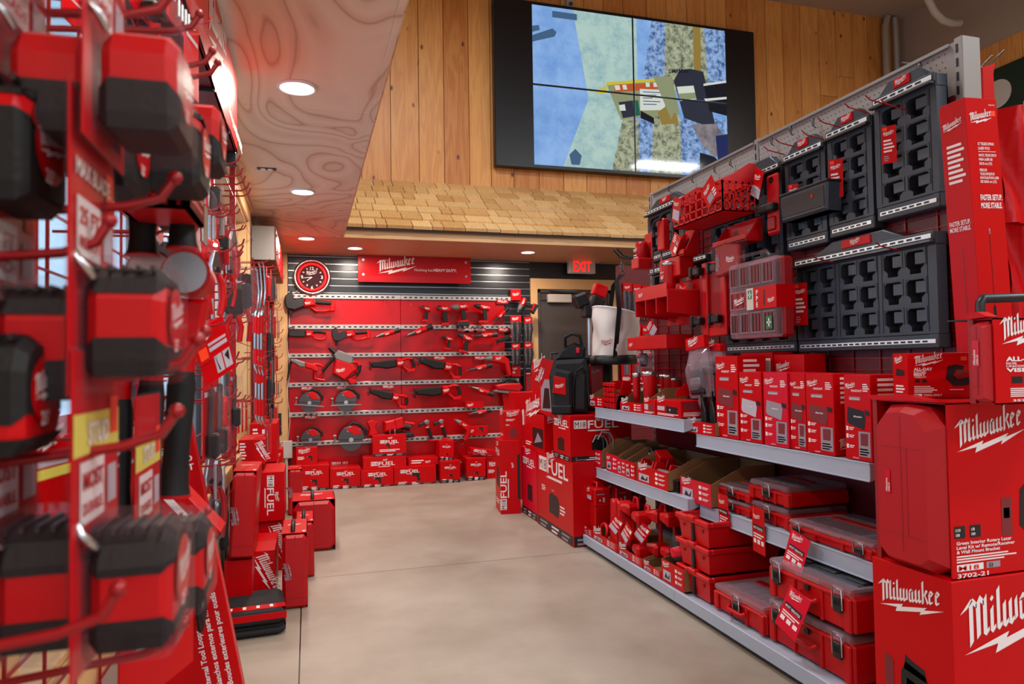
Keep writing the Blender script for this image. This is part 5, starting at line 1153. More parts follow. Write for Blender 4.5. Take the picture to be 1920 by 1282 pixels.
# crate basket
t = on_panel('wire_basket', 'red plastic crate basket of square holes hung in the top row', 'basket', 1366, 416, 2.20)
def crate(t, W_, D_, H_):
    m = MB(); b = .006
    m.box(-W_/2, W_/2, -D_, 0, 0, .004, 'tray_red')
    for x0, x1, y0, y1, n in ((-W_/2, W_/2, -D_, -D_+b, 8), (-W_/2, W_/2, -b, 0, 8)):
        m.box(x0, x1, y0, y1, 0, .014, 'tray_red'); m.box(x0, x1, y0, y1, H_-.014, H_, 'tray_red')
        for k in range(n+1): x = x0+(x1-x0-.01)*k/n; m.box(x, x+.010, y0, y1, .0, H_, 'tray_red')
        for k in (1, 2): m.box(x0, x1, y0, y1, H_*k/3-.004, H_*k/3+.004, 'tray_red')
    for x0 in (-W_/2, W_/2-b):
        m.box(x0, x0+b, -D_, 0, 0, .014, 'tray_red'); m.box(x0, x0+b, -D_, 0, H_-.014, H_, 'tray_red')
        for k in range(6): y = -D_+(D_-.01)*k/5; m.box(x0, x0+b, y, y+.010, 0, H_, 'tray_red')
        for k in (1, 2): m.box(x0, x0+b, -D_, 0, H_*k/3-.004, H_*k/3+.004, 'tray_red')
    m.build('crate', t)
crate(t, .50, .20, .155)
m = MB()
for x in (-.25, .244): m.prism([(-.20,.15),(0,.15),(0,.25),(-.04,.25)], x, x+.008, 'tray_red', 'x', .002)
m.box(-.25, .25, -.012, 0, .15, .25, 'tray_red', .004); m.build('back_plate', t)
hang_tag(t, (-.16, -.215, .16), .09, .14, (6, 24, 0), extra=[('rect',.1,.1,.9,.5,'card_grey'),('logo',.1,.6,.7)])
hang_tag(t, (.12, -.21, .17), .12, .13, (0, -32, 0), extra=[('logo',.1,.55,.6),('rect',.2,.1,.6,.45,'ink_grey'),('lines',.65,.1,.9,.5,3)])
def gusset(label, px_, py_, X, W_, H_, D_=.10, name='tool_shelf', slots=0, tagk=None):
    t = on_panel(name, label, 'tool holder', px_, py_, X)
    m = MB(); m.box(-W_/2, W_/2, -.004, .006, 0, H_, 'tray_red', .003)
    m.prism([(-W_/2,0),(W_/2,0),(W_/2-.03,-.0),(-W_/2+.03,0)], 0, .001, 'tray_red', 'z'); m.box(-W_/2, W_/2, -D_, .0, -.008, .006, 'tray_red', .003); m.box(-W_/2, W_/2, -D_, -D_+.008, -.006, .03, 'tray_red', .003)
    for x in (-W_/2, W_/2-.007): m.prism([(-D_,0),(0,0),(0,H_*.9),(-.02,H_*.9)], x, x+.007, 'tray_red', 'x', .002)
    T = frame((-W_/2,-.0045,0),(1,0,0),(0,0,1)); m.flat([(W_*.28+H_*.16*math.cos(q*PI/8), H_*.55+H_*.16*math.sin(q*PI/8)) for q in range(16)], 'ink_black', T); m.logo(W_*.6, H_*.4, W_*.22, 'ink_grey', T); m.build('body', t)
    for k in range(slots):
        m = MB(); x = -W_/2+W_*(k+.5)/slots; m.box(x-.004, x+.004, -D_, 0, -.05, 0, 'tray_red', .002); m.build('divider', t)
    if tagk: hang_tag(t, tagk[0], .085, .12, tagk[1], extra=tagk[2] if len(tagk) > 2 else None)
    return t
gusset('red tool shelf with a round hole, below the crate basket', 1396, 458, 2.22, .30, .12, .10)
gusset('red bracket with round hole at the left end of the crate basket', 1306, 414, 2.22, .10, .16, .09)
gusset('red tool holder with a barcode tag turned on its corner', 1298, 480, 2.20, .14, .16, .10, tagk=((.03, -.11, .12), (0, 35, 0), [('rect',.55,.1,.9,.4,'ink'),('rect',.6,.5,.9,.7,'ink_grey'),('lines',.1,.5,.5,.9,4)]))
# tall red holder with clamp and hanging tag
t = on_panel('tool_holder', 'tall red holder with a black clamp, left of the black bin', 'tool holder', 1455, 440, 2.21)
m = MB(); m.box(-.045, .045, -.02, .0, 0, .30, 'tray_red', .012); m.box(-.03, .03, -.03, -.018, .02, .09, 'card_dark', .008); m.cyl((0,-.022,.27),(0,-.016,.27),.016,'ink_black'); m.build('body', t)
m = MB(); m.box(-.07, .05, -.06, -.015, .11, .15, 'black', .008); m.box(-.10,-.06,-.05,-.03,.10,.16,'black',.006); m.build('clamp', t)
hang_tag(t, (-.03, -.06, .33), .10, .14, (0, 28, -10), extra=[('logo',.1,.55,.7),('lines',.1,.1,.9,.4,3),('rect',.0,.0,1,.35,'card_grey')])
# black bin
t = on_panel('storage_bin', 'shallow black bin hung on the third rack of the top row', 'storage bin', 1512, 406, 2.19)
m = MB(); m.prism([(-.14,0),(.14,0),(.14,.005),(-.14,.005)], -.0, .08, 'black', 'y'); m.prism([(-.15,.0),(.15,.0),(.16,.13),(-.16,.13)], -.02, .07, 'plate_black', 'y', .010, top=None); m.box(-.165, .165, -.025, .075, .122, .134, 'black', .004); m.box(-.14,.14,-.0225,-.019,.02,.11,'black',.001); m.rect(.06,.07,.075,.085,'card_red',frame((0,-.024,0),(1,0,0),(0,0,1))); m.build('body', t)
# spray can holder, handle holder
t = on_panel('can_holder', 'red can holder with white lettered can at the far upper corner', 'can holder', 1218, 505, 2.18)
m = MB(); m.box(-.05,.05,-.11,0,0,.07,'tray_red',.006); m.box(-.05,.05,-.008,.0,.0,.24,'tray_red',.004); m.build('body', t)
m = MB(); m.lathe([(0,.03),(.042,.03),(.042,.16),(.036,.18),(.0,.18)], 'plastic_red', 18, TR(0,-.055,0)); T = frame((-.035,-.098,.06),(1,0,0),(0,0,1)); m.logo(0, .05, .06, 'ink', T); m.rect(0, .03, .05, .035, 'ink', T); m.rect(0, .015, .06, .02, 'ink', T); m.build('can', t)
t = on_panel('handle_holder', 'red holder with a bent black grip, right of the can holder', 'tool holder', 1251, 470, 2.18)
m = MB(); m.box(-.04,.04,-.05,0,0,.20,'tray_red',.008); m.build('body', t); m = MB(); m.sweep([(-.05,-.06,.10),(-.06,-.07,.15),(-.02,-.07,.19),(.03,-.05,.20)], .009, 'black', 8); m.build('grip', t)
t = on_panel('wire_stand', 'black wire frame over the red box at the far bay', 'wire frame', 1238, 512, 2.16)
m = MB(); m.sweep([(-.09,0,0),(-.09,0,.16),(.02,0,.19),(.02,0,.03),(.14,0,.02)], .005, 'steel_dark', 6); m.build('wire', t)
t = on_panel('tool_box', 'small red box shelf beneath the wire frame', 'box', 1282, 512, 2.20); m = MB(); m.box(-.12,.12,-.10,0,-.03,.09,'tray_red',.006); m.build('body', t)
# cup holder with tumbler
t = on_panel('tool_shelf', 'wide red shelf with three open slots on the far bay', 'tool holder', 1262, 590, 2.12)
m = MB(); m.box(-.20,.20,-.15,.08,.12,.135,'tray_red',.003); m.box(-.20,.20,-.152,-.145,.09,.17,'tray_red',.003)
for k in range(4): x = -.2+.4*k/3; m.prism([(-.15,.0),(.08,-.02),(.08,.13),(-.15,.13)], x-.004, x+.004, 'tray_red', 'x', .002)
m.box(-.20,.20,.07,.08,-.06,.2,'tray_red',.003); m.logo(-.15,.11,.06,'ink',frame((0,-.1525,0),(1,0,0),(0,0,1))); m.build('body', t)
p = at(1256, 545, X=2.10); tumbler('red tumbler with a steel lid standing in the slotted shelf', (p.x, p.y, p.z), .045, .15)
gusset('small red wall bin behind the tumbler on the far bay', 1290, 545, 2.26, .2, .14, .05)
t = on_panel('tool_tray', 'long red drawer tray with a small white emblem at the far bay', 'tool holder', 1232, 655, 2.10)
m = MB(); m.box(-.30,.22,-.06,.12,.0,.085,'tray_red',.005); m.box(-.28,.20,-.045,.10,.086,.088,'card_dark'); m.logo(-.27,.02,.06,'ink',frame((0,-.0605,0),(1,0,0),(0,0,1))); m.build('tray', t)
hang_tag(t, (-.02, -.05, .17), .09, .10, (10, -40, 0), extra=[('rect',.05,.05,.95,.5,'card_grey'),('lines',.1,.6,.9,.9,3)])
t = on_panel('tool_bracket', 'tall red frame with four black clamps beside the clear organizer', 'tool holder', 1349, 630, 2.18)
m = MB()
for x in (-.12, .06): m.box(x, x+.05, -.03, 0, 0, .42, 'tray_red', .006)
m.box(-.12,.11,-.02,0,0,.05,'tray_red',.005); m.box(-.12,.11,-.02,0,.36,.42,'tray_red',.005); m.box(-.18,.14,-.008,0,.02,.40,'card_dark',.003); m.build('frame', t)
for x in (-.13, .05):
    for z in (.09, .37):
        m = MB(); m.box(x-.03, x+.04, -.075, -.03, z-.022, z+.025, 'black', .008); m.box(x-.04,x-.02,-.085,-.05,z-.03,z+.03,'black',.005); m.build('clamp', t)
hang_tag(t, (-.26, -.06, .32), .11, .13, (6, 35, 0), extra=[('logo',.1,.55,.6),('rect',0,0,1,.45,'card_grey'),('rect',.6,.8,.75,.95,'orange')])
# sheathed blades pack
t = on_panel('hanging_pack', 'dark glossy red packet hung above the clear compartment organizer', 'packaged goods', 1372, 516, 2.12)
m = MB(); m.box(-.11,.02,-.03,.0,.0,.17,'card_dark',.01); m.prism([(-.02,0),(.14,.02),(.13,.14),(-.0,.17)], -.05, -.02, 'card_dark', 'y', .008); m.logo(-.06, .02, .10, 'ink_grey', frame((0,-.0305,0),(1,0,0),(0,0,1)), 80); m.logo(.02, .06, .08, 'ink', frame((0,-.0505,0),(1,0,0),(0,0,1)), -14); m.build('sleeve', t)
m = MB(); m.box(-.115,.145,-.056,.004,.0,.175,'thin_clear',.01); m.build('pouch', t)
# clear compartment organizer
za = at(1372, 636, X=2.06).z; ya, yb = solveY(1369, 2.06, za), solveY(1460, 2.06, za); W_ = ya-yb; H_ = at(1369, 498, X=2.06).z-za
t = thing('compartment_organizer', 'clear compartment organizer with first aid and safety supplies on a red label', 'organizer', (2.06, (ya+yb)/2, za), RG)
m = MB(); m.box(-W_/2, W_/2, .03, .095, 0, H_, 'card_dark', .012); m.build('base', t)
m = MB(); m.box(-W_/2, W_/2, .0, .03, .0, H_, 'clear_lid', .008); m.sweep([(-W_*.3,.0,H_),(-W_*.25,0,H_+.03),(W_*.3,0,H_+.03),(W_*.4,0,H_)], .009, 'clear', 8); m.build('lid', t)
cs = [(-.46,.68,.18,.27), (-.24,.68,.18,.27), (-.02,.68,.22,.27), (.23,.68,.22,.27), (-.46,.06,.18,.27), (-.24,.06,.18,.27), (-.02,.06,.22,.27), (.23,.06,.22,.27), (-.46,.38,.40,.24)]
m = MB()
for x, z, w_, h_ in cs:
    x0, x1, z0, z1 = x*W_, (x+w_)*W_, z*H_, (z+h_)*H_
    for a, b_, c, d in ((x0, x1, z0, z0+.006), (x0, x1, z1-.006, z1), (x0, x0+.006, z0, z1), (x1-.006, x1, z0, z1)): m.box(a, b_, -.008, .002, c, d, 'clear_lid', .002)
    m.box(x0+.006, x1-.006, -.002, .001, z0+.006, z1-.006, 'ink_dim' if w_ < .3 else 'card_dark')
    for k in range(3): m.box(x0+.01+k*(x1-x0)*.3, x0+.01+k*(x1-x0)*.3+.006, -.004, -.001, z0+.01, z1-.01, 'ink_black')
m.build('compartments', t)
m = MB(); T = frame((-W_/2, -.009, H_*.36), (1,0,0), (0,0,1)); LW, LH = W_, H_*.28
m.rect(LW*.42, 0, LW, LH, 'card_red', T, 0); m.rect(LW*.42, 0, LW*.56, LH, 'off_white', T, .0006); m.rect(LW*.45, LH*.5, LW*.53, LH*.9, 'green_label', T, .001); m.rect(LW*.48,LH*.55,LW*.50,LH*.85,'ink',T,.0015); m.rect(LW*.46,LH*.66,LW*.52,LH*.74,'ink',T,.0015)
for k, c in enumerate('PPE'): m.text(c, LW*.62, LH*(.66-.28*k), LH*.3, 'ink', T)
m.rect(LW*.76, LH*.15, LW*.79, LH*.85, 'ink_black', T, .001); m.logo(LW*.84, LH*.2, LW*.14, 'ink', T); m.box(W_/2, W_/2+.002, -.009, .095, H_*.36, H_*.64, 'card_red'); m.logo(-W_*.36, H_*.42, W_*.24, 'ink', frame((0,-.009,0),(1,0,0),(0,0,1)))
m.rect(W_*.30, H_*.10, W_*.42, H_*.26, 'green_label', frame((0,-.009,0),(1,0,0),(0,0,1)), .001); m.rect(W_*.35, H_*.13, W_*.37, H_*.23, 'ink', frame((0,-.009,0),(1,0,0),(0,0,1)), .002); m.rect(W_*.32, H_*.17, W_*.40, H_*.19, 'ink', frame((0,-.009,0),(1,0,0),(0,0,1)), .002)
m.build('label_card', t)
# plastic bags with black contents
def poly_bag(label, px_, py_, X, W_, H_, rot=0, band=True):
    t = on_panel('poly_bag', label, 'bag', px_, py_, X, rot); rnd = random.Random(len(label))
    m = MB(); n = 7; vs = []; 
    for j in range(n):
        for i in range(n):
            u, v = i/(n-1), j/(n-1); b = math.sin(PI*u)*math.sin(PI*min(1, v*1.15))
            vs.append(((u-.5)*W_*(1-.2*v*(v > .8)), -b*.07-.012*rnd.random(), v*H_))
    N = len(vs); vs += [(x, .01, z) for x, y, z in vs]; fs = []
    for j in range(n-1):
        for i in range(n-1):
            a = j*n+i; fs.append((a, a+1, a+n+1, a+n)); fs.append((N+a, N+a+n, N+a+n+1, N+a+1))
    m.add(vs, fs, 'clear_lid', True); m.build('film', t)
    m = MB(); m.box(-W_*.3, W_*.3, -.035, .0, H_*.05, H_*.5, 'black', .012); m.box(-W_*.2, W_*.25, -.045, -.01, H_*.2, H_*.35, 'tool_grey', .01); m.build('contents', t)
    if band: m = MB(); m.box(-W_*.42, W_*.42, -.02, .012, H_*.86, H_*1.08, 'card_red', .003); m.logo(-W_*.3, H_*.89, W_*.5, 'ink', frame((0,-.0205,0),(1,0,0),(0,0,1))); m.build('header_card', t)
poly_bag('clear plastic bag with red header hung over the black blades', 1316, 745, 2.0, .22, .30, -6)
poly_bag('second clear plastic bag nearer the boxes, grey parts inside', 1338, 705, 2.05, .20, .16, 4)
poly_bag('small clear bag hung behind the tumblers at the far end', 1212, 690, 2.15, .12, .20, 0)
m = MB(); q = at(1322, 770, X=2.02); m.sweep([(0,0,0),(0,-.02,.05),(0.02,-.01,.12)], .02, 'clear_lid', 8); o = m.build('poly_bag', None, q, RG); tag(o, 'crumpled clear wrap lying on the far corner of the upper near shelf', 'bag')
# far end of the unit: packs hung on the slatwall right of the door
for k, (x0, x1, y0, y1, L_) in enumerate(((1170, 1186, 530, 590, 'left red carded bit set'), (1188, 1204, 532, 600, 'middle red carded bit set'), (1206, 1220, 535, 600, 'right red carded bit set'))):
    glove_pack(L_+' hanging right of the door frame', x0, x1, y0, y1, 6.42)
def far_card(label, x0, x1, y0, y1, Y, body='card_red'):
    a = at(x0, y1, Y=Y); b_ = at(x1, y1, Y=Y); c = at(x0, y0, Y=Y); W_ = b_.x-a.x; H_ = c.z-a.z
    t = thing('blister_pack', label, 'packaged goods', ((a.x+b_.x)/2, Y, a.z)); m = MB(); m.box(-W_/2, W_/2, 0, .004, 0, H_, body, .001); deco(m, frame((-W_/2,0,0),(1,0,0),(0,0,1)), W_, H_, [('logo',.1,.8,.7),('lines',.1,.05,.9,.2,3)]); m.build('card', t)
    m = MB(); m.box(-W_*.3, W_*.3, -.02, 0, H_*.25, H_*.72, 'smoke', .005); m.build('blister', t); m = MB(); m.cyl((0,-.01,H_*.3),(0,-.01,H_*.68),W_*.08,'steel'); m.build('tool', t)
for k, (x0, x1, y0, y1) in enumerate(((1165, 1182, 600, 662), (1184, 1203, 606, 668), (1166, 1184, 668, 716), (1186, 1206, 672, 716), (1205, 1222, 610, 668))):
    far_card(('upper left', 'upper middle', 'lower left', 'lower middle', 'upper right')[k]+' red blister pack on the display beside the white hanging bucket', x0, x1, y0, y1, 6.4)
m = MB(); a = at(1160, 724, Y=6.45); b_ = at(1232, 500, Y=6.45); m.box(a.x, b_.x+.3, 6.45, 6.47, 0, b_.z, 'panel_red', .003)
for k in range(24): m.box(a.x+.01, b_.x+.28, 6.444, 6.452, .1+k*.08, .106+k*.08, 'wire_red')
o = m.build('display_board'); tag(o, 'red grid display panel between the door and the shelving unit', 'display board')
# hook, strap and white canvas bucket hanging at the far end
q = at(1170, 480, Y=4.75)
t = thing('double_hook', 'black double prong display arm at the top of the far end of the unit', 'hook', q)
m = MB(); 
for dy in (-.03, .03): m.sweep([(.42,dy,-.02),(.02,dy,-.01),(-.02,dy,.0),(-.07,dy,.05)], .008, 'black', 7)
m.build('prongs', t)
t = thing('canvas_bucket', 'white canvas tool bucket on a black strap, hanging at the far end', 'bucket', (0,0,0))
base = at(1150, 676, Y=4.7); top = at(1156, 585, Y=4.7); R0 = (at(1187, 672, Y=4.7).x-at(1108, 672, Y=4.7).x)/2; t.location = base; H_ = top.z-base.z
m = MB(); n = 28; vs = []; fs = []; rr = [(R0*.95, 0), (R0*1.0, .15), (R0*.93, .4), (R0*.97, .7), (R0*1.02, 1.0)]
import mathutils
for j in range(11):
    v = j/10
    for i in range(n):
        A_ = 2*PI*i/n; r = R0*(.93+.10*v) + .018*math.sin(3*A_+5*v)*math.sin(PI*v) + .012*mathutils.noise.noise(Vector((math.cos(A_)*2, math.sin(A_)*2, v*3)))*math.sin(PI*v)*2
        tip = .02*math.cos(A_)*v
        vs.append((r*math.cos(A_)+.03*v, r*math.sin(A_), v*H_-tip*2.0))
for j in range(10):
    for i in range(n): fs.append((j*n+i, j*n+(i+1)%n, (j+1)*n+(i+1)%n, (j+1)*n+i))
m.add(vs, fs, 'canvas', True); m.add([(x*.985, y*.985, z) for x, y, z in vs], [f[::-1] for f in fs], 'canvas', True)
T = frame((-R0*.82, -R0*.62, H_*.28), (.60,-.8,0), (0,0,1)); m.logo(0, 0, .11, 'card_dark', T @ Matrix.Translation((0,0,.012)))
m.build('body', t)
m = MB(); m.sweep([vs[10*n+i] for i in range(n)]+[vs[10*n]], .006, 'white', 6); m.build('rim', t)
m = MB(); m.lathe([(0,-.03),(R0*.98,-.03),(R0*1.03,-.015),(R0*1.03,.03),(R0*.96,.04)], 'black', 30); m.build('base', t)
hk = at(1166, 492, Y=4.7)-base
m = MB()
def ribbon(m, pts, w_, mat, side=(1,0,0)):
    s_ = Vector(side)*w_/2; vs_ = []
    for p in pts: p = Vector(p); vs_ += [tuple(p-s_), tuple(p+s_)]
    k = len(pts); m.add(vs_, [(2*i, 2*i+1, 2*i+3, 2*i+2) for i in range(k-1)], mat, True)
ribbon(m, [(-.06,-R0*.95,.02), (-.045,-R0*1.0,H_*.5), (-.03,-R0*1.08,H_*1.0), (.0,-R0*.5,H_*1.0+(hk.z-H_)*.6), (hk.x,-.01,hk.z-.09)], .036, 'black')
ribbon(m, [(.05,R0*1.0,H_*.9), (.05,R0*.5,H_+(hk.z-H_)*.55), (hk.x,.01,hk.z-.09)], .036, 'rubber'); m.build('strap', t)
m = MB(); m.ring(.02, .005, 'steel_dark', 18, 6, TR(hk.x,0,hk.z-.08,90,0,0)); m.sweep([(hk.x,0,hk.z-.06),(hk.x-.012,0,hk.z-.03),(hk.x,0,hk.z+.01),(hk.x+.014,0,hk.z-.01),(hk.x+.008,0,hk.z-.055)], .005, 'steel_dark', 7); m.build('carabiner', t)

# ================================================================ cartons stacked at the near end of the unit
def corner_box(label, xl, xc, yc_top, z0, X, front, left_, w_, name='product_box', parts=None, mat='card_red', d=None, z1=None, rot=0, cat='box'):
    """a carton whose near vertical edge stands at pixel column xc: its left side faces the aisle, its front the viewer"""
    Yc = solveY(xc, X, z1 if z1 is not None else z0); 
    H_ = (z1 if z1 is not None else at(xc, yc_top, X=X).z)-z0
    D_ = d if d else solveY(xl, X, z0+H_/2)-Yc
    t = thing(name, label, cat, (X, Yc, z0), (0,0,rot))
    m = package(w_, D_, H_, {'front': front, 'left': left_}, mat); m.v = [(v[0]+w_/2, v[1], v[2]) for v in m.v]; m.build('carton', t)
    return t, D_, H_
XE = 1.80
zL = at(1783, 1092, X=XE).z
big = [('logo', .04, .52, .82), ('rect', .0, .0, .0, .0, 'ink')]
t, D1, HL = corner_box('lower of the two huge red cartons at the right, script on both sides', 1640, 1783, 1092, 0.0, XE, [('logo', .045, .57, .76)],
   [('logo', .08, .72, .84), ('poly', [(.34,.22),(.36,.44),(.42,.50),(.66,.47),(.78,.38),(.80,.22)], 'ink_black'), ('poly', [(.42,.25),(.43,.42),(.62,.40),(.64,.24)], 'ink_dim'), ('poly', [(.40,.46),(.42,.54),(.50,.52),(.66,.50),(.68,.44)], 'ink_black'), ('poly', [(.14,.34),(.26,.32),(.26,.48),(.14,.50)], 'ink_dim'), ('rect', .80,.24,.92,.31,'blue_label')], .62, z1=zL)
# open cartons with moulded red cases pushed into their aisle side
def cased_box(label, loc, w_, D_, H_, front, xo, detail=True):
    t = thing('product_box', label, 'box', loc)
    m = MB(); m.box(0, w_, 0, .004, 0, H_, 'card_red'); m.box(0, w_, D_-.004, D_, 0, H_, 'card_red'); m.box(w_-.004, w_, 0, D_, 0, H_, 'card_red'); m.box(0, w_, 0, D_, H_-.004, H_, 'card_red'); m.box(0, w_, 0, D_, 0, .004, 'card_red')
    m.box(-.006, .0, D_-.006, D_+.012, 0, H_+.012, 'card_dark'); m.prism([(D_-.0,H_),(D_+.02,H_+.014),(D_*.5,H_+.02),(0,H_+.004)], -.02, .02, 'card_red', 'x')
    deco(m, frame((0,0,0),(1,0,0),(0,0,1)), w_, H_, front); m.build('carton', t)
    c = MB(); y0, y1 = .006, D_-.010; z0, z1 = .004, H_-.006; g = .17*(y1-y0)
    prof = [(y0,z0+g*.7),(y0+g,z0),(y1-g,z0),(y1,z0+g*.7),(y1,z1-g*1.5),(y1-g*1.2,z1-g*.2),((y0+y1)/2,z1),(y0+g*1.2,z1-g*.2),(y0,z1-g*1.5)]
    cx = (y0+y1)/2; cz = (z0+z1)/2; inn = [(cx+(p[0]-cx)*.74, cz+(p[1]-cz)*.90) for p in prof]
    c.prism(prof, -.0, .20, 'case_red', 'x'); c.prism(inn, xo, -.0, 'case_red', 'x', 0, None, False, prof)
    ym = (y0+y1)/2+.0; hh = z1-z0
    for (a, b_, e, f) in ((ym-.002, ym+.002, z0+hh*.10, z0+hh*.93), (y0+g, y1-g, z0+hh*.73, z0+hh*.735), (y0+g, y1-g, z0+hh*.20, z0+hh*.205), (ym-g*.55, ym-g*.48, z0+hh*.205, z0+hh*.73)): c.box(xo-.0008, xo+.01, a, b_, e, f, 'card_dark')
    T2 = frame((xo-.001, y1-g*1.5, z0+hh*.44),(0,-1,0),(0,0,1)); c.rect(0, 0, .020, .075, 'card_pink', T2, .001); c.text('Milwaukee', .009, .006, .010, 'ink', T2, rot=90); c.text('3702-21', .018, .006, .009, 'ink', T2, rot=90); c.build('moulded_case', t); return t
Yc = solveY(1776, XE, zL); zt = at(1771, 757, X=XE).z; H_ = zt-zL; w_ = .60
xo = -.045; D_ = solveY(1634, XE+.02+xo, zL+.2)-Yc+.012
cased_box('upper huge red carton at the right, its side cut open on a moulded red case', (XE+.02, Yc, zL), w_, D_, H_,
 [('logo', .04, .675, .47), ('rect', .02,.23,.09,.30,'ink_black'), ('rect', .12,.23,.19,.30,'ink_black'), ('text', .028,.27,'1/10',.022), ('text', .028,.243,'100',.022), ('text', .128,.27,'1/8',.022), ('text', .128,.243,'100',.022),
  ('rect', .33,.22,.40,.44,'ink_dim'), ('rect', .345,.32,.385,.38,'ink_black'), ('poly', [(.45,.27),(.46,.48),(.50,.52),(.9,.52),(.9,.46),(.52,.46),(.51,.30),(.9,.26),(.9,.22),(.5,.22)], 'ink_black'), ('poly', [(.55,.32),(.9,.32),(.9,.44),(.55,.44)], 'ink_dim'), ('text', .58,.36,'M18',.05),
  ('text', .03,.195,'Green Interior Rotary Laser',.026,dict(fit=.36)), ('text', .03,.17,'Level Kit w/ Remote/Receiver',.026,dict(fit=.38)), ('text', .03,.145,'& Wall Mount Bracket',.026,dict(fit=.28)), ('lines', .03,.09,.42,.135,3),
  ('rect', .03,.045,.20,.082,'ink'), ('text', .04,.05,'M18',.036,dict(mat='card_red',bold=.012,fit=.13)), ('rect', .22,.047,.31,.082,'ink_grey'), ('text', .235,.052,'53',.032,dict(mat='ink_black')), ('text', .03,.008,'3702-21',.034,dict(fit=.2))], xo)
# box of the small laser on top
z2 = zt+.001; X2 = XE+.08
t, _, _ = corner_box('all day visibility laser box lying on the upper huge carton', 1684, 1700, 665, z2, 1.93, 
  [('logo', .09, .66, .44), ('rect', .77,.82,.86,.91,'orange'), ('rect', .93,.90,1.0,1.0,'ink_black'), ('text', .09,.61,'ALL-DAY',.09,dict(fit=.27,bold=.04)), ('text', .09,.565,'RUN-TIME.',.045,dict(fit=.18)), ('text', .09,.50,'BEST',.08,dict(fit=.17,bold=.04)), ('text', .09,.455,'VISIBILITY.',.04,dict(fit=.18)),
   ('rect', .11,.35,.18,.42,'ink_black'), ('rect', .21,.35,.28,.42,'ink_black'), ('lines', .09,.12,.42,.28,4), ('rect', .09,.05,.20,.10,'ink'), ('text', .10,.055,'M12',.05,dict(mat='ink_black')), ('text', .22,.05,'TOOL-ONLY',.06,dict(fit=.27)), ('lines', .6,.17,.85,.2,1),
   ('poly', [(.55,.42),(.58,.70),(.70,.74),(.82,.70),(.80,.62),(.70,.62),(.66,.50),(.72,.42),(.88,.46),(.96,.62),(.96,.38),(.86,.28),(.66,.26)], 'ink_black'), ('poly', [(.68,.46),(.82,.48),(.88,.60),(.72,.62)], 'ink_dim')],
  [('lines', .2,.1,.8,.3,3), ('logo', .15,.74,.6), ('poly', [(.2,.5),(.8,.5),(.8,.62),(.3,.66)], 'ink_black')], .225, d=.10, z1=at(1700, 662, X=1.93).z, rot=-20)
# second open carton with a moulded case, farther right
z3 = z2; zt3 = at(1858, 596, Y=1.50).z; x3 = solveX(1862, 1.50, zt3); H_ = zt3-z3; D_ = solveY(1812, x3-.03, z3+.1)-1.50
cased_box('all day visibility carton at the right edge with a narrow moulded case in its side', (x3, 1.50, z3), .34, D_, H_,
 [('logo', .06,.62,.66), ('text', .12,.50,'ALL-DAY',.07,dict(fit=.42,bold=.04)), ('text', .12,.46,'RUN-TIME.',.035), ('text', .12,.43,'UNCOMPROMISED',.03,dict(fit=.5)), ('text', .12,.375,'VISIBILITY',.06,dict(fit=.55,bold=.04)), ('rect', .18,.24,.30,.32,'ink_black'), ('rect', .36,.24,.48,.32,'ink_black'), ('lines', .16,.08,.7,.19,5), ('text', .18,.03,'3521-21',.035,dict(fit=.3))], -.03)
# black handled thing behind it
q = Vector((x3+.10, 1.62, zt3+.003)); m = MB(); m.sweep([(0,0,0),(0,0,.05),(.01,0,.065),(.3,0,.075)], .014, 'black', 8); m.box(-.02,.32,-.03,.10,0,.004,'black'); o = m.build('carry_handle', None, q); tag(o, 'black carry handle on top of the carton at the right edge', 'handle')
# tall laser pole carton, leaning
p0 = at(1880, 752, X=None, Y=1.66); 
zt4 = at(1808, 182, Y=1.86).z
t = thing('tall_carton', 'tall leaning red carton of a telescoping laser pole', 'box', (2.335, 1.80, z3), (0,-4.5,0))
xc_b = solveX(1850, 1.80, z3); t.location.x = xc_b; zt4 = at(1808, 182, Y=1.80).z; xt = at(1808, 182, Y=1.80).x
H_ = zt4-z3; t.rotation_euler[1] = -math.atan2(xc_b-xt, H_); H_ = H_/math.cos(t.rotation_euler[1])
w_ = at(1868, 188, Y=1.80).x-xt; D_ = .10
m = package(w_, D_, H_, {'front': [('logo', .08,.905,.74), ('text', .72,.975,'48-35-1511',.006), ('rect', .78,.94,.92,.958,'orange'), ('text', .30,.84,"12' TELESCOPING",.013,dict(fit=.5)), ('text', .30,.825,'LASER POLE',.013,dict(fit=.36)), ('rect',.3,.818,.85,.8195,'ink'), ('text', .30,.802,'MASTIL TELESCOPICO',.012,dict(fit=.55)), ('text', .30,.788,'PARA LASER DE',.012,dict(fit=.42)), ('text', .30,.774,"365.8 cm (12')",.012,dict(fit=.4)),
   ('text', .30,.752,'PERCHE',.012,dict(fit=.22)), ('text', .30,.739,'TELESCOPIQUE DE',.012,dict(fit=.45)), ('text', .30,.726,'MONTAGE POUR LASER',.012,dict(fit=.58)), ('text', .30,.713,"DE 365.8 cm (12')",.012,dict(fit=.5)), ('text', .26,.655,'FASTER SETUP.',.026,dict(fit=.68,bold=.03)), ('text', .26,.628,'MORE STABLE.',.026,dict(fit=.66,bold=.03)),
   ('rect', .46,.14,.475,.55,'ink_black'), ('rect', .45,.54,.49,.56,'ink_grey'), ('rect', .42,.26,.5,.30,'ink_black')],
   'left': [('logo', .08,.90,.8), ('lines', .2,.72,.85,.86,8), ('text', .1,.58,'FASTER SETUP.',.022,dict(fit=.8)), ('text', .1,.56,'MORE STABLE.',.022,dict(fit=.8)), ('rect', .5,.15,.53,.5,'ink_dim')]})
m.v = [(v[0]+w_/2, v[1], v[2]) for v in m.v]; m.build('carton', t)
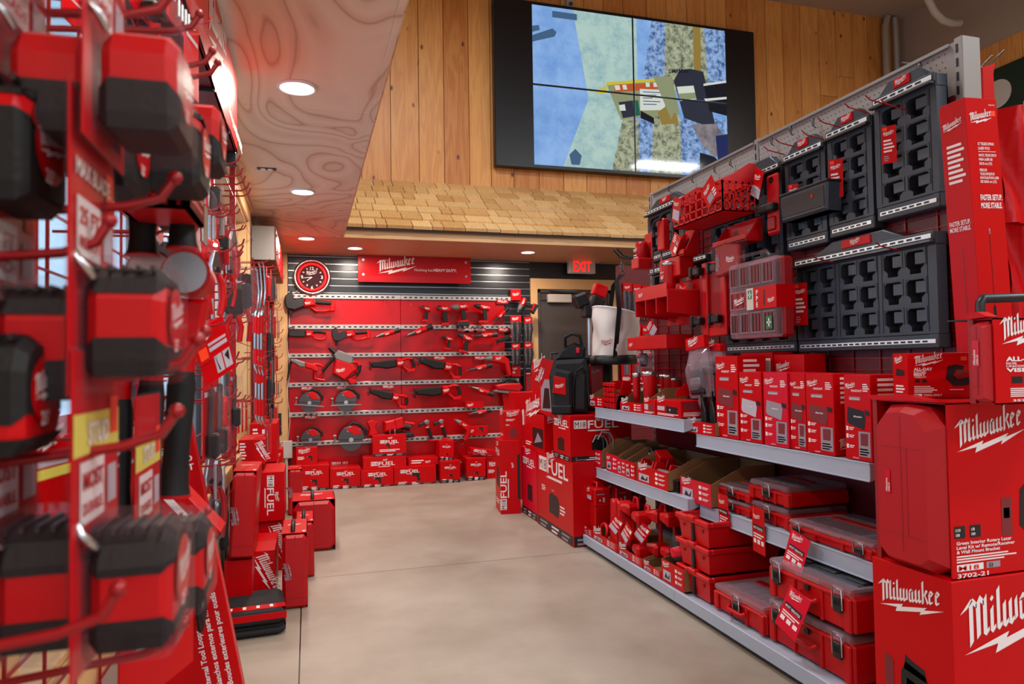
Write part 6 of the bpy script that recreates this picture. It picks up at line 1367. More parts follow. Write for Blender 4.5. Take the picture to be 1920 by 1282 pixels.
# soft red goods and carded things at the far right edge
for k, (x0, x1, y0, y1, Y, L_) in enumerate(((1832, 1852, 128, 300, 2.3, 'narrow red hanging sleeve right of the grey upright post'), (1846, 1874, 118, 330, 2.15, 'second red hanging sleeve right of the grey upright post'))):
    a = at(x0, y1, Y=Y); b_ = at(x1, y1, Y=Y); c = at(x0, y0, Y=Y); m = MB(); W_ = b_.x-a.x; H_ = c.z-a.z
    m.prism([(0,0),(W_,-.02),(W_*.9,H_*.92),(W_*1.05,H_*1.02),(W_*.8,H_),(W_*.1,H_*.96)], 0, .03, 'plastic_red', 'y', .004); m.sweep([(W_*.5,.02,H_-.01),(2.43-a.x,.02,H_-.01)], .004, 'steel_dark', 6); m.sweep([(W_*.8,.015,H_),(W_*1.1,.0,H_+.03),(W_*1.2,-.03,H_+.05)], .004, 'steel_dark', 6)
    o = m.build('hanging_sleeve', None, a); tag(o, L_, 'packaged goods')
def soft(label, x0, x1, y0, y1, Y):
    a = at(x0, y1, Y=Y); b_ = at(x1, y1, Y=Y); c = at(x0, y0, Y=Y); W_ = b_.x-a.x; H_ = c.z-a.z; m = MB(); n = 9; vs = []
    for j in range(n+4):
        v = j/(n+3)
        for i in range(n):
            u = i/(n-1); vs.append((u*W_+.015*math.sin(7*v), -.05*math.sin(PI*u)-.02*math.sin(9*u+5*v), v*H_))
    m.add(vs, [(j*n+i, j*n+i+1, (j+1)*n+i+1, (j+1)*n+i) for j in range(n+3) for i in range(n-1)], 'card_red', True)
    m.box(0, W_, .0, .02, 0, H_, 'card_red'); o = m.build('hanging_bag', None, a); tag(o, label, 'packaged goods')
soft('folded glossy red bag hanging at the right edge behind the tall carton', 1872, 1925, 205, 420, 1.98)
soft('darker red folded bag at the right edge under the first one', 1886, 1930, 330, 600, 2.1)
# ================================================================ cartons, backpack and tower light at the far end of the unit
FB = [('logo', .1, .78, .5), ('m18', .12, .62, .76)]
def sbox(label, xl, xr, ytop, z0, X, front_px=None, w_=None, left_=None, front=None, z1=None, mat='card_red', base=None, rot=0, Y0=None):
    """a carton beside the aisle: its left side (towards the aisle) shows from pixel xl to xr at X; Y0 = its near end"""
    zm = z0+.2; yf, yn = solveY(xl, X, zm), solveY(xr, X, zm); D_ = yf-yn; H_ = (z1-z0) if z1 else solveZ(ytop, X, yn)-z0
    m = package(w_, D_, H_, {'left': left_ or [], 'front': front or []}, mat, base=base); m.v = [(v[0]+w_/2, v[1], v[2]) for v in m.v]
    o = m.build('product_box', None, (X, yn, z0), (0,0,rot)); tag(o, label, 'box'); return D_, H_, yn, z0+H_
D_, H_, yn, zA = sbox('big red carton with large battery fuel lettering facing the aisle, black base', 1008, 1075, 868, 0, 1.718, w_=.34,
   left_=[('logo', .3,.88,.25), ('m18', .07,.76,.82), ('text', .28,.69,'DRIVEN TO OUTPERFORM',.02,dict(fit=.45)), ('poly', [(.36,.26),(.36,.48),(.42,.52),(.60,.50),(.64,.44),(.62,.24)], 'ink_black'), ('rect', .42,.30,.56,.42,'ink_dim'), ('lines', .14,.5,.26,.58,3), ('lines', .66,.3,.8,.42,3), ('text', .44,.55,'"VACUUM"',.02)], front=[('lines', .9,.2,.97,.9,14)], base=.13)
D2, H2_, yn2, zB = sbox('narrow magenta red carton standing between the big carton and the tall one', 979, 1007, 846, 0, 1.725, w_=.34, mat='card_pink', left_=[('logo', .25,.88,.4), ('m18', .1,.76,.8), ('poly', [(.4,.25),(.4,.48),(.7,.48),(.7,.25)], 'ink_black')], base=.12)
# tall carton with sideways lettering
yT_ = 5.60; xa, xb = solveX(939, 5.60, .3), solveX(975, 5.60, .3)
m = package(xb-xa, .30, solveZ(826, xa, 5.60), {'front': [('m18', .30,.06,1.9,'M18',90), ('rect', .85,.2,1.0,.8,'ink_black'), ('logo', .7,.62,.3,'ink',90)], 'left': [('m18', .1,.80,.8), ('logo', .3,.88,.4), ('poly', [(.25,.35),(.3,.62),(.7,.6),(.75,.34)], 'ink_black'), ('lines', .15,.1,.8,.18,2)]}, base=None)
o = m.build('product_box', None, ((xa+xb)/2, 5.60, 0), (0,0,-7)); tag(o, 'tall upright red carton with fuel lettering running up its front', 'box'); zT_ = solveZ(826, xa, 5.60)
xa, xb = solveX(944, 5.64, 1), solveX(978, 5.64, 1)
m = package(xb-xa, .22, solveZ(772, xa, 5.64)-zT_, {'front': [('logo', .12,.78,.72), ('lines', .12,.66,.6,.74,2), ('text', .12,.5,'M12',.07), ('poly', [(.3,.12),(.32,.36),(.5,.42),(.68,.36),(.7,.12),(.5,.06)], 'ink_dim')], 'left': [('logo', .1,.78,.8), ('lines', .2,.1,.8,.2,2)]})
o = m.build('product_box', None, ((xa+xb)/2, 5.64, zT_), (0,0,-7)); tag(o, 'red carton with a round device pictured, on top of the tall upright carton', 'box')
# second storey
sbox('red carton with a dark photo of tools on the magenta carton', 984, 1020, 775, zB, 1.72, w_=.3, left_=[('logo', .05,.74,.8), ('rect', .42,.12,.95,.60,'ink_black'), ('poly', [(.5,.2),(.7,.5),(.9,.3)], 'ink_grey'), ('lines', .05,.1,.35,.22,2)], front=[('logo', .05,.7,.7), ('rect', .3,.2,.7,.6,'card_grey')])
D3, H3_, yn3, zC = sbox('wide red carton with two pictured vacuums, under the backpack', 1037, 1069, 780, zA+.001, 1.715, w_=.46, left_=[('m18', .08,.74,.84), ('logo', .3,.85,.3), ('poly', [(.3,.2),(.28,.45),(.5,.5),(.66,.46),(.66,.2)], 'ink_black')],
   front=[('m18', .06,.72,.72), ('logo', .4,.85,.2), ('poly', [(.34,.24),(.36,.52),(.58,.54),(.6,.24)], 'ink_black'), ('rect', .4,.38,.55,.46,'ink_dim'), ('lines', .1,.02,.9,.10,2)], base=.12)
zz = at(1037, 780, X=1.72).z
sbox('tall red carton with a photo of a hand tool beside the backpack', 998, 1038, 676, solveZ(776, 1.72, solveY(1010,1.72,1.1)), 1.72, w_=.26, left_=[('logo', .06,.72,.62), ('rect', .42,.08,.92,.66,'ink_grey'), ('poly', [(.5,.12),(.6,.5),(.8,.5),(.86,.14)], 'ink_black'), ('lines', .05,.1,.34,.25,2)], front=[('logo', .1,.7,.7)])
m = package(.26, .2, .42, {'front': [('text', .1,.7,'Mil',.2)]}); o = m.build('product_box', None, (1.80, 6.15, 0)); 
tag(o, 'small red carton peeping between the tall carton stack and the door', 'box')
o.location = (solveX(990, 6.15, 1.1), 6.15, 0); o.scale = (1, 1, 2.35)
q = at(1021, 990, X=1.8); m = package(.42, .14, .055, {'left': [('logo', .3,.3,.3)]}); o = m.build('product_box', None, (1.99, 4.44, 0)); tag(o, 'flat red carton on the floor by the far foot of the shelving unit', 'box')
# backpack
b0 = at(1075, 775, Y=4.55); zb = zC+.001
t = thing('backpack', 'black and red tool backpack, open at the top, on the cartons', 'backpack', (b0.x+.0, 4.62, zb), (0, 0, -24)); Hb = at(1075, 655, Y=4.5).z-zb
m = MB(); m.prism([(-.13,0),(.13,0),(.14,Hb*.7),(.11,Hb*.86),(-.11,Hb*.84),(-.145,Hb*.6)], -.01, .16, 'fabric_black', 'y', .03); m.build('body', t)
m = MB(); m.prism([(-.12,.01),(.02,.0),(.02,Hb*.66),(-.10,Hb*.72),(-.13,Hb*.5)], -.065, -.0, 'fabric_black', 'y', .02); m.box(-.125, .02, -.07, -.01, .0, .07, 'rubber', .012); m.build('front_pocket', t)
m = MB(); m.prism([(-.115,Hb*.34),(-.02,Hb*.30),(-.02,Hb*.56),(-.10,Hb*.60)], -.0695, -.064, 'card_red', 'y', .002); m.logo(-.10, Hb*.40, .07, 'ink', frame((0,-.070,0),(1,0,0),(0,0,1))); m.build('red_panel', t)
m = MB(); m.prism([(.03,.02),(.12,.02),(.13,Hb*.6),(.09,Hb*.7),(.03,Hb*.6)], -.035, .0, 'fabric_black', 'y', .02); m.sweep([(.03,-.03,.05),(.028,-.036,Hb*.4),(.05,-.036,Hb*.66),(.10,-.03,Hb*.74),(.13,-.03,Hb*.66),(.14,-.03,.06)], .007, 'rubber', 7); m.build('side_flap', t)
m = MB(); m.prism([(-.11,Hb*.84),(.11,Hb*.84),(.12,Hb*1.04),(.04,Hb*1.12),(-.06,Hb*1.02)], .08, .16, 'fabric_black', 'y', .02); m.box(.05,.075,.07,.082,Hb*.95,Hb*1.03,'card_pink',.002); m.build('raised_lid', t)
m = MB(); m.sweep([(-.03,.10,Hb*1.06),(-.03,.08,Hb*1.2),(.02,.08,Hb*1.26),(.08,.08,Hb*1.22),(.09,.10,Hb*1.08)], .014, 'rubber', 9); m.build('carry_handle', t)
hang_tag(t, (-.15, -.07, Hb*.86), .07, .20, (0, 22, 10), extra=[('logo', .75,.1,1.6,'ink',80)])
# second black bag with red pocket, under the bucket
t = thing('tool_bag', 'black tool bag with a dark red front pocket below the white bucket', 'bag', (solveX(1115, 4.75, 1.2), 4.78, zb), (0,0,-24)); 
m = MB(); m.prism([(-.10,0),(.13,0),(.14,.36),(.10,.42),(-.08,.42),(-.12,.36)], .0, .16, 'fabric_black', 'y', .03); m.build('body', t)
m = MB(); m.prism([(-.02,.12),(.07,.12),(.075,.34),(.05,.38),(-.01,.38),(-.03,.34)], -.03, .005, 'card_dark', 'y', .012); m.logo(-.01, .28, .06, 'ink_grey', frame((0,-.0305,0),(1,0,0),(0,0,1))); m.build('pocket', t)
m = MB(); m.sweep([(-.09,-.01,.02),(-.10,-.012,.34),(-.06,-.012,.40),(.09,-.012,.40),(.12,-.012,.33),(.12,-.01,.02)], .008, 'rubber', 7); m.build('zip', t)
# tower light
a = at(1107, 690, Y=5.0); b_ = at(1105, 575, Y=5.0)
t = thing('tower_light', 'black headed tower light on a pale pole in front of the door', 'work light', (b_.x, 5.0, 0))
m = MB(); m.cyl((0,0,1.0),(0,0,b_.z),.022,'steel',n=14); m.cyl((0,0,.85),(0,0,1.1),.03,'off_white',n=14); m.build('pole', t)
m = MB(); m.lathe([(0,0),(.09,0),(.08,.05),(.06,.3),(.05,.9),(0,.9)], 'plastic_red', 16); m.build('base', t)
hd = [(-.06,.08,.10,-20),(.06,.06,.10,25),(.0,.0,.0,0)]
for k, (dx, dz, _, r) in enumerate(hd):
    m = MB(); m.box(-.055,.055,-.04,.04,-.05,.06,'black',.014); m.box(-.04,.04,-.047,-.038,-.035,.045,'rubber',.004); m.build('light_head', t, (dx-.02, -.03, b_.z+dz-.04), (0, r, 0))
m = MB(); m.box(-.02,.09,-.02,.06,.10,.20,'card_red',.01); m.build('red_cap', t, (.02, .02, b_.z), (0,20,0))
q = at(1042, 662, Y=5.3); m = MB(); m.sweep([(-.04,0,-.06),(-.04,0,0),(.04,0,0),(.04,0,-.06)], .012, 'black', 8); m.box(-.06,.06,-.05,.12,-.3,-.05,'black',.01); o = m.build('black_case', None, q); tag(o, 'black case top with square handle behind the backpack', 'case')
# ================================================================ left side: header signs, cartons, hanging goods
Xh = -.27
ze0, ze1 = 2.11, 2.41
t = thing('header_sign', 'long red header sign box with white script under the plywood ceiling, upper left', 'sign', (Xh, 2.97, ze0), (0,0,90))
m = MB(); L_ = 2.3; m.box(-L_, 0, 0, .155, 0, .02, 'panel_red', .002); m.box(-L_, 0, 0, .01, 0, ze1-ze0, 'card_red', .002); m.box(-.012, 0, 0, .155, 0, ze1-ze0, 'panel_red', .002)
T = frame((-L_, 0, 0), (1,0,0), (0,0,1)); m.logo(L_*.62, .05, .50, 'ink', T); m.text('Nothing but HEAVY DUTY.', L_*.62+.55, .06, .045, 'ink', T); m.build('face', t)
m = MB()
for k in range(5): m.box(-.30-k*.4, -.29-k*.4, .0, .155, -.012, .0, 'black', .002)
m.box(-.04, .0, -.0, .15, -.05, .0, 'black', .004); m.build('bracket', t)
t = thing('header_sign', 'second red header sign with pale grey end cap, far left by the window', 'sign', (-.24, 7.4, 2.10), (0,0,90))
m = MB(); m.box(-1.65, 0, 0, .012, 0, .26, 'card_red', .003); m.box(-1.65, 0, .012, .18, .0, .26, 'panel_red', .002); T = frame((-1.65,0,0),(1,0,0),(0,0,1)); m.logo(.4, .05, .42, 'ink', T)
for x in (.06,1.58):
    for z in (.06,.2): m.cyl((x-1.65,-.012,z),(x-1.65,0,z),.014,'steel')
m.build('face', t); m = MB(); m.box(-1.66, -1.65, .008, .182, -.005, .265, 'upright_grey', .003); m.build('end_cap', t)

def cased(label, x0, x1, y0, y1, Y, d=.35, rot=0, handle=True, ztop=None, tilt=0, mat='case_red', z=0):
    """a moulded case standing in its open carton, narrow end to the viewer"""
    xa, xb = solveX(x0, Y, z+.15), solveX(x1, Y, z+.15); W_ = xb-xa; H_ = solveZ(y0, (xa+xb)/2, Y)-z
    t = thing('cased_tool', label, 'tool case', ((xa+xb)/2, Y, z), (0, tilt, rot)); c = min(W_, H_)*.13
    oct_ = [(-W_/2+.004,c),(-W_/2+c,.004),(W_/2-c,.004),(W_/2-.004,c),(W_/2-.004,H_-c*1.6),(W_/2-c*1.1,H_-.006),(-W_/2+c*1.1,H_-.006),(-W_/2+.004,H_-c*1.6)]
    m = MB(); m.prism(oct_, -.02, d-.01, 'case_red', 'y', min(.02, c*.8)); m.box(-W_/2+.01, W_/2-.01, -.021, -.018, H_*.15, H_*.155, 'card_dark'); m.box(-.002+W_*.0, .002, -.0212, -.019, H_*.82, H_*.98, 'card_dark')
    T = frame((0,-.021,H_*.38),(1,0,0),(0,0,1)); m.logo(-W_*.06, 0, min(.1,H_*.3), 'ink_grey', T, 90); m.build('case', t)
    m = MB(); m.box(W_/2-.004, W_/2, -.004, d, 0, H_+.004, 'card_red'); m.box(-W_/2, -W_/2+.003, 0, d, 0, H_, 'card_red'); m.box(-W_/2, W_/2, 0, d, H_, H_+.004, 'card_red'); m.box(-W_/2, W_/2, d-.003, d, 0, H_, 'card_red')
    T = faceT(W_, d, H_+.004, 'top'); m.logo(W_*.15, d*.5, W_*.6, 'ink', T); m.rect(W_*.8, d*.05, W_*.92, d*.12, 'ink', T); T = frame((W_/2,0,0),(0,1,0),(0,0,1)); m.logo(d*.15, H_*.5, d*.6, 'ink', T); m.build('carton', t)
    if handle: m = MB(); m.sweep([(-.01,.03,H_),(-.01,.03,H_+.028),(-.01,.05,H_+.036),(-.01,.15,H_+.036),(-.01,.17,H_)], .011, 'black', 8); m.build('handle', t)
    return W_, H_
cased('largest moulded red case in its carton on the floor at the left of the aisle', 548, 629, 938, 1030, 4.94, .32)
cased('narrow red case with black handle on the floor behind the nearest upright one', 556, 589, 978, 1080, 4.36, .30)
cased('nearest upright red case with black handle standing on the floor at the left', 529, 577, 1000, 1138, 3.82, .34)
cased('dark red case standing behind the fuel carton near the window post', 540, 567, 880, 930, 6.2, .25, handle=False)
# dark soft case lying on the floor
t = thing('soft_case', 'black zipped soft case with a red lettered band lying on the floor', 'case', ((solveX(440,3.45,0)+solveX(538,3.45,0))/2-.04, 3.45, 0), (0,0,4))
W_ = .30; m = MB()
for z0, z1 in ((.0, .045), (.05, .115)): m.prism([(-W_/2+.03,.0),(W_/2-.03,.0),(W_/2,.03),(W_/2,.34),(W_/2-.03,.37),(-W_/2+.03,.37),(-W_/2,.34),(-W_/2,.03)], z0, z1, 'fabric_black', 'z', .018)
m.build('shell', t); m = MB(); m.prism([(-W_/2+.035,.005),(W_/2-.035,.005),(W_/2-.005,.035),(W_/2-.005,.33),(-W_/2+.005,.33),(-W_/2+.005,.035)], .044, .052, 'rubber', 'z'); m.build('zip', t)
m = MB(); m.box(-W_/2, W_/2+.002, .05, .11, .1155, .117, 'card_red'); m.box(-W_/2, W_/2+.003, -.002, .0, .08, .11, 'card_red'); m.box(W_/2, W_/2+.002, .05, .11, .02, .117, 'card_red'); T = frame((-W_/2,.05,.118),(1,0,0),(0,1,0))
for k in range(4): m.rect(.05+k*.06, .012, .065+k*.06, .05, 'ink', T)
m.build('band', t)
# cartons of the left stack
wbox('red carton with upright white script on the floor behind the black soft case', 428, 516, 1034, 1128, 3.92, .42, [('logo', .44, .92, .95, 'ink', -76), ('text', .86,.04,'2',.1)], 0)
_, _, HA, _ = wbox('red carton with large rotated script in the middle of the left stack', 481, 531, 975, 1100, 4.55, .4, [('logo', .30, .92, 1.5, 'ink', -82)], 0)
wbox('red carton with upright fuel lettering in the left stack', 481, 533, 885, 975, 4.52, .4, [('m18', .38, .93, 1.5, 'M18', -90), ('logo', .62, .6, .4, 'ink', -90)], HA+.001)
xa = solveX(428, 3.7, .8); xb = solveX(474, 3.7, .8)
cased('tall tilted red case in its open carton, leaning at the left above the floor carton', 428, 474, 884, 1045, 3.72, .36, 0, False, tilt=3, z=solveZ(1046, -.3, 3.72))
zsup = solveZ(1046, -.3, 3.72)-.012
m = package(.13, .30, zsup, {}); o = m.build('tool_box', None, (-.34, 3.74, 0)); tag(o, 'plain red carton on the floor under the tall tilted case', 'box')
wbox('red carton with white script near the window sill', 447, 497, 824, 872, 4.62, .38, [('logo', .52,.88,.9,'ink',-72), ('lines', .05,.2,.3,.9,6)], None)
wbox('red carton with a black end behind the script carton by the window post', 469, 519, 794, 868, 5.3, .5, [('lines', .1,.6,.3,.9,3), ('rect', .45,.55,.6,.85,'ink')], None)
wbox('small red carton low between the post and the fuel carton', 503, 530, 842, 868, 5.6, .2, [('logo', .1,.3,.8)], None)
wbox('red base carton under the two script cartons by the window', 470, 520, 872, 985, 5.2, .4, [], 0)
wbox('plain red carton under the script carton near the sill', 430, 478, 873, 1030, 4.85, .3, [], 0)
# tall leaning poster carton in front
Yp = 1.95
pt = at(345, 735, Y=Yp); pb = at(455, 1282, Y=Yp); an = math.atan2(pb.x-pt.x, pt.z-pb.z); W_ = .36; H_ = (pt.z-.02)/math.cos(an)
t = thing('tall_carton', 'tall red carton leaning to the left in the foreground, small white print up its edge', 'box', (pt.x+math.tan(an)*(pt.z-.02)-.0, Yp, .02), (0, -math.degrees(an), 0))
m = package(W_, .04, H_, {'front': [('logo', .50,.925,.46), ('text', .50,.875,'STARTER SET',.022,dict(fit=.47)), ('text', .50,.852,'JUEGO BASICO',.018,dict(fit=.47)), ('text', .50,.833,'JEU DE DEPART',.018,dict(fit=.47)), ('rect',.5,.872,.96,.8735,'ink'),
  ('text', .80,.60,'Edgar integrated',.014,dict(rot=90)), ('text', .86,.60,'Pegada de transport et a',.014,dict(rot=90)), ('text', .92,.60,'equipados integres',.014,dict(rot=90)),
  ('text', .80,.36,'External Tool Loops',.016,dict(rot=90)), ('text', .87,.36,'Ganchos externos para herramientas',.016,dict(rot=90)), ('text', .94,.36,'Boucles exterieures pour outils',.016,dict(rot=90))]})
m.v = [(v[0]-W_/2, v[1], v[2]) for v in m.v]; m.build('carton', t)
t = thing('tool_box', 'red carton crossing the foreground diagonally behind the tape measures, white strokes along its edge', 'box', at(197, 1016, Y=1.5), (0, 50, 0))
m = package(.26, .08, .16, {'front': [('rect', .02,.78,.98,.86,'ink'), ('rect', .02,.9,.6,.94,'ink'), ('logo', .1,.1,.5)]}); m.build('carton', t)

# red grid that carries the hanging goods, in front of the window
t = thing('wall_grid', 'red wire grid carrying the hanging hand tools along the left wall', 'display grid', (XL+.035, .2, .5))
m = MB()
for k in range(20): m.box(0, .004, 0, 2.0, .05+k*.095, .054+k*.095, 'wire_red')
for k in range(15): m.box(-.002, .003, k*.15, k*.15+.004, .0, 1.9, 'wire_red')
m.build('wire', t)
m = MB()
for y in (3.0, 3.9): m.box(-.02, .01, y-.0, y+.03, -.45, 1.9, 'wire_red', .003)
for k in (0, 4, 8, 12, 16): m.box(0, .004, 2.0, 5.3, .1+k*.1, .104+k*.1, 'wire_red')
m.build('post', t)
t = thing('wall_grid', 'red wire grid between the window and the wood post', 'display grid', (XL+.03, 5.65, .5))
m = MB()
for k in range(20): m.box(0, .004, 0, 1.9, .05+k*.08, .054+k*.08, 'wire_red')
for k in range(13): m.box(-.002, .003, k*.15, k*.15+.004, .0, 1.6, 'wire_red')
m.build('wire', t)
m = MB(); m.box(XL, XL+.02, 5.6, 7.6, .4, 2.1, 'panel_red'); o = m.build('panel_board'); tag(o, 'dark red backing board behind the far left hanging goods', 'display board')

XW = XL+.04
def whook(p, r=.0032, tip=.02, rise=.10, label='red wire display hook reaching out from the left wall grid', group='red display hooks on the left wall', ball=0):
    """hook from the wall grid out to point p"""
    L_ = p.x-XW; m = MB(); m.sweep([(0,0,-L_*rise-.0), (L_*.86,0,-tip*.5), (L_*.96,0,0), (L_,0,tip)], r, 'wire_red', 7)
    if ball: m.lathe([(0,-ball),(ball*.7,-ball*.7),(ball,0),(ball*.7,ball*.7),(0,ball)], 'wire_red', 10, TR(L_,0,tip))
    o = m.build('display_hook', None, (XW, p.y, p.z)); tag(o, label, 'hook', group)
for a, b_ in ((450,302),(455,326),(460,341),(467,353),(470,363)): whook(at(a, b_, X=-.20))
for a, b_ in ((440,418),(432,440),(458,458),(456,470),(452,478),(462,510),(455,574),(448,670),(461,590),(470,600),(440,720),(444,740)): whook(at(a, b_, X=-.22))
for a, b_ in ((514,590),(517,655),(515,745),(526,497),(528,510),(530,522),(519,560),(526,575),(529,600),(531,622),(528,640),(530,668),(529,690),(530,712),(529,735),(530,752),(528,800),(529,815),(530,833),(530,842)): whook(at(a, b_, X=-.20), .003, .025)

def hpos(px_, y0, y1, X):
    p = at(px_, y0, X=X); whook(Vector((p.x+.045, p.y, p.z+.004)), .0026, .014, .06); H_ = p.z-solveZ(y1, X, p.y); return p, H_
def card_pack(label, px_, y0, y1, X, W_=.10, tool='bits', rz=90, tilt=0, orange=False, group=None, yellow=False, items=None):
    p, H_ = hpos(px_, y0, y1, X); t = thing('blister_pack', label, 'packaged goods', (p.x, p.y, p.z), (0, tilt, rz), group)
    m = MB(); m.box(-W_/2, W_/2, 0, .003, -H_, 0, 'card_red', .001); T = frame((-W_/2,0,-H_),(1,0,0),(0,0,1))
    deco(m, T, W_, H_, items or [('logo', .1,.84,.7), ('rect', .1,.72,.9,.78,'card_grey')] + ([('rect', .1,.8,.3,.9,'orange')] if orange else []) + ([('rect', .0,.6,1,.7,'yellow')] if yellow else [])); m.build('card', t)
    m = MB()
    if tool == 'bits':
        for k in range(4): m.cyl((-W_*.3+W_*.2*k, -.012, -H_*.9), (-W_*.3+W_*.2*k, -.012, -H_*.4), W_*.05, 'steel')
    elif tool == 'knife': m.prism([(-W_*.12,-H_*.92),(W_*.12,-H_*.92),(W_*.2,-H_*.5),(W_*.05,-H_*.3),(-W_*.15,-H_*.35)], -.022, -.004, 'plastic_red', 'y', .004); m.box(-W_*.08, W_*.1, -.018, -.006, -H_*.4, -H_*.28, 'steel')
    elif tool == 'black': m.prism([(-W_*.3,-H_*.95),(W_*.3,-H_*.95),(W_*.25,-H_*.5),(W_*.1,-H_*.3),(-W_*.2,-H_*.3)], -.03, -.003, 'rubber', 'y', .006)
    elif tool == 'saw': m.prism([(-W_*.3,-H_*.98),(-W_*.05,-H_*.98),(W_*.2,-H_*.2),(W_*.0,-H_*.18)], -.016, -.004, 'steel_dark', 'y', .002); m.box(-W_*.3, W_*.1, -.03, -.002, -H_*.99, -H_*.7, 'rubber', .006)
    if tool != 'none': m.build('tool', t); m = MB(); m.box(-W_*.46, W_*.46, -.036, .0, -H_*.99, -H_*.22, 'clear', .006); m.build('blister', t)
    return t
def driver(label, px_, y0, y1, X, mat='plastic_red', shaft='steel', group=None):
    p, H_ = hpos(px_, y0, y1, X); t = thing('screwdriver', label, 'hand tool', p, (0,0,90), group)
    m = MB(); m.lathe([(0,-H_),(.012,-H_),(.016,-H_*.94),(.013,-H_*.8),(.016,-H_*.6),(.011,-H_*.48),(0,-H_*.47)], mat, 12); m.build('handle', t)
    m = MB(); m.cyl((0,0,-H_*.48),(0,0,0),.004,shaft,n=8); m.build('shaft', t)
def pliers(label, px_, y0, y1, X, group=None, grip='plastic_red'):
    p, H_ = hpos(px_, y0, y1, X); t = thing('pliers', label, 'hand tool', p, (0,0,60), group)
    m = MB(); m.prism([(-.018,-H_*.36),(.018,-H_*.36),(.02,-H_*.24),(.008,0),(-.008,0),(-.02,-H_*.24)], -.006, .006, 'steel', 'y', .002); m.cyl((0,-.009,-H_*.3),(0,.009,-H_*.3),.008,'steel_dark'); m.build('jaws', t)
    for s_ in (-1, 1):
        m = MB(); m.sweep([(s_*.008,0,-H_*.34),(s_*.026,0,-H_*.5),(s_*.03,0,-H_*.75),(s_*.018,0,-H_)], [.006,.010,.010,.008], grip, 8); m.build('handle', t)
def prybar(label, px_, y0, y1, X, group=None):
    p, H_ = hpos(px_, y0, y1, X); t = thing('pry_bar', label, 'hand tool', p, (0,0,60), group)
    m = MB(); m.sweep([(.02,0,0),(.0,0,-.03),(0,0,-H_*.4),(0,0,-H_*.9),(.02,0,-H_)], [.004,.008,.007,.007,.003], 'steel', 8); m.build('bar', t)
    for a, b_ in ((.12,.38),(.62,.86)):
        m = MB(); m.cyl((0,0,-H_*a),(0,0,-H_*b_),.012,'plastic_red',n=10); m.build('grip', t)
def snips(label, px_, y0, y1, X):
    p, H_ = hpos(px_, y0, y1, X); t = thing('hanging_pack', label, 'packaged goods', p, (0,0,40))
    m = MB(); m.prism([(-.03,-.02),(.03,-.02),(.035,-H_*.5),(0,-H_*.62),(-.035,-H_*.5)], -.012, .0, 'black', 'y', .004); m.build('tool', t)
    for s_ in (-1, 1): m = MB(); m.sweep([(s_*.012,-.006,-H_*.55),(s_*.028,-.006,-H_*.75),(s_*.02,-.006,-H_)], .010, 'plastic_red', 8); m.build('handle', t)
    m = MB(); m.box(-.055, .055, -.03, .005, -H_*.66, 0, 'clear', .006)
    for k in range(9): m.box(-.05+k*.011, -.044+k*.011, -.004, .003, 0, .008, 'off_white')
    m.build('pouch', t)
# clear packs and tools, from the viewer towards the window
card_pack('clear pack with black tool high behind the upper tape measures', 285, 300, 430, -.24, .11, 'black')
card_pack('clear pack of saw blade seen edge on, left of the hanging black grip', 300, 205, 330, -.26, .10, 'saw')
card_pack('clear pack above the hammer heads, black handles inside, left one', 268, 432, 512, -.26, .08, 'black')
card_pack('clear pack above the hammer heads, black handles inside, middle one', 298, 430, 515, -.25, .08, 'black')
card_pack('clear pack above the hammer heads, black handles inside, right one', 326, 440, 505, -.26, .08, 'black')
card_pack('long clear pack of steel bits right of the hanging black grip', 372, 330, 470, -.24, .09, 'bits')
card_pack('clear pack with dark tool hanging before the wood window trim', 392, 330, 400, -.26, .08, 'black')
for k, (a, b_, c) in enumerate(((378,392,492),(385,398,500),(393,400,505),(401,404,498))): driver(('first','second','third','fourth')[k]+' from the viewer of the bright red screwdrivers by the window', a, b_, c, -.25)
for k, (a, b_, c) in enumerate(((410,382,470),(416,392,505),(423,400,520),(430,430,545))): card_pack(('first','second','third','fourth')[k]+' slim clear pack in the row against the window', a, b_, c, -.26, .09, ('saw','knife','bits','knife')[k])
pliers('red handled pliers hanging before the bright window, upper pair', 437, 430, 520, -.27); pliers('red handled pliers beside the upper pair, nearer the viewer', 428, 480, 575, -.25)
snips('black snips with red handles in a notched clear pouch before the window trim', 456, 503, 640, -.25); snips('narrow black snips in a clear pouch left of the notched one', 436, 530, 640, -.24)
driver('red handled driver hanging low before the window, left one', 399, 560, 640, -.24); driver('red handled driver hanging low before the window, right one', 411, 545, 650, -.25)
pliers('pliers with pale jaws behind the hammer head', 403, 470, 590, -.22)
t = card_pack('red card with orange sticker tilted on the hook right of the hammer', 388, 608, 672, -.20, .11, 'none', 60, -24, items=[('logo', .08,.50,.42), ('rect', .06,.08,.30,.42,'orange'), ('rect', .36,.2,.92,.32,'card_grey'), ('rect', .36,.38,.92,.46,'card_grey')]); t = card_pack('lower tilted red card with two white pictures, right of the hammer', 398, 640, 712, -.20, .11, 'none', 60, -22, items=[('rect', .08,.74,.6,.84,'ink'), ('rect', .42,.14,.66,.66,'card_grey'), ('rect', .70,.14,.94,.66,'card_grey'), ('poly', [(.46,.6),(.5,.2),(.54,.2)],'ink_black'), ('poly', [(.74,.5),(.9,.6),(.86,.3)],'ink_black')])
card_pack('tall clear pack of grey saws under the tilted cards, left one', 388, 700, 860, -.24, .12, 'saw'); card_pack('tall clear pack of grey saws under the tilted cards, right one', 405, 690, 850, -.25, .12, 'saw')
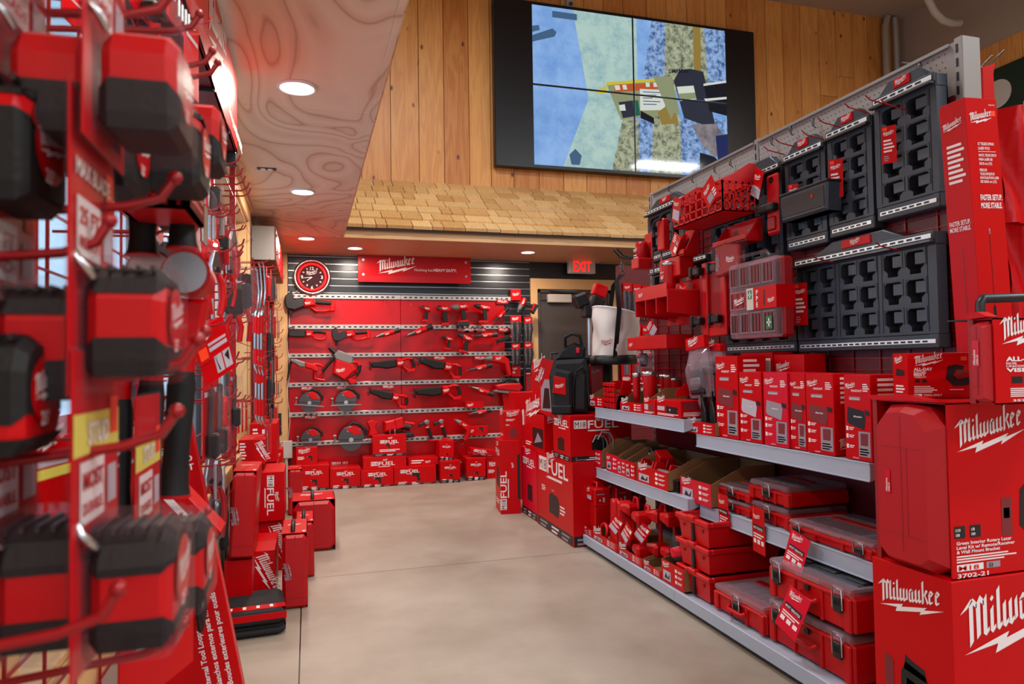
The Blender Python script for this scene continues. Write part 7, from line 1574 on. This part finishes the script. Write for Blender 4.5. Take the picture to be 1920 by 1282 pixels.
card_pack('grey clear pack hanging against the lower window', 434, 680, 800, -.26, .10, 'saw'); driver('long red ribbed handle hanging below the cards', 418, 690, 800, -.25, 'plastic_red'); driver('dark red handle left of the window sill, upper', 424, 745, 860, -.26, 'card_dark'); driver('dark red handle left of the window sill, lower', 436, 750, 840, -.26, 'card_dark')
for k, (a, b_, c) in enumerate(((448,748,812),(455,750,810),(462,752,808))): card_pack(('left','middle','right')[k]+' of three red cards standing on the window sill end', a, b_, c, -.30, .07, 'none')
pliers('dark handled pliers hanging lowest beside the leaning carton', 392, 860, 1000, -.26, grip='card_dark'); pliers('second dark handled pliers lowest beside the leaning carton', 408, 862, 1010, -.27, grip='card_dark')
driver('silver rod tool with spring coil hanging by the leaning carton', 404, 870, 1010, -.24, 'steel_dark'); driver('black gripped tool low between the hooks and the red case', 420, 870, 1030, -.27, 'rubber')
for k, (a, b_, c) in enumerate(((478,578,700),(484,580,702),(490,576,704),(480,670,795),(486,672,797),(492,668,799))): prybar(('first','second','third')[k % 3]+(' upper', ' lower')[k//3]+' red gripped steel bar from the window casing', a, b_, c, -.27)
for k, (a, b_, c) in enumerate(((478,500,590),(484,492,585),(491,490,590))):
    p, H_ = hpos(a, b_, c, -.27); m = MB(); m.sweep([(0,0,0),(.03,0,-.02),(.05,0,-H_*.5),(.02,0,-H_),(-.03,0,-H_)], .005, 'steel', 7); o = m.build('bent_rod', None, p, (0,0,70)); tag(o, ('first','second','third')[k]+' bent steel rod hanging under the second header sign', 'hand tool')
ks = ('knife','black','bits','saw'); i = 0
names = ['dark folded case', 'clear pack of knives', 'clear pouch of blades', 'red carded bit set', 'slim red card', 'grey sheathed blade', 'red and black pack', 'clear pack with a bottle shape', 'small red card', 'clear pack with silver tool', 'red card of hooks', 'short clear pack', 'narrow dark pack', 'dark red card', 'clear pack of red tools', 'last red card']
for (a, b_, c) in ((500,500,560),(508,505,565),(516,520,570),(504,565,650),(512,570,640),(500,600,680),(520,580,640),(508,660,740),(516,650,700),(500,690,760),(519,700,745),(506,750,830),(514,745,800),(521,755,820),(498,780,850),(510,800,850)):
    card_pack(names[i]+' far left, '+('top','upper middle','lower middle','bottom')[min(3, int((b_-490)/85))]+' hook row before the wood post', a, b_, c, -.27, .09, ks[i % 4]); i += 1

# ---------------- foreground: tape measures on cards, hammers, thick hooks
def tape(label, px_, py_, Y, s=1.0, view='front', card=True, yellow=False, bandz=(-.012, .022), words=('STUD','MOST','DURABLE.')):
    p = at(px_, py_, Y=Y); t = thing('tape_measure', label, 'tape measure', p, (0,0,90), None, s)
    R_ = [(0,-.042),(.07,-.042),(.084,-.030),(.084,.010),(.074,.030),(.055,.042),(.022,.043),(.005,.034),(-.002,.018),(-.002,-.030)]; th = .027
    z0, z1 = bandz
    def cl(P, lo, hi): return clip(P, -1, 1, lo, hi)
    m = MB(); m.prism([(x*.97+.001, z*.97) for x, z in R_], -th, th, 'plastic_red', 'y', .008); m.build('body', t)
    m = MB()
    for lo, hi in ((-1, z0), (z1, 1)):
        P = cl(R_, lo, hi)
        if len(P) > 2: m.prism(P, -th-.001, th+.001, 'rubber', 'y', .007)
    for k in range(5): 
        if z1 < .042: m.box(.006, .06, -th+.008+k*.010, -th+.011+k*.010, .040, .0445, 'black')
    m.build('grip', t)
    m = MB(); T = frame((.01,-th-.0015,-.018),(1,0,0),(0,0,1)); m.flat([(.032+.030*math.cos(q*PI/8), .022+.026*math.sin(q*PI/8)) for q in range(16)], 'card_red', T, .0004); m.logo(.004, .010, .056, 'ink', T); m.text("25'", .018, -.004, .014, 'ink', T); m.build('sticker', t)
    m = MB(); m.sweep([(.0,th*.8,.034),(-.008,th*.9,.040),(-.010,th*1.1,.046),(-.006,th*1.2,.052)], .0035, 'steel', 6); m.build('hook_end', t)
    if card:
        m = MB(); m.box(-.022, .095, th+.004, th+.0055, -.055, .175, 'card_red', .0005); T = frame((-.022, th+.004, -.055),(1,0,0),(0,0,1))
        if yellow: m.rect(0, .155, .117, .185, 'yellow', T); m.text(words[0], .03, .162, .022, 'ink', T, .03); m.rect(.09,.165,.112,.195,'orange',T,.0012)
        else: m.text(words[0], .01, .165, .018, 'ink', T, .03, fit=.09); m.rect(.09,.150,.112,.185,'orange',T,.0012)
        m.rect(.015, .105, .075, .150, 'ink', T) ; m.text(words[1], .02, .130, .018, 'card_red', T, .03, fit=.05); m.text(words[2], .02, .112, .012, 'card_red', T, .03, fit=.05)
        m.rect(.085,.11,.11,.14,'card_grey',T); m.build('card', t)
        m = MB(); m.prism([(-.006,-.048),(.09,-.048),(.09,.04),(.06,.052),(.01,.052),(-.010,.04)], -th-.004, th+.004, 'thin_clear', 'y', .006); m.build('blister', t)
        m = MB(); m.box(-.024,.097,th+.002,th+.0075,-.057,.0+.178,'thin_clear',.002); m.build('sleeve', t)
    return p
tape('left tape measure of the top row, red face up and black grip below', 88, 140, .60, 1.0, bandz=(-.004, .046), words=('TAPE','MAX','BLADE'))
tape('right tape measure of the top row, glossy red face over black grip', 258, 140, .60, 1.02, bandz=(-.004, .046), words=('TAPE','MAX','BLADE'))
tape('smaller tape measure right of the top row, farther from the viewer', 366, 245, .98, 1.05, bandz=(-.004, .046), card=False)
tape('black under side of a tape measure below the left one of the top row', 185, 262, .72, 1.0, bandz=(.02, .03), card=False)
tape('dark tape measure below and behind the right one of the top row', 318, 268, .80, 1.05, bandz=(.02, .03), card=False)
tape('dark tape measure at the left border between top and middle rows', -42, 250, .58, 1.1, bandz=(.02, .03), card=False)
tape('left tape measure of the middle row with ribbed black top', 66, 645, .60, 1.02, words=('MAX BLADE','25 FT','REACH'))
tape('right tape measure of the middle row with ribbed black top and red band', 234, 603, .60, 1.02, words=('MAX BLADE','25 FT','REACH'))
tape('dark tape measure cut by the left border in the middle row', -45, 745, .56, 1.0, bandz=(-.03,-.02), card=False)
tape('left tape measure of the bottom row, yellow labelled card above it', 70, 1110, .60, 1.06, bandz=(-.02, .012), yellow=True)
tape('right tape measure of the bottom row with a wide black ribbed top', 244, 1110, .60, 1.06, bandz=(-.02, .012), yellow=True)
tape('tape measure behind the right one of the bottom row', 326, 1065, .82, 1.05, bandz=(-.02, .012), yellow=True)
# more hanging cards behind the tapes
for k, (a, b_, c, X, w_, y_) in enumerate(((30,372,560,-.34,.10,False),(95,820,1010,-.30,.10,True),(170,300,470,-.26,.10,False),(215,560,690,-.30,.12,False),(30,800,960,-.34,.12,True),(230,840,960,-.24,.10,False),(190,720,850,-.30,.10,False),(150,0,60,-.33,.10,False),(275,-40,40,-.25,.12,False),(330,-10,50,-.22,.08,False),(40,-60,60,-.36,.1,False),(360,40,180,-.27,.10,False))):
    card_pack(('tall red card left of the middle tape measures','yellow labelled card behind the bottom left tape','red card with a grey panel below the top row','red and white card behind the middle right tape','yellow labelled card at the left border','small red carded pack above the bottom right tape','clear topped pack left of the hammer grips','red card top at the upper border left of centre','glossy violet red pack at the upper border','clear blister at the upper border beside the header sign','dark red pack in the upper left corner','red carded pack below the header sign')[k], a, b_, c, X, w_, ('none','none','knife','bits','none','none','black','none','saw','bits','none','none')[k], 80, 0, k in (0, 2, 5), yellow=y_)
t = thing('wire_basket', 'small red slotted basket under the right top tape measure', 'basket', at(238, 405, Y=.95), (0, 0, 90)); crate(t, .12, .08, .07)
# hammers
def hammer(label, px_, py_, Y, L_=.33, flip=False, lean=0, head=True, scale=1):
    p = at(px_, py_, Y=Y); t = thing('hammer', label, 'hammer', p, (0, lean+(180 if flip else 0), 0), None, scale)
    if head:
        m = MB(); m.cyl((0,-.034,0),(0,.05,0),.030,'plastic_red',.026,18); m.prism([(-.026,-.03),(.026,-.03),(.020,-.09),(-.020,-.09)], -.016, .016, 'plastic_red', 'y', .006); m.build('head', t)
        m = MB(); m.cyl((0,-.042,0),(0,-.033,0),.026,'steel',.027,24); m.build('strike_face', t)
    m = MB(); m.sweep([(0,0,-.08),(0,0,-L_*.5)], [.017,.015], 'plastic_red', 12); m.build('handle', t)
    m = MB(); m.sweep([(0,0,-L_*.48),(0,0,-L_*.56),(0,0,-L_*.9),(0,0,-L_*1.05),(0,0,-L_*1.10)], [.015,.018,.016,.018,.021], 'rubber', 12)
    m.build('grip', t)
    m = MB(); m.cyl((0,0,-L_*1.10),(0,0,-L_*1.115),.022,'plastic_red',n=14); m.build('end_cap', t)
hammer('large hammer with round steel face and long black grip', 356, 518, 1.0, .26, False, 4)
hammer('hammer half hidden behind the middle tape measure, black grip below', 292, 515, 1.05, .30, False, 2)
hammer('third hammer, only its black grip showing left of the others', 228, 560, 1.05, .28, False, 1, False)
hammer('black ribbed grip with red end hanging below the right top tape measure', 342, 250, 1.0, .14, False, 0, False)
hammer('short black grip with red end left of the ribbed one', 268, 290, 1.0, .12, False, 0, False)
# thick near hooks
def nhook(px_, py_, Y, label):
    whook(at(px_, py_, Y=Y), .0042, .018, .12, label, None, .0065)
for a, b_, Y, L_ in ((328,372,.66,'thick red hook with ball tip under the top tape measures'),(322,20,.7,'thick red hook at the upper border'),(374,52,1.0,'slim red hook below the header sign, upper one'),(398,118,1.1,'slim red hook below the header sign, middle one'),(408,138,1.2,'slim red hook below the header sign, lower one'),
   (205,455,.62,'thick red hook over the middle left card'),(385,655,.75,'long thick red hook carrying the tilted cards'),(372,678,.62,'thick red hook just under the long one'),(332,812,.62,'thick red hook tip above the yellow labels'),(222,1152,.55,'nearest thick red hook with ball tip across the bottom tapes'),(345,1200,.8,'thin red hook beside the bottom right tape'),(390,978,1.2,'red hook tip on the leaning carton')):
    nhook(a, b_, Y, L_)
card_pack('big red pack with white outline below the bottom tape measures', 300, 1160, 1290, -.20, .18, 'none', 70)
card_pack('dark pack at the bottom behind the leaning carton', 385, 1180, 1290, -.28, .14, 'black', 70)
t = on_panel('tape_reel', 'black coiled reel between the bottom tapes and the leaning carton', 'reel', 378, 1140, -.26)
m = MB(); [m.ring(.03+.008*k, .004, 'rubber', 20, 6, TR(0,0,0,90,0,0)) for k in range(4)]; m.lathe([(0,-.01),(.028,-.01),(.028,.01),(0,.01)], 'black', 16, TR(0,0,0,90,0,0)); m.build('coil', t)
